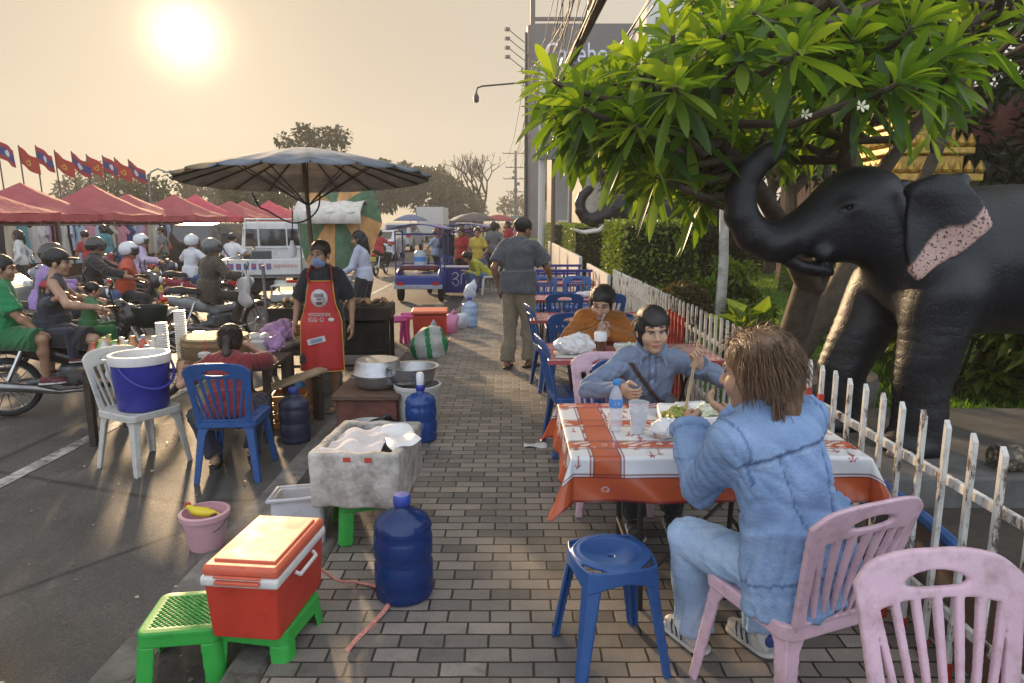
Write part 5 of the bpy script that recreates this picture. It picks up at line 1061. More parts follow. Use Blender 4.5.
t = thing('black_bag', 'black plastic bag hanging over the white paint bucket', 'bag', (-1.0, 4.95, .28)); s = SDF(.02); s.cap((-.12, -.08, -.02), (.06, .02, .09), .035, .03); s.cap((.05, 0, .09), (.13, .05, .02), .04, .02); s.ell((0, -.03, .04), (.1, .05, .05)); sobj(s, .01, 'bag', mat('black_plastic', (.012, .012, .014), .3, bump=.6, bscale=25), t, wob=(.014, 34, 6)); b = MB(); b.tube([(.1, .04, .06), (.15, .06, .02), (.17, .07, -.08)], .014, 6); b.build('handle', mat('black_plastic', (.012, .012, .014)), t)
bucket('white tub behind the blue water jug', (-.93, 4.75, .012), .15, .13, .24, CW, handle=False)
t = thing('red_bin', 'red plastic bin with a flat lid standing at the kerb', 'bin', (-1.18, 9.75, 0), R(5)); b = MB(); b.box((0, 0, .27), (.44, .44, .54), taper=1.1); b.build('tub', RED, t, bevel=.03); b = MB(); b.box((0, 0, .565), (.52, .52, .05)); b.build('lid', RLID, t, bevel=.02)
def sack(lab, loc, sz, m, m2=None, seed=1, cat='sack'):
    t = thing('sack', lab, cat, loc); s = SDF(.05); s.ell((0, 0, sz[2] * .45), (sz[0], sz[1], sz[2] * .5)); s.ell((.03, 0, sz[2] * .8), (sz[0] * .7, sz[1] * .6, sz[2] * .25)); s.cut.append(lambda P: -P[:, 2]); V, F, MI = s.mesh(.014); V = wobble(V, .02, 20, seed); V[:, 2] = np.maximum(V[:, 2], 0)
    if m2: MI = (np.sin(V[F[:, 0], 0] * 30 + V[F[:, 0], 2] * 5) > .55).astype(int)
    mesh_obj('bag', V, F, [m, m2] if m2 else m, t, MI); b = MB(); b.tube([(.03, 0, sz[2] * .98), (.05, .01, sz[2] * 1.08), (.09, .02, sz[2] * 1.14)], [.03, .025, .045], 7); b.build('neck', m, t); return t
SK = mat('woven_sack', (.48, .50, .47), .6, var=.2, bump=.5, bscale=90); sack('white woven sack with green stripes leaning at the kerb', (-1.08, 8.75, .0), (.24, .2, .48), SK, mat('sack_green', (.02, .22, .08), .6), 3)
sack('pink plastic bag at the kerb behind the red bin', (-.98, 10.6, .05), (.15, .13, .35), plastic('bag_pink', (.5, .2, .34)), None, 5, 'bag'); sack('clear bag of ice on top of the pale water jug', (-.70, 11.3, .58), (.11, .1, .24), plastic('ice_bag', (.55, .6, .66), .1), None, 7, 'bag'); sack('pale bag lying beside the pink bag', (-.85, 10.9, .125), (.14, .12, .2), plastic('ice_bag', (.55, .6, .66)), None, 8, 'bag')
t = thing('paper_sheet', 'white paper tray with a black lump on the road', 'tray', (-1.62, 7.55, .006), R(12)); b = MB(); b.box((0, 0, .01), (.40, .28, .015)); b.build('tray', CW, t, bevel=.004); s = SDF(.02); s.ell((-.05, 0, .05), (.08, .06, .05)); s.cap((-.05, 0, .06), (-.04, 0, .14), .025, .015); sobj(s, .01, 'lump', mat('charred', (.012, .012, .012), .8), t, wob=(.01, 40, 2))

# ------------------------------------------------------------------ the stall under the umbrella
t = thing('market_umbrella', 'huge faded grey canvas umbrella over the food stall', 'umbrella', (-1.93, 6.75, 0)); b = MB(); b.tube([(0, 0, 0), (-.02, .02, 1.2), (-.09, .06, 2.45)], .021, 10); b.build('pole', mat('umbrella_wood', (.12, .065, .035), .5, var=.3), t)
def canopy():
    n = 20; Rr = 1.21; V = []; F = []; nu = 7; seg = 4; nn = n * seg; apex = P3(-.07, .06, 2.535); tilt = rotm(R(-3), R(-1.5), 0)
    for i in range(nu + 1):
        q = i / nu
        for j in range(nn):
            f = (j % seg) / seg; sag = math.sin(math.pi * f); r = Rr * q * (1 - .035 * sag * q); z = -.29 * q ** 1.22 - .012 * sag * q ** 2; a = 2 * math.pi * j / nn; V.append(tilt @ P3(r * math.cos(a), r * math.sin(a), z) + apex)
    for i in range(nu):
        for j in range(nn): F.append((i * nn + j, i * nn + (j + 1) % nn, (i + 1) * nn + (j + 1) % nn, (i + 1) * nn + j))
    V += [v - P3(0, 0, .018) for v in V[-nn:]]; b0 = nu * nn; b1 = b0 + nn
    F += [(b0 + j, b0 + (j + 1) % nn, b1 + (j + 1) % nn, b1 + j) for j in range(nn)]
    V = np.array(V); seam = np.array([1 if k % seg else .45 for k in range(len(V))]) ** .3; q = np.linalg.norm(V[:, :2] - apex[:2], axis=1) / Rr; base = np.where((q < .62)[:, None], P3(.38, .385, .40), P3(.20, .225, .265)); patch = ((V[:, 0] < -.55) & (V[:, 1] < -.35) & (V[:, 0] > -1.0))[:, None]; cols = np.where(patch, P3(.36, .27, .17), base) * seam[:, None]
    tt = NT('umbrella_canvas'); a = tt.n('ShaderNodeVertexColor', layer_name='Col'); c = tt.mix(1.0, a.outputs[0], tt.ramp(tt.noise(5, 6, .7), [(.3, (.6, .6, .6)), (.7, (1.25, 1.25, 1.2))]), 'MULTIPLY'); m = tt.bsdf(c, .8, 0, .2, 0, tt.noise(160, 2), .3, .004)
    tr = tt.n('ShaderNodeBsdfTranslucent'); tt.l(tt.mix(1.0, c, (1, .72, .45), 'MULTIPLY'), tr.inputs[0]); mx = tt.n('ShaderNodeMixShader'); mx.inputs[0].default_value = .10; tt.l(tt.p.outputs[0], mx.inputs[1]); tt.l(tr.outputs[0], mx.inputs[2]); tt.l(mx.outputs[0], tt.out.inputs[0])
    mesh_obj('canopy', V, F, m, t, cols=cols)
    for k in range(n):
        b = MB(); a = 2 * math.pi * k / n; P = [tilt @ P3(Rr * q * math.cos(a), Rr * q * math.sin(a), -.29 * q ** 1.22 - .012) + apex for q in (0.02, .3, .6, .85, 1)]; b.tube([tuple(p) for p in P], .009, 5); b.build('rib', mat('rib_steel', (.05, .05, .055), .5, .4), t)
    for k in range(0, n, 2): b = MB(); a = 2 * math.pi * k / n; b.tube([(-.06, .045, 1.98), tuple(tilt @ P3(Rr * .55 * math.cos(a), Rr * .55 * math.sin(a), -.29 * .55 ** 1.22 - .02) + apex)], .006, 5); b.build('stretcher', mat('rib_steel', (.05, .05, .055)), t)
canopy()
b = MB(); b.tube(spline([(-2.50, 6.72, 2.1), (-2.44, 6.72, 1.97), (-2.36, 6.71, 1.93), (-2.15, 6.7, 1.82), (-1.99, 6.7, 1.84), (-1.87, 6.7, 1.95), (-1.84, 6.7, 2.12)]), .008, 6); o = b.build('hanging_cable', WI); tag(o, 'black cable looping under the umbrella canopy', 'cable')
t = thing('hanging_bulb', 'white bulb lamp hanging below the umbrella', 'lamp', (-2.20, 6.9, 1.47)); b = MB(); b.lathe([(.002, 0), (.03, .01), (.042, .05), (.04, .10), (.02, .14), (.015, .17)], n=16); b.build('bulb', mat('bulb_glass', (.72, .74, .78), .3, var=.02), t); b = MB(); b.tube([(0, 0, .16), (.01, 0, .3), (.02, 0, .46)], .006, 6); b.build('cord', WI, t)
# tables
def table(lab, loc, rz, w, d, h, top, legm, cat='table', name='stall_table', thick=.035):
    t = thing(name, lab, cat, loc, rz); b = MB(); b.box((0, 0, h - thick / 2), (w, d, thick)); b.build('tabletop', top, t, bevel=.006)
    for sx in (-1, 1):
        for sy in (-1, 1): b = MB(); b.box((sx * (w / 2 - .06), sy * (d / 2 - .06), (h - thick) / 2), (.055, .055, h - thick - .002)); b.build('leg', legm, t, bevel=.004)
    return t
SM = mat('stall_top', (.30, .26, .22), .45, var=.4, scale=6, dirt=.5, dcol=(.07, .05, .04)); DW = mat('dark_wood', (.050, .032, .022), .65, var=.4, scale=7, bump=.5, dirt=.3)
table('low stall table with the bamboo basket and cup stacks', (-2.75, 5.72, 0), R(3), 1.55, .66, .66, DW, DW); table('long dark plank table with the purple cloths beside the apron woman', (-2.36, 6.55, 0), R(78), 1.35, .42, .66, SM, DW)
t = thing('bench_board', 'pale plank leaning under the stall table', 'board', (-2.0, 5.95, .42), R(50)); b = MB(); b.box((0, 0, 0), (.75, .14, .03), 0, X=Matrix.Rotation(R(-8), 4, 'Y')); b.build('plank', mat('pale_wood', (.33, .24, .15), .7, var=.3, scale=6), t, bevel=.005)
for x in (-.3, .3): b = MB(); b.box((x, 0, -.22), (.05, .1, .40)); b.build('support', DW, t)
def bamboo():
    t = NT('bamboo_weave'); wv = t.n('ShaderNodeTexWave', wave_type='BANDS', bands_direction='DIAGONAL'); wv.inputs['Scale'].default_value = 28; wv.inputs['Distortion'].default_value = 2; t.l(t.co.outputs['Object'], wv.inputs['Vector']); c = t.ramp(wv.outputs['Fac'], [(.2, (.10, .062, .03)), (.8, (.27, .18, .095))]); return t.bsdf(t.mix(.45, c, t.mix(t.noise(5), (.08, .05, .03), (.26, .18, .10))), .7, 0, .3, 0, wv.outputs['Fac'], .7, .006)
BB = bamboo()
def basket(lab, loc, r, h, lid=True, name='bamboo_basket'):
    t = thing(name, lab, 'basket', loc); b = MB(); b.lathe([(r * .96, 0), (r, .02), (r * 1.02, h * .5), (r, h - .02), (r * .97, h)], n=48); b.build('body', BB, t, sharp=.9)
    for z in (.03, h - .035): b = MB(); b.lathe([(r * 1.0, z - .014), (r * 1.035, z - .012), (r * 1.035, z + .012), (r * 1.0, z + .014)], n=48, close=False); b.build('hoop', mat('bamboo_hoop', (.24, .15, .07), .6, var=.3), t)
    if lid: b = MB(); b.lathe([(r * 1.0, h + .002), (r * .98, h + .018), (.01, h + .028)], n=48); b.build('lid', mat('bamboo_light', (.33, .235, .13), .7, var=.25, scale=20, bump=.6, bscale=40), t, sharp=.8)
basket('large round bamboo steamer basket on the stall table', (-2.52, 5.72, .66), .27, .20); basket('small round bamboo rice basket at the end of the plank table', (-2.28, 7.12, .66), .14, .10)
t = thing('white_tray', 'white tray of wrapped snacks behind the bamboo basket', 'tray', (-2.48, 6.25, .66)); b = MB(); b.box((0, 0, .05), (.5, .25, .10), taper=1.1); b.build('tray', CW, t, bevel=.02)
for k in range(5): s = SDF(.01); s.ell((-.18 + .09 * k, 0, .115), (.05, .09, .035)); sobj(s, .012, 'snack', mat('snack_wrap', (.6, .58, .56), .4), t, wob=(.006, 50, k))
for lab, x, y, rr, sd in (('purple cloth bundle nearest the red shirt woman', -2.19, 6.18, .085, 1), ('larger lilac towel heap beside the small rice basket', -2.33, 6.72, .13, 2)):
    t = thing('cloth_bundle', lab, 'cloth', (x, y, .66)); s = SDF(.04); s.ell((0, 0, rr * .7), (rr * 1.2, rr, rr * .75)); s.ell((rr * .4, 0, rr * 1.2), (rr * .6, rr * .6, rr * .5)); s.cut.append(lambda P: -P[:, 2]); V, F, MI = s.mesh(.010); V = wobble(V, .014, 55, sd); V = wobble(V, .008, 110, sd + 3); V[:, 2] = np.maximum(V[:, 2], .001); mesh_obj('cloth', V, F, mat('lilac_cloth', (.40, .24, .42), .95, var=.3, bump=.7, bscale=150), t); b = MB(); b.box((0, -rr, .01), (rr, rr * .8, .014)); b.build('fold', mat('lilac_cloth', (.4, .24, .42)), t, bevel=.005)
CUP = clear('cup_clear', (.80, .80, .78), .25, .30)
for lab, x, y, h in (('shorter stack of clear plastic cups', -2.92, 5.62, .34), ('taller stack of clear plastic cups', -2.84, 5.78, .42), ('small stack of clear cups next to the bamboo basket', -2.74, 5.9, .22)):
    b = MB(); p = []; n = int(h / .02)
    for k in range(n): p += [(.040, .02 * k), (.0475, .02 * k + .014), (.0475, .02 * k + .019)]
    b.lathe(p, n=20); o = b.build('cup_stack', CUP, sharp=1.2); o.location = (x, y, .66); tag(o, lab + ' on the stall table', 'cups')
b = MB(); b.lathe([(.035, 0), (.043, .10)], n=20); o = b.build('tea_glass', clear('cola', (.10, .02, .015), .15, .25)); o.location = (-2.46, 5.36, .662); tag(o, 'glass of dark red drink in the hand of the red shirt woman', 'drink'); b = MB(); b.lathe([(.044, .095), (.047, .1), (.047, .13), (.02, .14)], n=20); b.build('lid', CW, o); b = MB(); b.tube([(0, 0, .13), (.01, .005, .24)], .004, 6); b.build('straw', RED, o)
cc = [(.55, .10, .06), (.60, .52, .2), (.2, .45, .12), (.6, .58, .55), (.5, .25, .1), (.25, .35, .5), (.65, .62, .6)]; cn = ['red', 'yellow', 'green', 'white', 'orange', 'blue', 'cream']
rj = random.Random(3); k = 0
for i in range(6):
    for j in range(3):
        b = MB(); r = rj.uniform(.028, .042); h = rj.uniform(.09, .19); b.lathe([(r * .9, 0), (r, .01), (r, h * .75), (r * .6, h * .85), (r * .5, h)], n=14); c = cn[(i * 3 + j * 2) % 7]; o = b.build('sauce_bottle', plastic('sauce_' + c, cc[(i * 3 + j * 2) % 7], .1, .3)); o.location = (-3.50 + .088 * i + rj.uniform(-.01, .01), 5.62 + .12 * j, .66); tag(o, c + ' bottle or jar of sauce in the row left of the cup stacks, ' + ['front', 'middle', 'back'][j] + ' row', 'bottle', 'sauce bottles on the stall table')
        b = MB(); b.lathe([(r * .55, h), (r * .55, h + .025), (.002, h + .027)], n=12); b.build('cap', plastic('sauce_' + cn[(i + j) % 7], cc[(i + j) % 7]), o)
sack('thin white plastic bag hanging before the sauce bottles', (-3.17, 5.42, .52), (.13, .06, .24), mat('white_plastic_bag', (.66, .66, .68)), None, 11, 'bag')
# ice bucket on the white chair
t = thing('ice_bucket', 'big blue insulated ice bucket with white rim on the chair', 'bucket', (-2.78, 5.0, .445), R(-118)); b = MB(); b.lathe([(.01, .003), (.165, 0), (.175, .01), (.20, .35)], n=48); b.build('pail', plastic('bucket_blue', (.03, .035, .28), .1, .35), t, sharp=.9)
b = MB(); b.lathe([(.195, .345), (.212, .348), (.216, .40), (.210, .415), (.185, .415), (.18, .36), (.01, .355)], n=48, close=False); b.build('rim', CW, t, sharp=.9); b = MB(); b.tube([(.205 * math.cos(a), .06 + .15 * math.sin(a), .34 - .17 * math.sin(a)) for a in [math.pi * k / 12 for k in range(13)]], .011, 8, flat=.5); b.build('handle', plastic('bucket_blue', (.03, .035, .28)), t)
# charcoal grill cart behind the apron woman
t = thing('grill_cart', 'soot black steel grill cart behind the apron woman', 'grill', (-2.20, 8.35, 0), R(4)); SO = mat('soot_steel', (.028, .024, .021), .6, .5, var=.5, scale=6, bump=.6, bscale=30, dirt=.5, dcol=(.09, .05, .03)); b = MB(); b.box((0, 0, .74), (1.45, .62, .16)); b.build('fire_tray', SO, t, bevel=.01); b = MB(); b.box((.0, .05, .42), (1.3, .45, .40)); b.build('cabinet', SO, t, bevel=.01)
for sx in (-1, 1):
    for sy in (-1, 1): b = MB(); b.box((sx * .68, sy * .26, .33), (.05, .05, .66)); b.build('leg', SO, t, bevel=.004)
b = MB()
for k in range(26): b.tube([(-.70 + .056 * k, -.28, .84), (-.70 + .056 * k, .28, .84)], .006, 5)
b.build('grate', SO, t); b = MB(); b.box((0, -.33, .30), (1.3, .03, .03)); b.box((0, -.33, .12), (1.3, .03, .03)); b.build('rail', SO, t)
rj = random.Random(5)
for k in range(16):
    s = SDF(.02); s.cap((0, -.08, 0), (0, .08, .01), .022, .03); s.ell((0, .02, .012), (.035, .05, .02)); o = sobj(s, .014, 'grilled_skewer', [mat('meat_a', (.22, .10, .04), .45), mat('meat_b', (.30, .17, .06), .45), mat('meat_c', (.10, .05, .03), .5)][k % 3], None, None, (.006, 60, k)); o.location = (-2.78 + .08 * k, 8.30 + rj.uniform(-.08, .08), .868); o.rotation_euler = (0, 0, rj.uniform(-.4, .4)); tag(o, 'grilled meat skewer lying on the grate of the grill cart', 'food', 'grilled skewers on the grill')
    b = MB(); b.tube([(0, -.22, 0), (0, -.06, .0)], .004, 4); b.build('stick', mat('pale_wood', (.33, .24, .15)), o)
t = thing('glass_food_case', 'low glass-topped tray of grilled snacks at the left end of the grill', 'food tray', (-2.75, 8.9, .82), R(6)); b = MB(); b.box((0, 0, .05), (.7, .45, .10)); b.build('tray', mat('steel_tray', (.4, .4, .4), .35, .8), t, bevel=.01); b = MB(); b.box((0, 0, .2), (.68, .43, .012)); b.build('cover', clear('glass_cover', (.8, .85, .85), .08, .5), t)
for k in range(4): b = MB(); b.box(((-.33, .33, .33, -.33)[k], (-.2, -.2, .2, .2)[k], .145), (.02, .02, .095)); b.build('post', ST, t)
t = thing('steel_barrel', 'grey metal drum under the table behind the apron woman', 'drum', (-2.02, 7.25, 0)); b = MB(); b.lathe([(.16, 0), (.17, .01), (.17, .32), (.165, .34), (.15, .345)], n=32); b.build('drum', mat('drum_grey', (.15, .15, .14), .5, .5, var=.3, dirt=.4), t); b = MB(); b.lathe([(.17, .15), (.178, .155), (.178, .175), (.17, .18)], n=32, close=False); b.build('hoop', mat('drum_grey', (.15, .15, .14)), t)
t = thing('orange_crate', 'orange plastic crate under the stall table', 'crate', (-2.02, 6.05, 0), R(10)); b = MB()
for z in (.03, .11, .19, .27): [b.box((sx * .15 * (1 - ab) , sy * .15 * ab, z), (.012 if ab == 0 else .3, .3 if ab == 0 else .012, .05)) for sx, sy, ab in ((-1, 0, 0), (1, 0, 0), (0, -1, 1), (0, 1, 1))]
b.build('side_slats', plastic('crate_orange', (.50, .20, .05), .3), t, smooth=False); b = MB(); b.box((0, 0, .006), (.29, .29, .01)); b.build('base', plastic('crate_orange', (.5, .2, .05)), t)
sack('blue plastic bag on the road behind the table leg', (-2.42, 7.25, .0), (.17, .1, .14), plastic('bag_blue', (.10, .28, .55), .1), None, 12, 'bag')
b = MB(); b.tube([(-2.75, 7.6, 0), (-2.77, 7.62, 1.35)], .02, 8); o = b.build('tent_pole', ST); tag(o, 'thin grey steel upright left of the umbrella pole', 'pole')
# striped parasol folded over a white awning cart, beyond the grill
t = thing('food_cart', 'food cart with white awning, tilted green and orange parasol', 'food cart', (-2.98, 11.6, 0), R(0)); t.scale = (.64, .7, 1); b = MB(); b.box((0, 0, .45), (1.5, .8, .8)); b.build('counter', mat('cart_steel', (.35, .35, .36), .4, .6), t, bevel=.02)
b = MB(); b.grid(lambda u, v: (-.85 + 1.7 * u, -.6 + 1.2 * v, 2.0 + .18 * math.sin(math.pi * v) - .03 * math.sin(math.pi * 3 * u) ** 2), 12, 8); b.grid(lambda u, v: (-.85 + 1.7 * u, -.6 - .02 * math.sin(20 * u), 2.0 - .2 * v), 24, 2); b.build('awning', mat('awning_white', (.62, .58, .52), .8, var=.15, dirt=.2), t, solid=.006)
for sx in (-1, 1):
    for sy in (-1, 1): b = MB(); b.tube([(sx * .75, sy * .45, .0), (sx * .75, sy * .45, 2.0)], .02, 6); b.build('post', ST, t)
V = []; F = []; MI = []; nb_ = 8; ap = P3(.12, -.2, 2.05)
for k in range(nb_):
    a0 = 2 * math.pi * k / nb_; a1 = a0 + 2 * math.pi / nb_; o0 = len(V)
    for i in range(5):
        q = i / 4
        for j in range(5): f = j / 4; a = a0 + (a1 - a0) * f; r = 1.12 * q * (1 - .06 * math.sin(math.pi * f)); V.append(rotm(R(52), 0, 0) @ P3(r * math.cos(a), r * math.sin(a), -.40 * q ** 1.3) + ap)
    for i in range(4):
        for j in range(4): F.append((o0 + i * 5 + j, o0 + i * 5 + j + 1, o0 + i * 5 + 6 + j, o0 + i * 5 + 5 + j)); MI.append(k % 2)
mesh_obj('parasol', np.array(V), F, [mat('parasol_green', (.08, .14, .075), .8, var=.3, dirt=.3), mat('parasol_orange', (.45, .24, .09), .8, var=.3, scale=4, dirt=.35, dcol=(.25, .08, .03))], t, MI)
b = MB(); b.box((.1, -.45, .92), (.9, .35, .1)); b.build('tray', CW, t, bevel=.02); s = SDF(.02); s.ell((-.1, -.5, 1.05), (.12, .08, .1)); s.ell((.15, -.5, 1.02), (.1, .08, .08)); sobj(s, .02, 'goods', plastic('bag_pink', (.5, .2, .34)), t)

# ------------------------------------------------------------------ right side tables
def cloth_table():
    x0, x1, y0, y1, zt = .25, 1.47, 2.68, 3.52, .752
    t = thing('dining_table', 'folding dining table under the orange and white cloth', 'table', ((x0 + x1) / 2, (y0 + y1) / 2, PZ)); w, d = x1 - x0, y1 - y0; b = MB(); b.box((0, 0, .735), (w, d, .025)); b.build('tabletop', DW, t, bevel=.004); LM = mat('table_leg', (.045, .042, .042), .5, .5, var=.2)
    for sx in (-1, 1):
        for sy in (-1, 1): b = MB(); b.tube([(sx * (w / 2 - .32), sy * (d / 2 - .12), 0), (sx * (w / 2 - .30), sy * (d / 2 - .12), .72)], .014, 8); b.build('leg', LM, t)
    for sx in (-1, 1): b = MB(); b.tube([(sx * (w / 2 - .31), -(d / 2 - .12), .16), (sx * (w / 2 - .31), (d / 2 - .12), .16)], .011, 6); b.build('stretcher', LM, t)
    b = MB(); b.tube([(-(w / 2 - .31), -.3, .12), ((w / 2 - .31), .3, .30)], .010, 6); b.build('brace', LM, t)
    ov = .195; st = .0062; nu, nv = int((w + 2 * ov) / st), int((d + 2 * ov) / st); u = np.linspace(-w / 2 - ov, w / 2 + ov, nu + 1); v = np.linspace(-d / 2 - ov, d / 2 + ov, nv + 1); Ug, Vg = np.meshgrid(u, v); U_, V_ = Ug.ravel(), Vg.ravel(); ex = np.maximum(np.abs(U_) - w / 2, 0); ey = np.maximum(np.abs(V_) - d / 2, 0); e = np.sqrt(ex ** 2 + ey ** 2); ang = np.arctan2(ey, ex)
    rr = .012; fall = np.where(e > 0, np.maximum(e - rr * .57, 0), 0); outw = np.minimum(e, rr) * .8
    cor = (ex > 0) & (ey > 0); fold = np.where(cor, np.sin(2 * ang), 0)
    per = U_ * 1.0 + V_ * 1.3; wav = (np.sin(per * 11) * .012 + np.sin(per * 23 + 1) * .006) * np.clip(fall / ov, 0, 1)
    flare = fall * .10 + wav; dirx = np.where(e > 0, ex / np.maximum(e, 1e-6), 0) * np.sign(U_); diry = np.where(e > 0, ey / np.maximum(e, 1e-6), 0) * np.sign(V_)
    push = outw + flare + fold * fall * .38; L = np.where(cor, np.minimum(fall, ov * 1.25), fall); X = np.clip(U_, -w / 2, w / 2) + dirx * push; Y = np.clip(V_, -d / 2, d / 2) + diry * push; Z = .753 - np.where(e > 0, rr * .3, 0) - L * np.where(cor, 1 - fold * .06, .985) + np.where(e == 0, .0012 * np.sin(U_ * 17) * np.sin(V_ * 13), 0)
    # woven pattern: white field, orange bands edged with dark red lines, printed motifs
    ORG = P3(.40, .068, .016); WHT = P3(.62, .63, .66); LIN = P3(.16, .012, .012); C_ = np.tile(WHT, (len(U_), 1)); q1, q2 = -w / 2 + .18, d / 2 - .30
    edge = np.minimum(w / 2 + ov - np.abs(U_), d / 2 + ov - np.abs(V_))
    bandu = np.abs(((U_ + .16 + 1.24) % .62) - .31) < .055; bandv = np.abs(((V_ + .11 + .64) % .32) - .16) < .042
    C_[bandv] = ORG; C_[bandu] = ORG
    for A, P_, hw in ((U_, .62, .055), (V_, .32, .042)):
        o_ = .16 if P_ == .62 else .11; dd = np.abs(((A + o_ + 2 * P_) % P_) - P_ / 2); C_[(np.abs(dd - hw) < .0045) | (np.abs(dd - hw - .014) < .003)] = LIN
    bo = edge < .105; C_[bo] = ORG; C_[(np.abs(edge - .105) < .005) | (np.abs(edge - .120) < .003) | (edge < .007)] = LIN
    r = np.random.default_rng(3)
    for k in range(190):
        cx, cy = r.uniform(-w / 2 - .1, w / 2 + .1), r.uniform(-d / 2 - .12, d / 2 + .1); R_ = np.sqrt((U_ - cx) ** 2 + ((V_ - cy) * 1.3) ** 2); a = np.arctan2(V_ - cy, U_ - cx); rad = (.010 + .009 * (k % 5) / 4) + .005 * np.sin(a * (3 + k % 3)); mk = (R_ < rad) & (R_ > rad * .42) if k % 2 else (R_ < rad * .8); mk |= (np.abs(U_ - cx) < .003) & (V_ > cy) & (V_ < cy + .05); inw = (np.abs(C_ - WHT).sum(1) < 1e-6); C_[mk & inw] = P3(.30, .05, .05)
    for k in range(260):
        cx, cy = r.uniform(-w / 2 - .2, w / 2 + .2), r.uniform(-d / 2 - .2, d / 2 + .2); inb = (bandu & bandv) | (bo & bandu); mk = inb & (np.abs(np.hypot(U_ - cx, V_ - cy) - .012) < .0025); C_[mk] = P3(.50, .36, .33)
    wht = (bandv & ~bandu & ~bo); mk = wht & (np.sin(U_ * 60 + 3 * np.sin(V_ * 40)) * np.sin(V_ * 90 + 2 * np.sin(U_ * 30)) > .30); C_[mk] = P3(.60, .50, .48)
    idx = np.arange((nu + 1) * (nv + 1)).reshape(nv + 1, nu + 1); F = np.stack([idx[:-1, :-1], idx[:-1, 1:], idx[1:, 1:], idx[1:, :-1]], -1).reshape(-1, 4)
    o = mesh_obj('tablecloth', np.stack([X, Y, Z], 1), F, vcol_mat('oilcloth', .24, .06, 40, .55, .15), None, None, cols=C_); o.location = ((x0 + x1) / 2, (y0 + y1) / 2, PZ); tag(o, 'orange and white printed oilcloth over the front table', 'tablecloth')
cloth_table()
ZT = PZ + .757
def pinktop():
    t = NT('pink_marble_top'); f = t.noise(7, 6, .7); c = t.ramp(f, [(.35, (.36, .065, .08)), (.5, (.50, .16, .18)), (.62, (.62, .40, .40))]); return t.bsdf(c, .22, 0, .55, .2, t.noise(40), .05, .002)
PT = pinktop()
def pink_table(lab, x, y, w, d):
    t = thing('dining_table', lab, 'table', (x, y, PZ), 0, 'pink topped folding tables'); b = MB(); b.box((0, 0, .735), (w, d, .022)); b.build('tabletop', PT, t, bevel=.005); 
    for sy in (-1, 1): b = MB(); b.box((0, sy * (d / 2 + .004), .735), (w + .01, .007, .03)); b.build('edge_strip', mat('edge_pink', (.30, .06, .07), .5), t)
    for sx in (-1, 1):
        b = MB(); b.tube([(sx * (w / 2 - .2), -d / 2 + .08, 0), (sx * (w / 2 - .2), d / 2 - .1, .72)], .012, 6); b.build('leg', mat('table_leg', (.045, .042, .042)), t); b = MB(); b.tube([(sx * (w / 2 - .23), d / 2 - .08, 0), (sx * (w / 2 - .23), -d / 2 + .1, .72)], .012, 6); b.build('leg', mat('table_leg', (.045, .042, .042)), t)
    return t
pink_table('pink table with food in front of the orange shirt woman', .88, 5.02, 1.25, .70); pink_table('empty pink table behind the orange shirt woman', .78, 6.95, 1.2, .62); pink_table('pink table the standing man reaches for', .72, 8.75, 1.1, .62); pink_table('farthest pink table before the red triangles', .72, 11.0, 1.1, .6)
# things on the front table
t = thing('water_bottle', 'clear water bottle with blue cap and label on the front table', 'bottle', (.475, 3.03, ZT)); b = MB(); b.lathe([(.004, .004), (.027, 0), (.031, .012), (.031, .06), (.029, .07), (.031, .08), (.031, .150), (.027, .17), (.016, .195), (.012, .205), (.012, .222)], n=28); b.build('bottle', clear('pet_bottle', (.86, .88, .93), .06, .66), t, sharp=1.3)
b = MB(); b.lathe([(.0318, .112), (.0322, .115), (.0322, .148), (.0318, .151)], n=28, close=False); b.build('label', mat('label_blue', (.08, .25, .62), .4, var=.05), t); b = MB(); b.lathe([(.014, .214), (.0155, .216), (.0155, .236), (.013, .239), (.001, .239)], n=20); b.build('cap', mat('cap_cyan', (.03, .24, .62), .35, var=.03), t)
b = MB(); b.add([(.0326 * math.sin(R(a)), -.0326 * math.cos(R(a)), z) for a, z in ((-14, .124), (16, .124), (22, .132), (16, .140), (-14, .140), (-20, .132))], [(0, 1, 2, 3, 4, 5)]); b.build('label_badge', mat('badge_white', (.7, .55, .62), .4), t, smooth=False)
t = thing('plastic_cup', 'clear plastic cup of water beside the water bottle', 'cup', (.575, 3.0, ZT)); b = MB(); b.lathe([(.030, .003), (.0335, 0), (.045, .135), (.0475, .137), (.0475, .141), (.0445, .141), (.033, .006), (.001, .006)], n=36, close=False); b.build('cup', clear('cup_thin', (.90, .92, .94), .12, .68), t); b = MB(); b.lathe([(.0325, .008), (.0415, .098), (.001, .099)], n=32); b.build('water', clear('water', (.80, .85, .90), .04, .72), t)
FW = mat('foam_white', (.70, .69, .66), .6, var=.05, bump=.3)
def clam(lab, x, y, rz, fill):
    t = thing('food_container', lab, 'food box', (x, y, ZT), rz); s = SDF(.004); s.box((0, 0, .03), (.085, .075, .03), .022); s.box((0, 0, .045), (.076, .066, .04), .02, sub=True, k=.002); s.cut.append(lambda P: P[:, 2] - .052); sobj(s, .0045, 'tray', FW, t); s = SDF(.004); s.box((0, .145, .026), (.085, .07, .02), .018, rotm(R(12), 0, 0)); s.box((0, .142, .042), (.076, .06, .02), .015, rotm(R(12), 0, 0), sub=True, k=.002); sobj(s, .005, 'lid', FW, t)
    V, F, MI = (lambda s: (s.ell((0, 0, .045), (.072, .062, .03)), s.mesh(.004))[1])(SDF()); V = wobble(V, .010, 120, 3); V = wobble(V, .005, 260, 5); mesh_obj('food', V, F, fill, t); return t
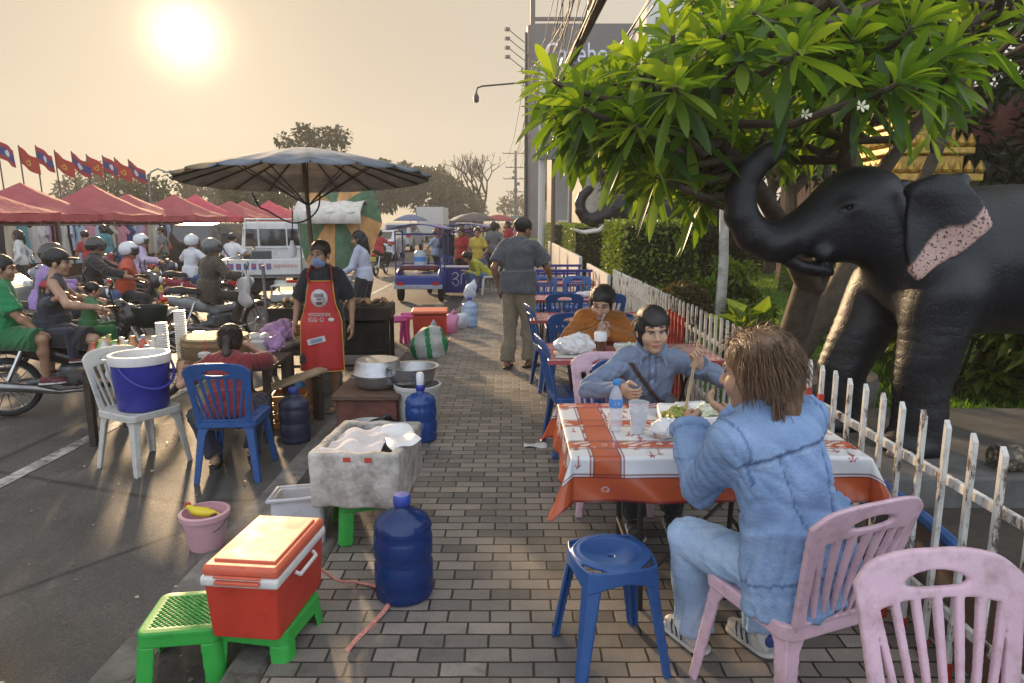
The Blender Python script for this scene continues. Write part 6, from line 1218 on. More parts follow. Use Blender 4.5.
def foodm(n, a, b, c): t = NT(n); v = t.n('ShaderNodeTexVoronoi'); v.inputs['Scale'].default_value = 90; t.l(t.co.outputs['Object'], v.inputs['Vector']); return t.bsdf(t.ramp(v.outputs['Color'], [(.3, a), (.5, b), (.7, c)]), .4, 0, .5, 0, v.outputs['Distance'], .8, .006)
NOOD = foodm('noodles', (.30, .30, .06), (.48, .36, .09), (.16, .22, .04)); MEAT = foodm('stew', (.20, .05, .03), (.32, .14, .05), (.10, .04, .02)); SAL = foodm('salad', (.55, .58, .42), (.35, .45, .18), (.6, .6, .5))
clam('open white foam box of yellow noodles before the chopsticks', .78, 3.10, R(-8), NOOD); clam('white foam box with salad next to the noodles', .93, 3.14, R(10), SAL)
t = thing('food_bowl', 'shallow bowl of dark red stew between the two women', 'bowl', (1.10, 3.22, ZT)); b = MB(); b.lathe([(.04, 0), (.06, .004), (.105, .036), (.11, .04), (.104, .04), (.058, .01), (.001, .009)], n=36, close=False); b.build('bowl', mat('bowl_red', (.2, .07, .06), .35), t); V, F, MI = (lambda s: (s.ell((0, 0, .022), (.085, .085, .022)), s.mesh(.005))[1])(SDF()); mesh_obj('stew', wobble(V, .012, 90, 2), F, MEAT, t)
def wrap(lab, x, y, z, sz, seed, rz=0, m=None, name='plastic_bag'):
    t = thing(name, lab, 'bag', (x, y, z), rz); s = SDF(.02); s.ell((0, 0, sz[2] * .5), np.array(sz) * P3(1, 1, .55)); s.ell((sz[0] * .3, sz[1] * .2, sz[2] * .8), np.array(sz) * .45); s.cut.append(lambda P: -P[:, 2]); V, F, MI = s.mesh(min(sz) / 9); V = wobble(V, .010, 70, seed); V = wobble(V, .005, 140, seed + 1); V[:, 2] = np.maximum(V[:, 2], .0005); mesh_obj('bag', V, F, m or mat('white_plastic_bag', (.66, .66, .68)), t)
    b = MB(); b.tube([(0, 0, sz[2] * .9), (sz[0] * .2, 0, sz[2] * 1.15), (sz[0] * .6, 0, sz[2] * 1.1)], [.008, .012, .003], 6); b.build('knot', m or mat('white_plastic_bag', (.66, .66, .68)), t)
wrap('crumpled white plastic bag in front of the noodle box', .685, 2.94, ZT, (.075, .055, .065), 4); wrap('larger white crumpled bag below the salad box', .80, 2.93, ZT, (.10, .06, .06), 6); wrap('white paper bundle by the denim jacket elbow', 1.20, 3.06, ZT, (.09, .07, .045), 9)
# things on the second table
ZP = PZ + .748
wrap('white plastic bag of takeaway on a tray before the orange shirt woman', .45, 4.88, ZP + .012, (.15, .10, .12), 12); b = MB(); b.box((0, 0, .006), (.34, .24, .010)); o = b.build('serving_tray', CW, bevel=.004); o.location = (.48, 4.88, ZP); tag(o, 'pale tray under the takeaway bag', 'tray')
t = thing('iced_drink', 'iced coffee cup with blue straw before the orange shirt woman', 'drink', (.64, 4.86, ZP)); b = MB(); b.lathe([(.028, 0), (.043, .12)], n=24); b.build('coffee', clear('coffee', (.12, .05, .025), .1, .1), t); b = MB(); b.lathe([(.044, .11), (.046, .112), (.048, .16), (.04, .175), (.015, .18)], n=24); b.build('lid', clear('cup_white', (.85, .87, .9)), t); b = MB(); b.tube([(0, 0, .1), (.01, .01, .26), (.03, .01, .30)], .005, 6); b.build('straw', plastic('straw_blue', (.12, .25, .38)), t)
t = thing('iced_drink', 'clear iced drink with a red straw right of the orange shirt woman', 'drink', (1.04, 4.95, ZP)); b = MB(); b.lathe([(.028, 0), (.043, .12)], n=24); b.build('cup', clear('cup_thin', (.9, .92, .94)), t); b = MB(); b.lathe([(.044, .115), (.046, .118), (.042, .15), (.01, .155)], n=24); b.build('lid', clear('cup_white', (.85, .87, .9)), t); b = MB(); b.tube([(0, 0, .08), (.015, 0, .24)], .005, 6); b.build('straw', RED, t)
clam('open foam box with chopsticks on the second table', .86, 4.84, R(5), SAL); wrap('rolled green and white wrapper on the second table', .98, 4.80, ZP, (.10, .04, .05), 15, R(15), mat('wrapper', (.42, .46, .36), .4, var=.3), 'food_wrapper')
wrap('white packet lying on the pink table near the standing man', .95, 8.78, ZP, (.14, .08, .06), 18)
b = MB(); b.grid(lambda u, v: (-.09 + .18 * u, -.05 + .1 * v, .004 + .008 * math.sin(6 * u + 3 * v)), 6, 5); o = b.build('tissue', mat('tissue', (.6, .6, .6), .9), solid=.002); o.location = (.18, 5.05, PZ + .004); tag(o, 'white tissue dropped on the paving by the blue chair', 'tissue')
t = thing('sign_barrier', 'deep blue barrier board with a white painted letter', 'barrier', (-1.33, 17.2, 0)); b = MB(); b.box((0, 0, .40), (1.0, .5, .62)); b.build('box', plastic('barrier_blue', (.03, .035, .22), .15), t, bevel=.02); b = MB(); b.box((0, 0, .725), (1.06, .56, .03)); b.build('top', mat('barrier_edge', (.3, .32, .45), .5), t)
b = MB(); b.tube(spline([(-.16, -.255, .36), (-.06, -.255, .26), (.01, -.255, .36), (-.06, -.255, .44), (-.14, -.255, .42), (-.06, -.255, .46), (0, -.255, .53), (-.08, -.255, .6), (-.15, -.255, .54)]), .012, 5); b.tube(spline([(.07, -.255, .3), (.08, -.255, .52), (.15, -.255, .58), (.2, -.255, .5), (.19, -.255, .3)]), .012, 5); b.build('lettering', mat('letter_white', (.62, .64, .7), .5), t)
for sx in (-1, 1): b = MB(); b.box((sx * .42, 0, .045), (.1, .4, .09)); b.build('foot', DW, t)
for lab, x, y in (('dark blue folded table frame beside the red wall triangles', 1.0, 13.2), ('blue stacked crate rack further along the fence', .95, 14.8)):
    t = thing('blue_rack', lab, 'rack', (x, y, PZ)); b = MB(); [b.box((-.5 + .25 * k, 0, .4), (.04, .04, .8)) for k in range(5)]; b.box((0, 0, .78), (1.1, .06, .05)); b.box((0, 0, .35), (1.1, .06, .05)); b.build('frame', plastic('barrier_blue', (.03, .035, .22)), t, smooth=False); b = MB(); b.box((0, .3, .6), (1.0, .5, .04)); b.build('shelf', plastic('barrier_blue', (.03, .035, .22)), t)
# litter in the gutter
def litter():
    r = np.random.default_rng(4); n = 1000; x = np.where(r.uniform(size=n) < .5, r.uniform(-1.6, -1.05, n), r.uniform(-5.5, -1.1, n)); y = 1.8 + 9 * r.uniform(size=n) ** 1.5; P = np.stack([x, y, np.full(n, .014)], 1); D = r.normal(size=(n, 3)) * P3(1, 1, .12); V, F, tone = leaf_mesh(P, D, r.uniform(.008, .028, n), .4, r, droop=.02); V[:, 2] = np.maximum(V[:, 2], .009); o = mesh_obj('litter', V, F, leafmat('dry_litter', (.06, .045, .03), (.16, .12, .07), (.45, .42, .36), .05), None, tone=tone, smooth=False); o['label'] = 'dry leaf bits and crumbs scattered along the gutter'; o['category'] = 'litter'; o['kind'] = 'stuff'
litter()
# ------------------------------------------------------------------ motorbikes
TY = mat('tyre', (.016, .016, .017), .8, var=.3, bump=.5, bscale=60, dirt=.4, dcol=(.09, .08, .07)); CHR = mat('chrome', (.55, .55, .55), .18, 1, var=.05); ENG = mat('engine', (.13, .13, .13), .45, .6, var=.4, scale=15); BLK = mat('black_plastic_body', (.014, .014, .015), .35, var=.2, coat=.3, dirt=.25)
TAIL = mat('tail_lens', (.45, .015, .01), .15, coat=.5); LENS = clear('lens_clear', (.8, .82, .85), .05, .2)
def motorbike(label, loc, rz, col, plate='4821', basket=False, hi=False, group='motorbikes in the traffic'):
    t = thing('motorbike', label, 'motorbike', loc, rz, group); B = mat('bike_%02d%02d%02d' % tuple(int(c * 99) for c in col), col, .28, var=.15, coat=.5, dirt=.2); n = 30
    for y, nm in ((-.62, 'rear'), (.62, 'front')):
        b = MB(); Rm = Matrix.Translation((0, y, .285)) @ Matrix.Rotation(R(90), 4, 'Y'); w = .045 if nm == 'rear' else .036
        b.lathe([(.222, -w * .7), (.25, -w), (.275, -w * .8), (.285, 0), (.275, w * .8), (.25, w), (.222, w * .7)], n=n, X=Rm, close=False); wh = b.build('wheel', TY, t, sharp=1.2)
        b = MB(); b.lathe([(.215, -w * .75), (.228, -w * .75), (.228, w * .75), (.215, w * .75), (.215, -w * .75)], n=n, X=Rm, close=False); b.lathe([(.05, -.04), (.055, -.02), (.055, .02), (.05, .04)], n=14, X=Rm)
        for k in range(14 if hi else 8): a = 2 * math.pi * k / (14 if hi else 8); b.tube([(.0, y + .05 * math.cos(a), .285 + .05 * math.sin(a)), (.0, y + .22 * math.cos(a + .25), .285 + .22 * math.sin(a + .25))], .0045, 4)
        b.build('rim', CHR, wh)
    s = SDF(.04); s.box((0, -.02, .36), (.10, .18, .11), .05); s.cap((0, .0, .36), (0, .2, .42), .085, .07); s.cap((0, -.5, .30), (0, 0, .34), .055, .06); sobj(s, .014, 'engine', ENG, t)
    s = SDF(.03); s.cap((0, -.80, .74), (0, -.30, .60), .055, .10); s.cap((0, -.55, .70), (0, -.1, .52), .07, .08); s.cap((0, -.1, .52), (0, .28, .55), .065, .06); s.cap((0, .26, .52), (0, .40, .86), .08, .075); s.box((0, .30, .62), (.17, .03, .20), .03, rotm(-.3, 0, 0)); s.cap((0, .40, .86), (0, .36, 1.0), .085, .07); s.ell((0, .44, .90), (.10, .10, .12)); sobj(s, .013, 'fairing', B, t)
    s = SDF(.03); s.cap((0, -.62, .80), (0, -.05, .73), .105, .085); s.cap((0, -.72, .83), (0, -.60, .82), .08, .09); s.cut.append(lambda P: -(P[:, 2] - .745 + P[:, 1] * .10)); sobj(s, .013, 'seat', mat('bike_seat', (.018, .017, .017), .6, bump=.4, bscale=80), t)
    s = SDF(.01)
    def mud(P, y0, r0, z1): 
        q = P - P3(0, y0, .285); r = np.sqrt(q[:, 1] ** 2 + q[:, 2] ** 2); return np.maximum(np.maximum(np.abs(r - r0) - .008, np.abs(q[:, 0]) - .062), z1 - q[:, 2])
    s.fn(lambda P: mud(P, .62, .315, .05), (-.08, .25, .30), (.08, .98, .64), k=0); sobj(s, .009, 'mudguard', B if sum(col) > .15 else BLK, t); s = SDF(.01); s.fn(lambda P: np.maximum(mud(P, -.62, .33, .02), P[:, 1] + .50), (-.08, -.98, .28), (.08, -.45, .66), k=0); sobj(s, .009, 'mudguard', B if sum(col) > .15 else BLK, t)
    b = MB(); [b.tube([(sx * .07, .62, .285), (sx * .07, .44, .80)], .018, 8) for sx in (-1, 1)]; b.build('fork', CHR, t)
    b = MB(); b.tube(spline([(-.36, .22, 1.02), (-.22, .30, 1.02), (-.08, .38, 1.0), (.08, .38, 1.0), (.22, .30, 1.02), (.36, .22, 1.02)]), .012, 8); b.build('handlebar', BLK, t)
    for sx in (-1, 1):
        b = MB(); b.tube([(sx * .36, .22, 1.02), (sx * .25, .285, 1.02)], .018, 8); b.build('grip', BLK, t)
        b = MB(); b.tube([(sx * .22, .32, 1.02), (sx * .27, .30, 1.16)], .006, 6); b.lathe([(.001, -.012), (.05, -.008), (.055, 0), (.05, .006)], n=18, X=Matrix.Translation((sx * .29, .30, 1.19)) @ Matrix.Rotation(R(80), 4, 'X')); m_ = b.build('mirror', BLK, t); b = MB(); b.lathe([(.046, .007), (.001, .0075)], n=18, X=Matrix.Translation((sx * .29, .30, 1.19)) @ Matrix.Rotation(R(80), 4, 'X'), close=False); b.build('mirror_glass', mat('mirror_face', (.6, .64, .68), .05, 1), m_)
        b = MB(); b.tube([(sx * .10, -.05, .30), (sx * .24, -.05, .29)], .016, 8); b.build('footpeg', BLK, t); b = MB(); b.tube([(sx * .09, -.62, .31), (sx * .10, -.45, .68)], .022, 8); b.build('shock', CHR, t)
        b = MB(); b.lathe([(.02, 0), (.026, .01), (.02, .03)], n=12, X=Matrix.Translation((sx * .10, -.84, .70)) @ Matrix.Rotation(R(90), 4, 'X')); b.build('indicator', mat('amber_lens', (.5, .2, .02), .2), t)
    b = MB(); b.tube([(.12, .1, .22), (.14, -.2, .22), (.15, -.35, .27), (.15, -.85, .36)], [.02, .022, .045, .05], 12); b.build('exhaust', mat('exhaust_steel', (.3, .29, .28), .3, .9, var=.3, dirt=.3), t)
    s = SDF(.01); s.ell((0, -.84, .745), (.075, .045, .045)); sobj(s, .012, 'tail_light', TAIL, t); s = SDF(.01); s.ell((0, .53, .92), (.07, .035, .06)); sobj(s, .012, 'headlight', LENS, t)
    b = MB(); b.box((0, -.90, .60), (.20, .008, .14), 0, X=None); p = b.build('licence_plate', mat('plate_yellow', (.55, .42, .08), .5, var=.08), t, bevel=.003); text('plate_number', plate, .07, mat('plate_ink', (.02, .02, .02), .6), p, (0, -.9055, .595), (R(90), 0, 0), .0008, .16)
    b = MB(); b.box((0, -.86, .60), (.06, .08, .04)); b.build('plate_bracket', BLK, t)
    if basket: b = MB(); b.lathe([(.13, .78), (.17, .98), (.178, .985)], (0, .62, 0), 24, close=False); b.lathe([(.128, .785), (.001, .79)], (0, .62, 0), 24, close=False); b.build('basket', mat('basket_dark', (.02, .03, .025), .5), t, solid=.006)
    return t
# ------------------------------------------------------------------ cars (body shaped once, windows, lamps and wheels as parts)
def car(label, loc, rz, col, kind='sedan', cat='car', name='parked_car', plate='7 3 0 6'):
    t = thing(name, label, cat, loc, rz); P_ = mat('car_%02d%02d%02d' % tuple(int(c * 99) for c in col), col, .22, var=.05, scale=2, coat=.7, bump=.02, dirt=.15, dcol=(.2, .17, .13)); G = glass('car_glass', (.02, .024, .028))
    if kind == 'sedan': prof = [(-2.25, .35), (-2.28, .75), (-2.15, 1.02), (-1.75, 1.06), (-1.0, 1.46), (.1, 1.48), (.95, 1.08), (1.9, .90), (2.2, .70), (2.22, .35)]; Wd, belt, zt, roof = .87, .98, 1.48, .98
    else: prof = [(-2.3, .42), (-2.34, .9), (-2.28, 1.08), (-2.0, 1.72), (-1.4, 1.80), (.2, 1.78), (1.0, 1.14), (2.0, 1.04), (2.28, .85), (2.3, .42)]; Wd, belt, zt, roof = .92, 1.10, 1.78, 1.05
    pr = np.array(prof)
    def inside(P):
        y, z = P[:, 1], P[:, 2]; up = np.interp(y, pr[:, 0][1:-1], pr[:, 1][1:-1]) if False else None
        top = np.interp(y, [p[0] for p in prof[1:-1]], [p[1] for p in prof[1:-1]]); hw = Wd - .05 * np.clip((np.abs(y) - 1.7) / .5, 0, 1) ** 2 * 2 - .30 * np.clip((z - belt) / (zt - belt), 0, 1) ** 1.2 * .62 - .06 * np.clip((.6 - z) / .3, 0, 1)
        d = np.maximum.reduce([(z - top) * .8, np.abs(P[:, 0]) - hw, np.abs(y) - 2.27, prof[0][1] * .85 - z])
        for yw in (-1.35, 1.38): d = np.maximum(d, np.where(np.abs(P[:, 0]) > Wd - .28, .40 - np.sqrt((y - yw) ** 2 + (z - .33) ** 2), -9))
        return d
    s = SDF(0); s.fn(inside, (-1, -2.4, .2), (1, 2.4, 1.9), k=0); key = ('car', kind); V, F, MI = cached(key, lambda: s.mesh(.045)); c = V[F].mean(1); n = np.cross(V[F[:, 1]] - V[F[:, 0]], V[F[:, 2]] - V[F[:, 0]]); n /= np.linalg.norm(n, axis=1)[:, None] + 1e-9
    yr, yf = (-1.72, .92) if kind == 'sedan' else (-2.2, .95); sl = (c[:, 2] > belt + .05) & (c[:, 2] < zt - .10); top = np.interp(c[:, 1], [p[0] for p in prof[1:-1]], [p[1] for p in prof[1:-1]])
    side = sl & (np.abs(n[:, 0]) > .75) & (c[:, 1] > yr + .35) & (c[:, 1] < yf - .35) & (c[:, 2] < top - .07) & (np.abs(c[:, 1] + .25) > .05); rear = sl & (c[:, 1] < yr + .75) & (np.abs(n[:, 0]) < .6) & (np.abs(c[:, 0]) < Wd - .27); frnt = sl & (c[:, 1] > .15) & (np.abs(n[:, 0]) < .6) & (np.abs(c[:, 0]) < Wd - .25)
    gl = side | rear | frnt
    def sub(mask, nm, m, off=0):
        f = F[mask]; 
        if len(f) == 0: return
        u, inv = np.unique(f, return_inverse=True); return mesh_obj(nm, V[u], inv.reshape(f.shape), m, t)
    sub(~gl, 'body', P_); sub(side & (c[:, 0] < 0), 'window', G); sub(side & (c[:, 0] > 0), 'window', G); sub(rear, 'rear_window', G); sub(frnt, 'windscreen', G)
    for sx in (-1, 1):
        for yw in (-1.35, 1.38):
            b = MB(); X = Matrix.Translation((sx * (Wd - .13), yw, .33)) @ Matrix.Rotation(R(90), 4, 'Y'); b.lathe([(.2, -.09), (.31, -.1), (.33, -.06), (.33, .06), (.31, .1), (.2, .09)], n=28, X=X); w = b.build('wheel', TY, t, sharp=1); b = MB(); b.lathe([(.2, sx * .085), (.19, sx * .098), (.05, sx * .09), (.001, sx * .1)], n=20, X=X, close=False); b.build('rim', CHR, w)
        zz = .88 if kind == 'sedan' else .98; b = MB(); b.box((sx * (Wd - .16), -2.24, zz), (.30, .10, .15)); b.build('tail_light', TAIL, t, bevel=.02); b = MB(); b.box((sx * (Wd - .2), 2.14, .70), (.34, .14, .14)); b.build('headlight', LENS, t, bevel=.02)
        b = MB(); b.box((sx * (Wd + .06), .72, belt + .08), (.16, .08, .12)); b.build('mirror', P_, t, bevel=.02)
    b = MB(); b.box((0, -2.27, .42), (1.6, .10, .16)); b.build('bumper', BLK if kind != 'sedan' else P_, t, bevel=.03); b = MB(); b.box((0, -2.29, .74), (.42, .02, .13)); p = b.build('licence_plate', mat('plate_yellow', (.55, .42, .08)), t); text('plate_number', plate, .1, mat('plate_ink', (.02, .02, .02)), p, (0, -2.302, .74), (R(90), 0, 0), .001, .34)
    return t
car('white sedan seen from behind in the middle of the road', (-6.35, 34.2, 0), R(2), (.55, .56, .57), 'sedan', name='white_sedan'); car('silver car further back beyond the white sedan', (-7.0, 45, 0), R(-4), (.42, .43, .44), 'suv', name='silver_car'); car('dark brown pickup-like wagon behind the white helmet riders', (-10.6, 25.5, 0), R(-8), (.035, .028, .024), 'suv', name='dark_wagon'); car('silver four-wheel drive parked right of the dark wagon', (-9.9, 31, 0), R(-58), (.34, .335, .32), 'suv', name='silver_wagon'); car('grey car cut by the left edge behind the green shirt boy', (-10.9, 11.6, 0), R(-80), (.24, .25, .26), 'sedan', name='grey_car')
car('distant white van far down the road near the crowd', (-4.2, 62, 0), R(0), (.5, .5, .5), 'suv', name='white_van'); 
# small white truck with drop-side bed
def minitruck():
    t = thing('small_truck', 'small white drop-side truck seen from behind', 'truck', (-5.89, 16.82, 0), R(13)); Wp = mat('truck_white', (.66, .66, .65), .35, var=.08, coat=.3, dirt=.3, dcol=(.25, .2, .15)); s = SDF(.0)
    def cab(P): hw = .78 - .10 * np.clip((P[:, 2] - 1.15) / .7, 0, 1); return np.maximum.reduce([np.abs(P[:, 0]) - hw, np.abs(P[:, 1] - 1.2) - .62 + .18 * np.clip((P[:, 2] - 1.1) / .7, 0, 1) * (P[:, 1] > 1.2), .5 - P[:, 2], P[:, 2] - 1.84])
    s.fn(cab, (-.9, .4, .4), (.9, 2.0, 1.95), k=0); sobj(s, .04, 'cab', Wp, t)
    for x, w in ((0, .62), (-.52, .34), (.52, .34)): b = MB(); b.box((x, .565, 1.45), (w, .05, .42)); b.build('rear_window', glass('car_glass'), t, bevel=.02)
    b = MB(); b.tube([(-.70, .5, .9), (-.62, .5, 1.9), (.62, .5, 1.9), (.70, .5, .9)], .025, 8); b.tube([(-.66, .5, 1.2), (.66, .5, 1.2)], .02, 6); [b.tube([(x, .5, 1.2), (x, .5, 1.9)], .018, 6) for x in (-.34, .34)]; b.build('rack', Wp, t)
    b = MB(); b.box((0, -.75, .66), (1.56, 2.4, .08)); b.build('bed_floor', mat('truck_grey', (.2, .2, .2), .6), t)
    for sx in (-1, 1): b = MB(); b.box((sx * .80, -.75, .86), (.05, 2.4, .34)); b.build('side_panel', Wp, t, bevel=.012)
    b = MB(); b.box((0, -1.965, .86), (1.62, .05, .34)); g = b.build('tailgate', Wp, t, bevel=.012)
    b = MB()
    for k in range(6): b.box((-.62 + .155 * k, -1.993, .875), (.10, .006, .13), 0)
    b.build('sticker', mat('sticker_blue', (.10, .13, .35), .5), g); b = MB(); [b.box((-.62 + .155 * k, -1.998, .885), (.05, .004, .06)) for k in range(6)]; b.build('sticker', mat('sticker_red', (.5, .08, .08), .5), g); text('lettering', 'HHHHHHHH', .13, mat('sticker_red', (.5, .08, .08)), g, (.50, -1.992, .875), (R(90), 0, 0), .001, .50)
    b = MB(); b.box((0, -1.90, .50), (1.5, .08, .12)); b.build('bumper', Wp, t, bevel=.02)
    for sx in (-1, 1):
        b = MB(); b.box((sx * .62, -1.955, .52), (.24, .04, .10)); b.build('tail_light', TAIL, t, bevel=.01)
        for y in (-1.1, 1.25): b = MB(); X = Matrix.Translation((sx * .66, y, .29)) @ Matrix.Rotation(R(90), 4, 'Y'); b.lathe([(.17, -.08), (.27, -.085), (.29, -.05), (.29, .05), (.27, .085), (.17, .08)], n=26, X=X); b.build('wheel', TY, t)
    b = MB(); b.box((-.25, -1.96, .50), (.40, .03, .14)); p = b.build('licence_plate', mat('plate_yellow', (.55, .42, .08)), t); text('plate_number', '5 2 1 7', .1, mat('plate_ink', (.02, .02, .02)), p, (-.25, -1.977, .5), (R(90), 0, 0), .001, .3); b = MB(); b.box((0, -.7, .46), (.5, 2.8, .22)); b.build('chassis', BLK, t)
    b = MB(); b.box((-.15, -.6, .93), (.42, .3, .45)); o = b.build('case', mat('cool_case', (.05, .06, .07), .5), bevel=.02); M_ = Matrix.Translation(t.location) @ Matrix.Rotation(R(13), 4, 'Z'); o.matrix_world = M_; tag(o, 'dark case standing in the bed of the small white truck', 'case')
minitruck()
# blue three-wheeler (samlor) with roof frame
def threewheeler(label, loc, rz, blue, roof=True):
    t = thing('three_wheeler', label, 'three-wheeler', loc, rz, 'blue three-wheelers at the kerb'); Bp = plastic('samlor_blue_%d' % int(blue[2] * 100), blue, .2); b = MB(); b.box((0, -.4, .48), (1.05, 1.2, .30)); b.build('body', Bp, t, bevel=.04); b = MB(); b.box((0, -.98, .38), (1.1, .05, .10)); b.build('bumper', mat('bumper_pale', (.35, .37, .45), .4, .4), t, bevel=.01)
    for sx in (-1, 1):
        s = SDF(.02); s.ell((sx * .48, -.5, .52), (.10, .42, .25)); s.cut.append(lambda P: .36 - P[:, 2]); sobj(s, .02, 'mudguard', Bp, t); b = MB(); X = Matrix.Translation((sx * .47, -.5, .26)) @ Matrix.Rotation(R(90), 4, 'Y'); b.lathe([(.15, -.05), (.24, -.055), (.26, 0), (.24, .055), (.15, .05)], n=24, X=X); b.build('wheel', TY, t)
        b = MB(); b.box((sx * .4, -1.0, .46), (.14, .03, .07)); b.build('tail_light', TAIL, t)
    b = MB(); X = Matrix.Translation((0, 1.2, .28)) @ Matrix.Rotation(R(90), 4, 'Y'); b.lathe([(.15, -.04), (.26, -.045), (.28, 0), (.26, .045), (.15, .04)], n=24, X=X); b.build('wheel', TY, t); b = MB(); b.tube([(0, 1.2, .28), (0, .95, .95)], .03, 8); b.tube([(-.35, .8, 1.0), (0, .95, 1.0), (.35, .8, 1.0)], .015, 6); b.build('fork', ST, t)
    b = MB(); b.box((0, .45, .5), (.3, .9, .25)); b.build('front_frame', BLK, t, bevel=.05); s = SDF(.03); s.box((0, .35, .72), (.16, .32, .05), .04); sobj(s, .02, 'seat', BLK, t)
    b = MB(); [b.tube([(sx * .5, y, .6), (sx * .5, y, 1.62)], .018, 6) for sx in (-1, 1) for y in (-.95, .1)]; [b.tube([(-.5, y, z), (.5, y, z)], .014, 6) for y in (-.95, .1) for z in (.85, 1.55)]; [b.tube([(sx * .5, -.95, z), (sx * .5, .1, z)], .014, 6) for sx in (-1, 1) for z in (.85, 1.62)]; b.build('frame', Bp, t)
    if roof: b = MB(); b.grid(lambda u, v: (-.66 + 1.32 * u, -1.1 + 2.3 * v, 1.66 + .12 * math.sin(math.pi * u)), 10, 8); b.build('roof', Bp, t, solid=.02)
    b = MB(); b.box((0, -.7, .80), (.85, .35, .10)); b.build('bench', mat('bench_red', (.2, .05, .05), .6), t, bevel=.03); return t
threewheeler('empty blue three-wheeler with bare roof frame parked at the kerb', (-2.12, 16.4, 0), R(0), (.03, .05, .24)); threewheeler('second blue three-wheeler with a passenger beside the barrier', (-1.25, 20.5, 0), R(-4), (.035, .06, .22)); threewheeler('third blue three-wheeler further down by the crowd', (-2.1, 27, 0), R(5), (.05, .09, .24))
t = thing('water_bottle', 'small white and blue water can inside the empty three-wheeler', 'bottle', (-2.1, 15.7, .85)); b = MB(); b.lathe([(.13, 0), (.14, .02), (.14, .28), (.08, .34)], n=20); b.build('bottle', plastic('ice_bag', (.55, .6, .66)), t); b = MB(); b.lathe([(.142, .09), (.142, .2)], n=20, close=False); b.build('label', mat('label_blue', (.08, .25, .62)), t)

# ------------------------------------------------------------------ market: red canopies, stalls, clothes, flags
TR = NT('tent_red'); a_ = TR.ramp(TR.noise(1.1, 5, .6), [(.3, (.44, .10, .125)), (.7, (.60, .18, .195))]); TRm = TR.bsdf(a_, .7, 0, .3, 0, TR.noise(4, 4, .6), .6, .05)
tr = TR.n('ShaderNodeBsdfTranslucent'); TR.l(TR.mix(1, a_, (1.4, .9, .8), 'MULTIPLY'), tr.inputs[0]); mx = TR.n('ShaderNodeMixShader'); mx.inputs[0].default_value = .4; TR.l(TR.p.outputs[0], mx.inputs[1]); TR.l(tr.outputs[0], mx.inputs[2]); TR.l(mx.outputs[0], TR.out.inputs[0])
TP = NT('tent_pink'); a_ = TP.ramp(TP.noise(1.1, 5, .6), [(.3, (.66, .10, .16)), (.7, (.75, .18, .24))]); TPm = TP.bsdf(a_, .7, 0, .3, 0, TP.noise(4, 4, .6), .6, .05); tr = TP.n('ShaderNodeBsdfTranslucent'); TP.l(TP.mix(1, a_, (1.4, .9, .8), 'MULTIPLY'), tr.inputs[0]); mx = TP.n('ShaderNodeMixShader'); mx.inputs[0].default_value = .45; TP.l(TP.p.outputs[0], mx.inputs[1]); TP.l(tr.outputs[0], mx.inputs[2]); TP.l(mx.outputs[0], TP.out.inputs[0])
ords = ['first', 'second', 'third', 'fourth', 'fifth', 'sixth', 'seventh', 'eighth', 'ninth', 'tenth', 'eleventh', 'twelfth', 'thirteenth', 'fourteenth', 'fifteenth', 'sixteenth']
def tent(label, x, y, m, w=3.0, zt=2.9, ze=2.05):
    t = thing('market_tent', label, 'tent', (x, y, 0), 0, 'canopy tents of the market'); b = MB(); n = 12; h = w / 2
    def top(u, v):
        X, Y = (u - .5) * w, (v - .5) * w; q = max(abs(X), abs(Y)) / h; e = 1 - q; return (X, Y, ze + (zt - ze) * (e ** 1.25) + .02 * math.sin(9 * X + 3 * Y) * q - .06 * q * math.sin(math.pi * (.5 + .5 * (X if abs(Y) > abs(X) else Y) / h * 1)) * 1.0)
    b.grid(top, n, n)
    for k in range(4):
        a = k * math.pi / 2; ca, sa = math.cos(a), math.sin(a)
        b.grid(lambda u, v: ((u - .5) * w * ca + (h + .008) * sa * 1, (u - .5) * w * sa - (h + .008) * ca, ze - .06 * math.sin(math.pi * u) - .005 - v * (.20 + .02 * math.sin(u * 40))), 16, 1)
    b.build('canopy', m, t, sharp=.6)
    for sx in (-1, 1):
        for sy in (-1, 1): b = MB(); b.box((sx * (h - .06), sy * (h - .06), ze / 2), (.04, .04, ze)); b.build('pole', ST, t)
    
    for sy in (-1, 1): b = MB(); b.tube([(-h + .06, sy * (h - .06), ze - .28), (0, sy * (h - .06), ze - .05), (h - .06, sy * (h - .06), ze - .28)], .014, 5); b.build('truss', ST, t)
    return t
for k in range(14):
    tent('%s red canopy tent from the left along the market row' % ords[k] if k not in (5, 8, 9) else '%s tent from the left, brighter pink canopy' % ords[k], -13.7 - (.4 if k % 2 else 0), 17.3 + 2.75 * k, TPm if k in (5, 8, 9) else TRm, 3.0, 2.95 + .1 * ((k * 7) % 3) - .1, 2.1)
for k in range(6): tent('%s tent in the rear row of canopies' % ords[k], -19.5, 19 + 4.4 * k, TRm, 3.0, 3.0, 2.15)
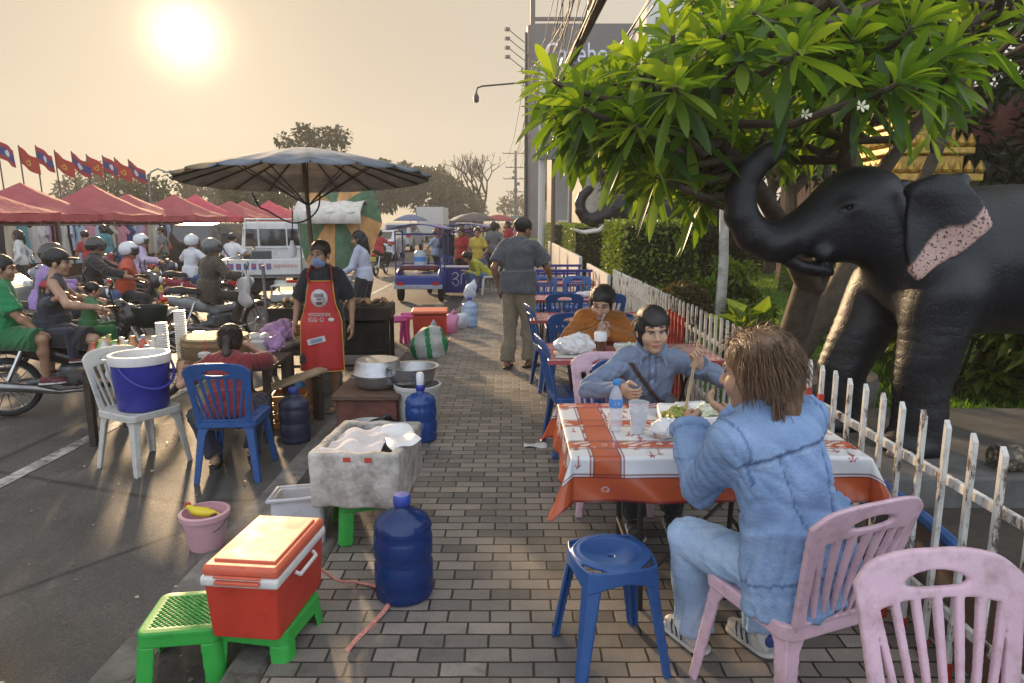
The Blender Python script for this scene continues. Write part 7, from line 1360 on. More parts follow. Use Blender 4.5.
# stall counters and clothes
def garment(m, kind):
    b = MB()
    if kind == 0: out = [(-.10, .0), (-.16, -.02), (-.34, -.22), (-.26, -.30), (-.19, -.2), (-.2, -.68), (.2, -.68), (.19, -.2), (.26, -.30), (.34, -.22), (.16, -.02), (.10, 0), (0, -.06)]
    elif kind == 1: out = [(-.1, 0), (-.16, -.04), (-.14, -.3), (-.30, -1.05), (.30, -1.05), (.14, -.3), (.16, -.04), (.1, 0), (0, -.08)]
    else: out = [(-.17, 0), (-.2, -.95), (-.04, -.95), (0, -.35), (.04, -.95), (.2, -.95), (.17, 0)]
    b.prism(out, -.03, .03); return b
gc_ = [('pale blue', (.32, .42, .5)), ('white', (.55, .54, .5)), ('mustard', (.42, .27, .05)), ('dark red', (.25, .03, .04)), ('lilac', (.4, .3, .45)), ('black', (.03, .03, .035)), ('pink', (.5, .22, .28)), ('teal', (.08, .25, .27)), ('cream', (.5, .44, .33)), ('navy', (.03, .05, .16))]; gk = ['shirt', 'dress', 'trousers']; rg = random.Random(9); proto = {}
for k in range(7):
    y0 = 17.3 + 2.75 * k; x0 = -12.3; t = thing('clothes_rack', '%s clothes rack from the left under the red tents' % ords[k], 'rack', (x0, y0, 0), 0, 'racks of clothes'); b = MB(); b.tube([(0, -1.25, 1.75), (0, 1.25, 1.75)], .016, 6); [b.tube([(0, y, 0), (0, y, 1.75)], .016, 6) for y in (-1.3, 1.3)]; b.build('frame', ST, t); b = MB(); [b.box((0, y, .02), (.5, .05, .04)) for y in (-1.3, 1.3)]; b.build('foot', ST, t)
    t = thing('stall_counter', '%s goods counter from the left beneath the canopies' % ords[k], 'stall', (x0 - 1.5, y0, 0), 0, 'market counters'); b = MB(); b.box((0, 0, .4), (1.0, 2.6, .8)); b.build('counter', mat('stall_cloth_%d' % (k % 3), [(.10, .05, .05), (.13, .08, .06), (.05, .06, .1)][k % 3], .8, var=.3), t, bevel=.02); b = MB()
    b.box((-1.0, 0, 1.1), (.05, 2.9, 1.9)); b.build('back_panel', mat('backdrop_%d' % (k % 3), [(.09, .03, .035), (.06, .05, .05), (.12, .05, .04)][k % 3], .85, var=.5, scale=3), t)
    for j in range(7):
        cn_, c = gc_[rg.randrange(10)]; kd = rg.randrange(3); key = (cn_, kd); mm = mat('cloth_' + cn_.replace(' ', '_'), c, .9, var=.25, scale=5, bump=.8, bscale=9, stretch=(3, 3, .4))
        if key not in proto: proto[key] = garment(mm, kd).build('hanging_' + gk[kd], mm, smooth=False); o = proto[key]
        else: o = proto[key].copy(); COL.objects.link(o)
        o.location = (x0 + rg.uniform(-.02, .02), y0 - 1.1 + .36 * j, 1.73); o.rotation_euler = (rg.uniform(-.05, .05), 0, R(rg.choice([65, 80, 100, 118, 20]))); tag(o, '%s %s hanging on the %s clothes rack, %s from its left end' % (cn_, gk[kd], ords[k], ords[j]), 'clothes', 'clothes hanging at the market')
# flags
FLB = [(.33, .02, .03), (.025, .04, .19)]; FM = vcol_mat('flag_cloth', .8, .1, 40, .2, var=.2)
def flag(label, x, y, h, lao, seed):
    t = thing('flag', label, 'flag', (x, y, 0), 0, 'row of flags behind the tents'); b = MB(); b.tube([(0, 0, 0), (-.14, 0, h * .5), (-.22, 0, h)], .032, 6); b.build('pole', mat('flag_pole', (.06, .05, .045), .6), t)
    nu, nv = 36, 24; V = []; C_ = []; L, H = .98, .80; rr = random.Random(seed); ph = rr.uniform(0, 6)
    for j in range(nv + 1):
        for i in range(nu + 1):
            u, v = i / nu, j / nv; V.append((-.22 + L * u * .86, .16 * math.sin(6 * u + ph + v) * u, h - .03 - H * v - L * u * (.58 + .1 * math.sin(ph)) + .05 * math.sin(7 * u + ph) * u))
            if lao: c = FLB[1] if .25 < v < .75 else FLB[0]; c = (.6, .6, .62) if math.hypot((u - .5) * L, (v - .5) * H) < .14 else c
            else:
                c = (.42, .035, .03); a = math.hypot((u - .5) * L, (v - .5) * H); q = math.atan2((v - .5) * H, (u - .5) * L)
                if (abs(a - .15) < .035 and -1.2 < q < 2.4) or (abs((u - .5) * L + (v - .5) * H) < .03 and a < .2): c = (.6, .38, .05)
            C_.append(c)
    F = [(j * (nu + 1) + i, j * (nu + 1) + i + 1, (j + 1) * (nu + 1) + i + 1, (j + 1) * (nu + 1) + i) for j in range(nv) for i in range(nu)]
    o = mesh_obj('cloth', V, F, FM, t, cols=C_); md = o.modifiers.new('s', 'SOLIDIFY'); md.thickness = .01
for k, (u, v) in enumerate([(-4, 139), (18, 145), (35, 145), (54, 150), (71, 151), (86, 154), (102, 155), (114, 157), (128, 159)]):
    p = px(u, v, 33.5 + .8 * k); flag('%s flag from the left, %s' % (ords[k], 'red and blue with a white disc' if k % 2 == 0 else 'plain red with a yellow emblem'), p[0] + .22, p[1], p[2], k % 2 == 0, k)
# ------------------------------------------------------------------ people
def fab(n, c, **k): k.setdefault('rough', .9); k.setdefault('bump', .5); k.setdefault('bscale', 130); k.setdefault('var', .18); k.setdefault('scale', 6); return mat('fabric_' + n, c, sheen=.25, **k)
def denim():
    t = NT('washed_denim'); f = t.noise(6, 3, .6); c = t.ramp(f, [(.25, (.15, .235, .41)), (.5, (.20, .30, .49)), (.8, (.27, .375, .565))]); a = t.n('ShaderNodeVertexColor', layer_name='Col'); c = t.mix(1.0, c, a.outputs[0], 'MULTIPLY')
    tw = t.noise(220, 2, .6, stretch=(1, 1, .4)); sp_ = t.noise(420, 2, .7); c = t.mix(1, c, t.ramp(sp_, [(.3, (.70,) * 3), (.7, (1.28,) * 3)]), 'MULTIPLY'); wr = t.noise(12, 4, .6, stretch=(1, 1, 2.0)); return t.bsdf(c, .88, 0, .25, 0, t.math('ADD', t.math('MULTIPLY', tw, .04), wr), .5, .018)
DEN = denim()
def jacket_cols(V, J):
    q = (V - J['P']) @ np.stack([J['r'], J['f'], J['up']], 1); c = np.ones((len(V), 3)); h = q[:, 2]; back = q[:, 1] < .06
    yoke = .395 - .06 * np.abs(q[:, 0]); c[(np.abs(h - yoke) < .0055) & back & (np.abs(q[:, 0]) < .19)] = P3(.42, .45, .52); c[(np.abs(h - yoke + .016) < .004) & back & (np.abs(q[:, 0]) < .19)] = P3(1.25, 1.2, 1.1)
    for s in (-1, 1): m = np.abs(q[:, 0] - s * (.055 + .10 * (h - .1))) < .004; c[m & back & (h < yoke) & (h > .0)] = P3(.55, .58, .62)
    c[(np.abs(h + .0) < .005) & (np.abs(q[:, 0]) < .24)] = P3(.5, .53, .6); c[(h < -.035)] *= P3(1.12, 1.1, 1.05)
    for n in 'LR':
        d = np.linalg.norm(V - J['S' + n], axis=1); sd = (V - J['N']) @ J['r'] * (1 if n == 'R' else -1); c[(np.abs(sd - .165) < .005) & (d < .14)] = P3(.5, .53, .6)
    return c
def jacket_step(V, J):
    q = (V - J['P']) @ np.stack([J['r'], J['f'], J['up']], 1); h = q[:, 2]; d = np.where((h > .395 - .06 * np.abs(q[:, 0])) & (np.abs(q[:, 0]) < .2), .006, 0.) + np.where(h < -.045, .006, 0.)
    for s in (-1, 1): d = d + np.where((np.abs(np.abs(q[:, 0]) - (.055 + .10 * (h - .1))) < .009) & (h < .39), -.004, 0)
    return d
def jean_cols(V, J):
    c = np.ones((len(V), 3)) * P3(1.5, 1.38, 1.2)
    for n in 'LR': d = np.linalg.norm(V - J['K' + n], axis=1); c *= (1 + .35 * np.exp(-(d / .14) ** 2))[:, None]
    return c
# woman in the denim jacket, back to us
Jd = pose(hip=(0, -.09, .55), lean=R(9), side=R(-9), bow=R(7), twist=R(-4), hl=(-.10, .36, .90), hr=(.14, .40, .90), fl=(-.05, .33, .08), fr=(.17, .20, .08), head=(R(22), R(8), 0), el=(-.35, -.5, -1), er=(.6, -.4, -1), kl=(-.2, .4, 1), kr=(.2, .4, 1), hfl=((.5, .8, .1), (.2, -.1, 1)), sw=.155)
w = figure('woman in a washed denim jacket and jeans with shaggy brown hair, back to us', (.935, 2.24, PZ), R(26), Jd, dict(shirt=DEN, shirtcol=jacket_cols, step=jacket_step, sleeve=2, ease=.032, hem=.11, wr=.006, folds=.0075, collar=1, cuff=1, pants=DEN, pantcol=jean_cols, pease=.026, shoes=mat('sneaker_white', (.58, .56, .52), .6, dirt=.35), hair='mullet', hm=hairm('brown', (.15, .085, .045)), skin='a', curl=(.9, .5), strands=(3600, .078, .0019, 2.6), mid=1.08), .0085, hres=.0045, sc=1.03)
JS = {k: (v * 1.03 if isinstance(v, np.ndarray) else v) for k, v in Jd.items()}
for n in 'LR':
    a = JS['A' + n]
    for sx in (-1, 1):
        b = MB()
        for k in range(3): y = .035 + .028 * k; b.tube([(a[0] + sx * .047, a[1] + y - .012, a[2] - .055), (a[0] + sx * .040, a[1] + y + .006, a[2] - .026), (a[0] + sx * .026, a[1] + y + .018, a[2] - .012)], .0042, 5)
        b.build('shoe_stripes', mat('stripe_dark', (.05, .05, .07), .6), w)
    b = MB()
    for k in range(4): b.tube([(a[0] - .024, a[1] + .05 + .02 * k, a[2] - .018 - .005 * k), (a[0], a[1] + .055 + .02 * k, a[2] - .010 - .005 * k), (a[0] + .024, a[1] + .05 + .02 * k, a[2] - .018 - .005 * k)], .0035, 5)
    b.build('shoe_laces', mat('lace_white', (.62, .6, .57), .8), w); s = SDF(.01); s.ell((a[0], a[1] - .052, a[2] - .012), (.030, .016, .03)); sobj(s, .006, 'heel_tab', mat('heel_blue', (.03, .06, .22), .6), w)
hc = w['_hc']; b = MB(); b.tube([Vector(hc) + Vector(frame_for(Jd['head']) @ P3(-.084, -.008, -.045)), Vector(hc) + Vector(frame_for(Jd['head']) @ P3(-.085, -.008, -.055))], .005, 6); b.build('earring', mat('gold_ring', (.6, .4, .1), .3, 1), w)
# woman in the grey-blue shirt facing us
SHB = fab('grey_blue', (.115, .155, .235), var=.2)
def placket(V, J):
    q = (V - J['P']) @ np.stack([J['r'], J['f'], J['up']], 1); c = np.ones((len(V), 3)); f = q[:, 1] > .02; c[(np.abs(np.abs(q[:, 0]) - .018) < .0035) & f] = .55; c[(np.abs(q[:, 0]) < .005) & (np.abs(((q[:, 2] + .02) % .07) - .035) < .006) & f] = 1.9; st = np.abs((q[:, 0] * .78 - q[:, 2] * .62) + .19) < .014; c[st & f & (q[:, 0] > -.17)] = P3(.35, .18, .10); return c
SHV = NT('shirt_greyblue'); a_ = SHV.n('ShaderNodeVertexColor', layer_name='Col'); SHV = SHV.bsdf(SHV.mix(1, SHV.ramp(SHV.noise(4, 5, .6), [(.3, (.12, .16, .245)), (.7, (.20, .25, .35))]), a_.outputs[0], 'MULTIPLY'), .85, 0, .3, 0, SHV.noise(14, 4, .7), .6, .016, sheen=.2)
Jg = pose(hip=(0, 0, .49), lean=R(12), bow=R(10), hl=(-.23, .34, .93), hr=(.20, .40, .80), fl=(-.1, .38, .08), fr=(.12, .44, .08), head=(R(4), R(6), R(3)), el=(-1, -.2, -.5), er=(1, -.2, -.5), hfl=((.55, .25, .65), (.3, .6, -.4)), hfr=((-.5, .85, -.1), (.1, .3, 1)), kl=(-.2, .4, 1), kr=(.2, .4, 1))
Jg['hfL'] = ((.40, .30, .75), (.65, .2, -.3))
g = figure('woman in a grey-blue collared shirt with dark fringe holding chopsticks', (.80, 4.02, PZ), R(180), Jg, dict(shirt=SHV, shirtcol=placket, sleeve=1.55, ease=.019, collar=1, cuff=1, pants=fab('black', (.018, .018, .022)), shoes=fab('black', (.018, .018, .022)), hair='fringe', skin='d', curl=(1.05, .85), wr=.006, folds=.008, strands=(2600, .06, .0016, .6, 1)), .0085, hres=.004)
hw = Jg['WL'] + P3(.03, .06, .07); b = MB(); tipv = P3(-.02, .86, .735)
for d in (0, .011): b.tube([tuple(hw + (hw - tipv) * .22 + P3(d, 0, .0)), tuple(tipv + P3(d * .6, .004, 0))], [.0042, .003], 6)
Xg = Matrix.Translation((.80, 4.02, PZ)) @ Matrix.Rotation(R(180), 4, 'Z'); o = b.build('chopsticks', mat('pale_wood', (.33, .24, .15))); o.matrix_world = Xg; tag(o, 'pair of pale wooden chopsticks dipping into the noodles', 'chopsticks')
# woman in orange
ORF = fab('orange', (.33, .115, .018), var=.3, bump=.9, bscale=70)
Jo = pose(hip=(0, 0, .50), lean=R(13), bow=R(12), hl=(-.045, .33, .86), hr=(.05, .34, .83), fl=(-.1, .4, .08), fr=(.1, .42, .08), head=(R(-14), R(27), R(-5)), el=(-1, -.1, -.35), er=(1, -.1, -.35), hfl=((.55, .5, .35), (-.2, .3, .9)), hfr=((-.55, .55, .2), (.2, .4, .8)), kl=(-.2, .4, 1), kr=(.2, .4, 1))
figure('woman in a loose orange sweater eating with both hands at the second table', (.71, 5.58, PZ), R(180), Jo, dict(shirt=ORF, sleeve=2, ease=.038, pants=fab('black', (.018, .018, .022)), shoes=fab('black', (.018, .018, .022)), hair='pony', skin='d', curl=(1.0, 1.0), wr=.009, folds=.012, strands=(1200, .09, .0024, .9, 2)), .010, hres=.005)
# standing man
Jm = pose(hip=(0, 0, .93), lean=R(5), hl=(-.24, .02, .90), hr=(.26, .36, 1.02), fl=(-.10, -.08, .075), fr=(.11, .06, .075), head=(R(-28), R(16), 0), er=(.7, -1, -.3), kl=(-.1, 1, 0), kr=(.1, 1, 0), toe=(R(10), R(-35)), sw=.175, bow=R(4))
figure('man in a grey polo shirt and khaki trousers standing with his back to us', (.07, 7.95, PZ), R(-20), Jm, dict(shirt=fab('grey_polo', (.085, .092, .105)), sleeve=.62, ease=.026, pants=fab('khaki', (.25, .205, .145), var=.2), pease=.030, plen=1.0, shoes=mat('black_leather', (.02, .018, .018), .5), sandal=1, hair='short', skin='c', fem=False, hem=.09, wr=.008, folds=.008, mid=1.05, strands=(900, .03, .003, .5, 1)), .012, hres=.006, sc=1.04)
# apron woman
Ja = pose(hip=(0, 0, .905), lean=R(1), hl=(-.27, .05, .86), hr=(.27, .08, .86), fl=(-.07, -.02, .075), fr=(.15, .09, .075), head=(R(-14), R(4), 0), toe=(R(-12), R(-25)), el=(-.6, -1, 0), er=(.6, -1, 0), kl=(-.1, 1, 0))
BLK_F = fab('black', (.018, .018, .022))
ap = figure('food seller in a red apron, black t-shirt and lowered blue face mask', (-1.80, 6.50, 0), R(182), Ja, dict(shirt=BLK_F, sleeve=.7, ease=.020, folds=.008, pants=fab('black_knee', (.02, .019, .021)), plen=.95, pease=.03, shoes=mat('sandal_brown', (.10, .075, .06), .5), sandal=1, hair='short', hm=hairm('dark_brown', (.03, .018, .012)), skin='b', mask=fab('mask_blue', (.22, .30, .50)), mid=1.06, fem=True), .010, hres=.0055, sc=.985)
RA = mat('apron_red', (.42, .020, .018), .6, var=.12, scale=5, bump=.4, bscale=12, sheen=.1); YE = mat('apron_edge', (.50, .28, .05), .7)
def apron_pt(u, v, off=0): # u across -1..1, v 0 top .. 1 hem
    z = 1.28 - .84 * v; w = np.interp(v, [0, .25, .45, 1], [.11, .14, .192, .205]); a = u * 1.0; y = np.interp(v, [0, .12, .3, .5, 1], [.115, .155, .165, .20, .235]) + .016 * math.sin(9 * u + 2) * max(0, v - .45) - .07 * u * u * (1.0 if v > .3 else .6)
    return (u * w, y + .012 + off, z)
b = MB(); b.grid(lambda u, v: apron_pt(u * 2 - 1, v), 24, 30); A_ = b.build('apron', RA, ap, solid=.005, sharp=None)
b = MB()
for e in (-1, 1): b.tube([apron_pt(e, v / 20, .002) for v in range(21)], .006, 5)
b.tube([apron_pt(u / 10 - 1, 1, .002) for u in range(21)], .006, 5); b.tube([apron_pt(u / 10 - 1, 0, .002) for u in range(21)], .006, 5); b.build('apron_edge', YE, A_)
b = MB()
for e in (-1, 1): b.tube([apron_pt(e * .92, .02), (e * .115, .120, 1.33), (e * .100, .085, 1.385), (e * .075, .02, 1.428), (e * .06, -.05, 1.43)], .020, 6, flat=.35)
b.build('apron_strap', RA, A_)
WT = mat('print_white', (.58, .55, .53), .6, var=.08); b = MB(); cz, cy = 1.125, apron_pt(0, .19, .006)[1] + .004; b.add([(0, cy, cz)] + [(.078 * math.cos(R(12 * k)), cy - .012 * abs(math.cos(R(12 * k))), cz + .084 * math.sin(R(12 * k))) for k in range(30)], [(0, 1 + k, 1 + (k + 1) % 30) for k in range(30)]); b.build('logo_disc', WT, A_, solid=.001)
RT = (R(90), 0, R(180)); text('logo_text', 'ເຂົ້າຈີ່', .034, mat('print_dark', (.10, .05, .05), .7), A_, (.005, cy + .004, cz + .028), RT, .0006, .085); text('logo_text', 'ປີ້ງ', .026, mat('print_dark', (.10, .05, .05)), A_, (.0, cy + .004, cz - .008), RT, .0006, .05)
b = MB(); b.tube([(-.028, cy + .004, cz + .045), (-.05, cy + .004, cz - .03)], .004, 5); b.lathe([(.034, 0), (.022, .022), (.012, .026)], n=14, X=Matrix.Translation((0, cy + .002, cz - .035)) @ Matrix.Rotation(math.pi, 4, 'X') @ Matrix.Scale(.15, 4, (0, 1, 0))); b.build('logo_bowl', mat('print_dark', (.10, .05, .05)), A_)
text('apron_text', 'ເຂົ້າປຽກເສັ້ນ', .030, WT, A_, (0, apron_pt(0, .363)[1] + .008, .975), RT, .0006, .20); text('apron_text', 'IGG\u00b7\u00b7O', .058, WT, A_, (.03, apron_pt(0, .423)[1] + .008, .925), RT, .0006, .14); s = SDF(.01); s.ell((-.105, apron_pt(.45, .423)[1] + .004, .925), (.034, .006, .022)); sobj(s, .006, 'apron_bowl', WT, A_)
b = MB(); b.box((0, 0, 0), (.17, .004, .055)); o = b.build('paper_label', WT, A_); o.location = (.03, apron_pt(.1, .65)[1] + .010, .735); o.rotation_euler = (0, R(14), 0); text('label_text', 'ສະບາຍດີ', .036, mat('print_blue', (.06, .16, .42), .7), o, (0, .004, 0), RT, .0006, .11)
# red shirt woman seated at the stall, back to us
RDS = fab('dark_red', (.19, .020, .024)); Jr = pose(hip=(0, -.04, .50), lean=R(24), bow=R(14), hl=(-.42, .36, .80), hr=(.12, .48, .96), fl=(-.16, .12, .08), fr=(.12, .30, .08), head=(R(-10), R(22), 0), el=(-1, -.2, -.7), er=(1, -.2, -.6), kl=(-.3, .4, .8), kr=(.2, .4, .8), hfl=((-.1, .8, .5), (1, 0, .4)))
figure('woman in a dark red shirt with a ponytail seated at the stall, back to us', (-2.08, 4.86, 0), R(14), Jr, dict(folds=.007, shirt=RDS, sleeve=.62, ease=.022, pants=fab('navy', (.02, .022, .04)), pease=.03, shoes=mat('black_leather', (.02, .018, .018)), sandal=1, hair='pony', hm=hairm('dark_brown', (.03, .018, .012)), skin='a', curl=(.95, .6), strands=(1200, .09, .003, .9, 2)), .010, hres=.006, sc=.90)
b = MB(); b.grid(lambda u, v: (-2.20 + .36 * u, 4.80 + .05 * math.sin(3 * u) - .10 * (.5 - abs(u - .5)) + .10 * v, .80 - .32 * v - .05 * abs(u - .5)), 12, 10); o = b.build('red_apron_back', RA, solid=.004); o.location = (0, -.0, .0); bpy.data.objects.remove(o)
# woman in white blouse beyond the grill
figure('woman in a pale blouse and dark skirt standing at the food cart', (-2.42, 11.2, 0), R(75), pose(hl=(-.2, .32, .98), hr=(.22, .30, .95), lean=R(4), head=(R(20), R(12), 0)), dict(shirt=fab('pale_blue', (.42, .45, .55)), sleeve=1.9, ease=.022, pants=fab('black', (.018, .018, .022)), pease=.05, shoes=BLK_F, hair='long', skin='b', curl=(.7, .7)), .014, hres=.008)
b = MB(); b.tube([(-2.53, 11.10, 1.36), (-2.56, 11.2, 1.36), (-2.53, 11.29, 1.36)], .05, 8); o = b.build('scarf', fab('scarf_black', (.02, .02, .022))); o.parent = bpy.data.objects['person.006'] if 'person.006' in bpy.data.objects else None
if o.parent: o.matrix_parent_inverse = Matrix.Translation(o.parent.location).to_4x4().inverted() if False else (Matrix.Translation(o.parent.location) @ Matrix.Rotation(o.parent.rotation_euler.z, 4, 'Z')).inverted()
# woman in yellow-green seated on a white chair far along the pavement
figure('woman in a yellow-green top bending forward on a white chair', (-.62, 16.4, PZ), R(115), pose(hip=(0, 0, .48), lean=R(42), bow=R(14), hl=(-.1, .5, .55), hr=(.1, .5, .55), fl=(-.1, .35, .08), fr=(.1, .35, .08), head=(0, R(40), 0), kl=(-.2, .4, 1), kr=(.2, .4, 1)), dict(shirt=fab('lime', (.36, .34, .03)), sleeve=1.5, pants=fab('jean', (.07, .12, .24)), shoes=BLK_F, hair='bun', skin='b'), .018, hres=.01)
chair('white plastic chair under the yellow-green woman', (-.60, 16.42, PZ), R(115), WH)

# ---- riders
def ride(fl=.0): return dict(hip=(0, -.18, .80), fl=(-.20, .10, .34), fr=(.20, .10, .34), hl=(-.33, .20, 1.03), hr=(.33, .20, 1.03), kl=(-.5, .6, .5), kr=(.5, .6, .5), el=(-1, -.5, -.6), er=(1, -.5, -.6), hfl=((.1, .8, -.3), (1, 0, 0)), hfr=((-.1, .8, -.3), (-1, 0, 0)))
def rider(label, bike, look, res=.014, **k):
    p = ride(); p.update(k); p.setdefault('lean', R(10)); off = p.pop('off', (0, 0, 0)); look.setdefault('curl', (1.0, 1.0)); z = bike.rotation_euler.z; L = Vector(bike.location) + Matrix.Rotation(z, 3, 'Z') @ Vector(off)
    return figure(label, tuple(L), z, pose(**p), look, res, hres=res * .6, sc=k.get('sc', p.pop('sc', 1)) if False else look.pop('sc', 1))
pil = dict(hl=(-.16, .05, 1.0), hr=(.16, .05, 1.0), fl=(-.20, -.02, .36), fr=(.20, -.02, .36))
bk = motorbike('dark motorbike carrying the green shirt family at the left edge', (-4.22, 6.58, 0), R(-62), (.025, .02, .022), '2735', True, True)
SH = mat('shoe_maroon', (.14, .03, .04), .6)
rider('man in a dark tank top and black cap steering the family motorbike', bk, dict(folds=.006, shirt=fab('tank', (.03, .028, .035)), sleeve=0, pants=fab('black', (.018, .018, .022)), plen=.9, pease=.04, shoes=mat('black_leather', (.02, .018, .018)), sandal=1, hair='cap', cap=mat('cap_black', (.02, .02, .022)), skin='a', fem=False, mid=1.12, neck=False), .011, lean=R(8), head=(R(-6), R(4), 0), hip=(0, -.22, .81), sw=.175)
rider('boy in a green t-shirt and green shorts riding pillion', bk, dict(folds=.008, shirt=fab('green_tee', (.010, .19, .06)), sleeve=.75, ease=.026, pants=fab('green_short', (.015, .13, .035)), plen=.92, pease=.04, shoes=SH, hair='short', skin='b', fem=False, mid=1.15, sc=.94), .011, off=(0, -.40, .05), hip=(0, -.22, .80), hl=(-.25, .02, .82), hr=(.25, .10, .82), fl=(-.2, .12, .36), fr=(.21, .12, .36), lean=R(4), head=(R(-8), R(6), 0))
rider('small child in a red cap squeezed between the man and the boy', bk, dict(shirt=fab('dark_tee', (.03, .03, .05)), pants=fab('navy', (.02, .022, .04)), shoes=SH, hair='cap', cap=mat('cap_red', (.35, .03, .05), .8), skin='b', fem=False, sc=.62), .012, off=(.10, -.17, .50), hip=(0, -.16, .50), hl=(-.1, .2, 1.0), hr=(.12, .12, 1.1), fl=(-.26, .2, .1), fr=(.26, .2, .1), head=(R(-50), 0, 0))
rider('small child in green sitting in front of the man', bk, dict(shirt=fab('green_kid', (.05, .17, .06)), pants=fab('green_short', (.015, .13, .035)), shoes=SH, hair='short', skin='b', fem=False, sc=.60), .012, off=(0, .17, .50), hip=(0, -.16, .48), hl=(-.15, .25, .85), hr=(.2, .25, .85), fl=(-.24, .2, .1), fr=(.24, .2, .1), head=(R(10), R(10), 0))
HB = mat('helmet_black', (.015, .015, .017), .2, coat=.6); HW = mat('helmet_white', (.62, .63, .65), .25, coat=.5); HG = mat('helmet_grey', (.10, .10, .105), .3, coat=.5)
bk = motorbike('motorbike of the lilac shirt rider behind the family', (-5.70, 8.55, 0), R(-60), (.05, .05, .07), '8106'); rider('rider in a lilac long-sleeved shirt with a black helmet', bk, dict(folds=.008, shirt=fab('lilac', (.30, .19, .42)), sleeve=2, ease=.026, pants=BLK_F, shoes=BLK_F, hair='helmet', helmet=HB, skin='b'), lean=R(16))
bk = motorbike('scooter with the couple in black and orange', (-6.05, 10.6, 0), R(-68), (.04, .035, .035), '5590'); rider('rider in a black jacket and black helmet on the couple\'s scooter', bk, dict(folds=.01, shirt=fab('black_jacket', (.022, .018, .018)), sleeve=2, ease=.04, pants=fab('jean', (.07, .12, .24)), shoes=mat('sneaker_white', (.58, .56, .52)), hair='helmet', helmet=HB, skin='b'), off=(0, -.12, 0), hip=(0, -.3, .82)); rider('passenger in orange and black with a white helmet on the scooter', bk, dict(shirt=fab('orange_vest', (.45, .07, .03)), sleeve=.5, ease=.03, pants=BLK_F, shoes=BLK_F, hair='helmet', helmet=HW, skin='b', sc=.96), off=(0, .22, 0), **{**pil, 'hip': (0, -.2, .80), 'hl': (-.3, .1, 1.0), 'hr': (.3, .1, 1.0)})
bk = motorbike('scooter with a bright red tail light and pale plate', (-4.42, 10.3, 0), R(-38), (.30, .30, .31), '2218'); rider('rider in a brown jacket with a dark open helmet, seen from behind', bk, dict(folds=.009, shirt=fab('brown_jacket', (.062, .048, .032)), sleeve=2, ease=.034, pants=fab('brown_trousers', (.05, .035, .025)), shoes=BLK_F, hair='helmet', helmet=HG, skin='b', hem=.16), head=(R(-6), 0, 0))
t = thing('tote_bag', 'white cloth bag hanging at the brown jacket rider\'s arm', 'bag', (-3.98, 10.15, .62), R(-30)); s = SDF(.03); s.box((0, 0, .2), (.10, .05, .20), .04); s.ell((0, 0, .05), (.12, .07, .1)); sobj(s, .016, 'bag', fab('bag_cloth', (.50, .47, .45)), t, wob=(.014, 22, 2)); b = MB(); b.tube([(-.06, 0, .38), (0, 0, .52), (.06, 0, .38)], .012, 6); b.build('handle', fab('bag_cloth', (.5, .47, .45)), t)
bk = motorbike('dark motorbike under the mauve shirt rider', (-7.55, 14.2, 0), R(-62), (.03, .03, .05), '3307'); rider('rider in a pale mauve shirt with a white helmet', bk, dict(shirt=fab('mauve', (.40, .33, .47)), sleeve=2, ease=.028, pants=fab('grey_trousers', (.06, .06, .08)), shoes=BLK_F, hair='helmet', helmet=HW, skin='b', fem=False), .017)
bk = motorbike('scooter with a red tail fairing near the small truck', (-6.25, 13.6, 0), R(-24), (.35, .05, .08), '6410'); rider('woman in a white top with long reddish hair and white helmet', bk, dict(shirt=fab('white_tee', (.55, .55, .57)), sleeve=.6, pants=fab('jean', (.07, .12, .24)), shoes=BLK_F, hair='helmet', helmet=HW, skin='b'), .017)
bk = motorbike('scooter ahead carrying the man with a shoulder strap', (-6.75, 16.8, 0), R(-20), (.06, .06, .07), '9082'); r_ = rider('man in a white shirt with a dark blue strap across his back', bk, dict(shirt=fab('white_shirt', (.58, .57, .56)), sleeve=.7, ease=.026, pants=fab('grey_trousers', (.06, .06, .08)), shoes=BLK_F, hair='cap', cap=mat('cap_grey', (.09, .09, .09), .8), skin='b', fem=False), .017)
b = MB(); b.tube([(-.16, -.28, 1.30), (-.02, -.335, 1.12), (.15, -.30, .92)], .022, 6, flat=.4); b.build('strap', fab('strap_blue', (.03, .04, .14)), r_)
for k, (x, y, rz, c, lab) in enumerate([(-8.3, 12.6, 95, (.2, .2, .22), 'parked silver scooter at the market edge'), (-9.9, 17.5, 80, (.28, .04, .05), 'parked red motorbike in front of the clothes racks'), (-10.6, 19.4, 100, (.04, .05, .16), 'parked blue motorbike beside the racks'), (-4.6, 24, -5, (.05, .05, .05), 'dark motorbike riding ahead of the white sedan'), (-3.4, 38, 4, (.2, .2, .2), 'far motorbike down the road')]): motorbike(lab, (x, y, 0), R(rz), c, str(1203 + 977 * k))
rider('rider in a red shirt on the dark motorbike ahead', bpy.data.objects['motorbike.010'], dict(shirt=fab('red_tee', (.35, .03, .03)), pants=BLK_F, shoes=BLK_F, hair='helmet', helmet=HB, skin='c', fem=False), .024)
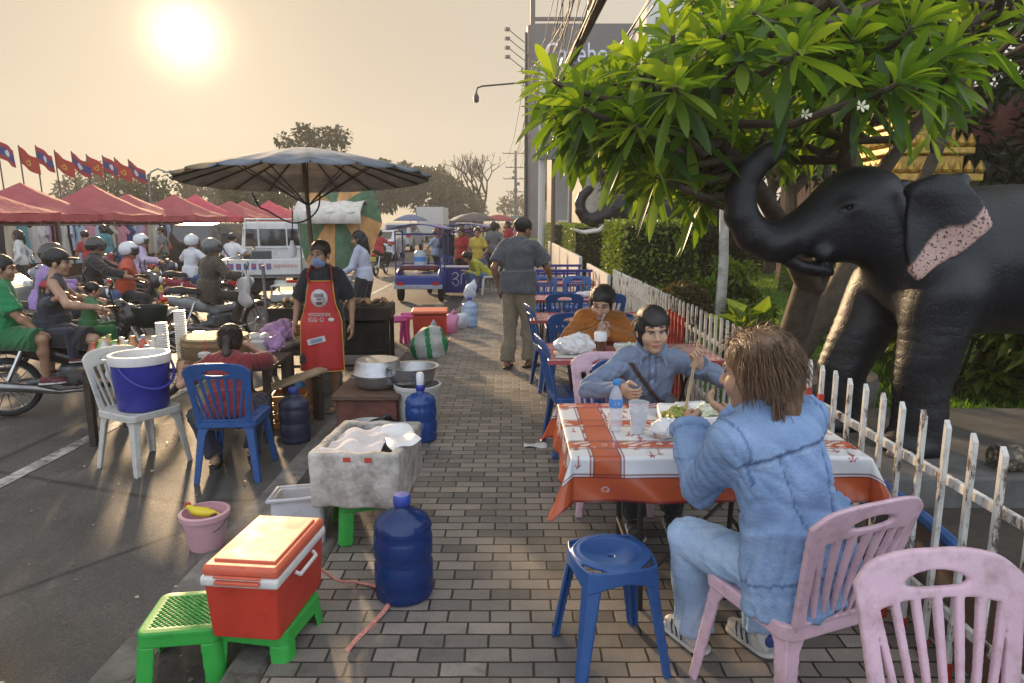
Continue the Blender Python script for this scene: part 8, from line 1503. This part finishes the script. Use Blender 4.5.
# ---- shoppers and the far crowd
cols = [('red', (.33, .025, .03)), ('dark red', (.20, .02, .025)), ('white', (.55, .54, .52)), ('black', (.02, .02, .024)), ('pale blue', (.26, .34, .46)), ('pink', (.50, .20, .28)), ('grey', (.13, .13, .14)), ('yellow', (.5, .36, .06)), ('navy', (.025, .035, .10)), ('teal', (.05, .20, .22))]
stand = [pose(hl=(-.2, .2, 1.0), head=(R(10), R(12), 0)), pose(fl=(-.09, -.2, .09), fr=(.1, .18, .075), hl=(-.25, .12, .9), hr=(.25, -.1, .9)), pose(lean=R(14), hl=(-.15, .4, 1.0), hr=(.15, .38, .95), head=(R(-20), R(20), 0))]
rc = random.Random(12); crowd = []; spots = []
for k in range(42): y = 18 + 50 * (k / 42) ** 1.25; spots.append((rc.uniform(-.112, .018) * y, y, 'far'))
for k, (x, y) in enumerate([(-11.0, 14.2), (-11.3, 15.8), (-10.2, 16.6), (-11.2, 19.0), (-10.9, 21.5), (-11.4, 24.5), (-11.0, 27.5)]): spots.append((x, y, 'market'))
for k, (x, y, kind) in enumerate(spots):
    cn_, c = cols[rc.choice([0, 0, 1, 1, 2, 3, 4, 5, 6, 7, 8, 9]) if kind == 'far' else [3, 2, 0, 9, 6, 5, 8][k - 42]]; hv = ['short', 'bob', 'cap', 'pony'][k % 4]; pi = k % 3
    lab = '%s person in a %s top %s' % (['short-haired', 'bob-haired', 'capped', 'ponytailed'][k % 4], cn_, ('browsing at the %s market tent' % ords[k - 42]) if kind == 'market' else ('%s in the %s crowd' % (ords[k % 14], ['near', 'middle', 'far'][k // 14])))
    figure(lab, (x, y, PZ if x > KX + .2 else 0), rc.uniform(0, 6.28) if kind == 'far' else R(90 + rc.uniform(-40, 40)), stand[pi], dict(shirt=fab('crowd_' + cn_.replace(' ', '_'), c), sleeve=[.6, 1.9][k % 2], pants=fab(['jean', 'black', 'grey_trousers'][k % 3], [(.07, .12, .24), (.018, .018, .022), (.06, .06, .08)][k % 3]), shoes=BLK_F, hair=hv, skin='bc'[k % 2], curl=(.35, .35)), .028, 'people in the market crowd', rc.uniform(.93, 1.05))
# passengers waiting at the three-wheelers
figure('woman with a pink headscarf seated in the second three-wheeler', (-1.28, 19.9, .36), R(170), pose(hip=(0, 0, .50), fl=(-.1, .38, .1), fr=(.1, .38, .1), hl=(-.1, .3, .7), hr=(.1, .3, .7), kl=(-.2, .4, 1), kr=(.2, .4, 1)), dict(shirt=fab('crowd_pink', (.5, .2, .28)), sleeve=1.8, pants=fab('brown_trousers', (.05, .035, .025)), shoes=BLK_F, hair='cap', cap=mat('scarf_pink', (.5, .2, .35), .9), skin='b'), .024)
figure('person in a red shirt standing behind the barrier board', (-1.35, 18.5, 0), R(150), stand[0], dict(shirt=fab('crowd_red', (.33, .025, .03)), sleeve=.6, pants=BLK_F, shoes=BLK_F, hair='short', skin='c'), .02)
# far market roofs at the end of the road
for k, (x, y) in enumerate([(-2.6, 48), (-3.6, 56), (-1.2, 60), (.4, 68), (-2.4, 74), (-8.5, 58)]): 
    t = thing('sun_umbrella', '%s far umbrella over the crowd at the road end' % ords[k], 'umbrella', (x, y, 0), 0, 'far umbrellas'); c = [(.12, .10, .10), (.45, .42, .38), (.3, .06, .07), (.10, .14, .12), (.4, .36, .3), (.12, .15, .25)][k]; b = MB(); b.lathe([(1.5, 1.95), (1.1, 2.2), (.5, 2.42), (.02, 2.5)], n=16, close=False); b.build('canopy', mat('far_umbrella_%d' % k, c, .8), t, solid=.01); b = MB(); b.tube([(0, 0, 0), (0, 0, 2.45)], .025, 6); b.build('pole', ST, t)
t = thing('white_truck', 'white box truck parked beyond the tents down the road', 'truck', (-7.5, 66, 0)); b = MB(); b.box((0, 0, 1.9), (2.4, 5.5, 2.6)); b.build('box', mat('truck_box', (.5, .5, .48), .6, var=.1), t, bevel=.04); b = MB(); b.box((0, 3.6, 1.3), (2.2, 1.6, 1.9)); b.build('cab', mat('truck_white', (.52, .53, .53)), t, bevel=.1)
for sx in (-1, 1):
    for y in (-1.8, 3.3): b = MB(); X = Matrix.Translation((sx * 1.05, y, .48)) @ Matrix.Rotation(R(90), 4, 'Y'); b.lathe([(.3, -.12), (.46, -.12), (.48, 0), (.46, .12), (.3, .12)], n=20, X=X); b.build('wheel', TY, t)
# ------------------------------------------------------------------ evening haze
b = MB(); b.box((0, 120, 17), (280, 300, 36)); hz = b.build('haze', [], smooth=False); hz['kind'] = 'stuff'
m = bpy.data.materials.new('haze_air'); m.use_nodes = True; m.node_tree.nodes.clear(); o_ = m.node_tree.nodes.new('ShaderNodeOutputMaterial'); v_ = m.node_tree.nodes.new('ShaderNodeVolumePrincipled')
v_.inputs['Color'].default_value = (.90, .87, .82, 1); v_.inputs['Density'].default_value = .0016; v_.inputs['Anisotropy'].default_value = .2; m.node_tree.links.new(v_.outputs[0], o_.inputs['Volume']); hz.data.materials.append(m)
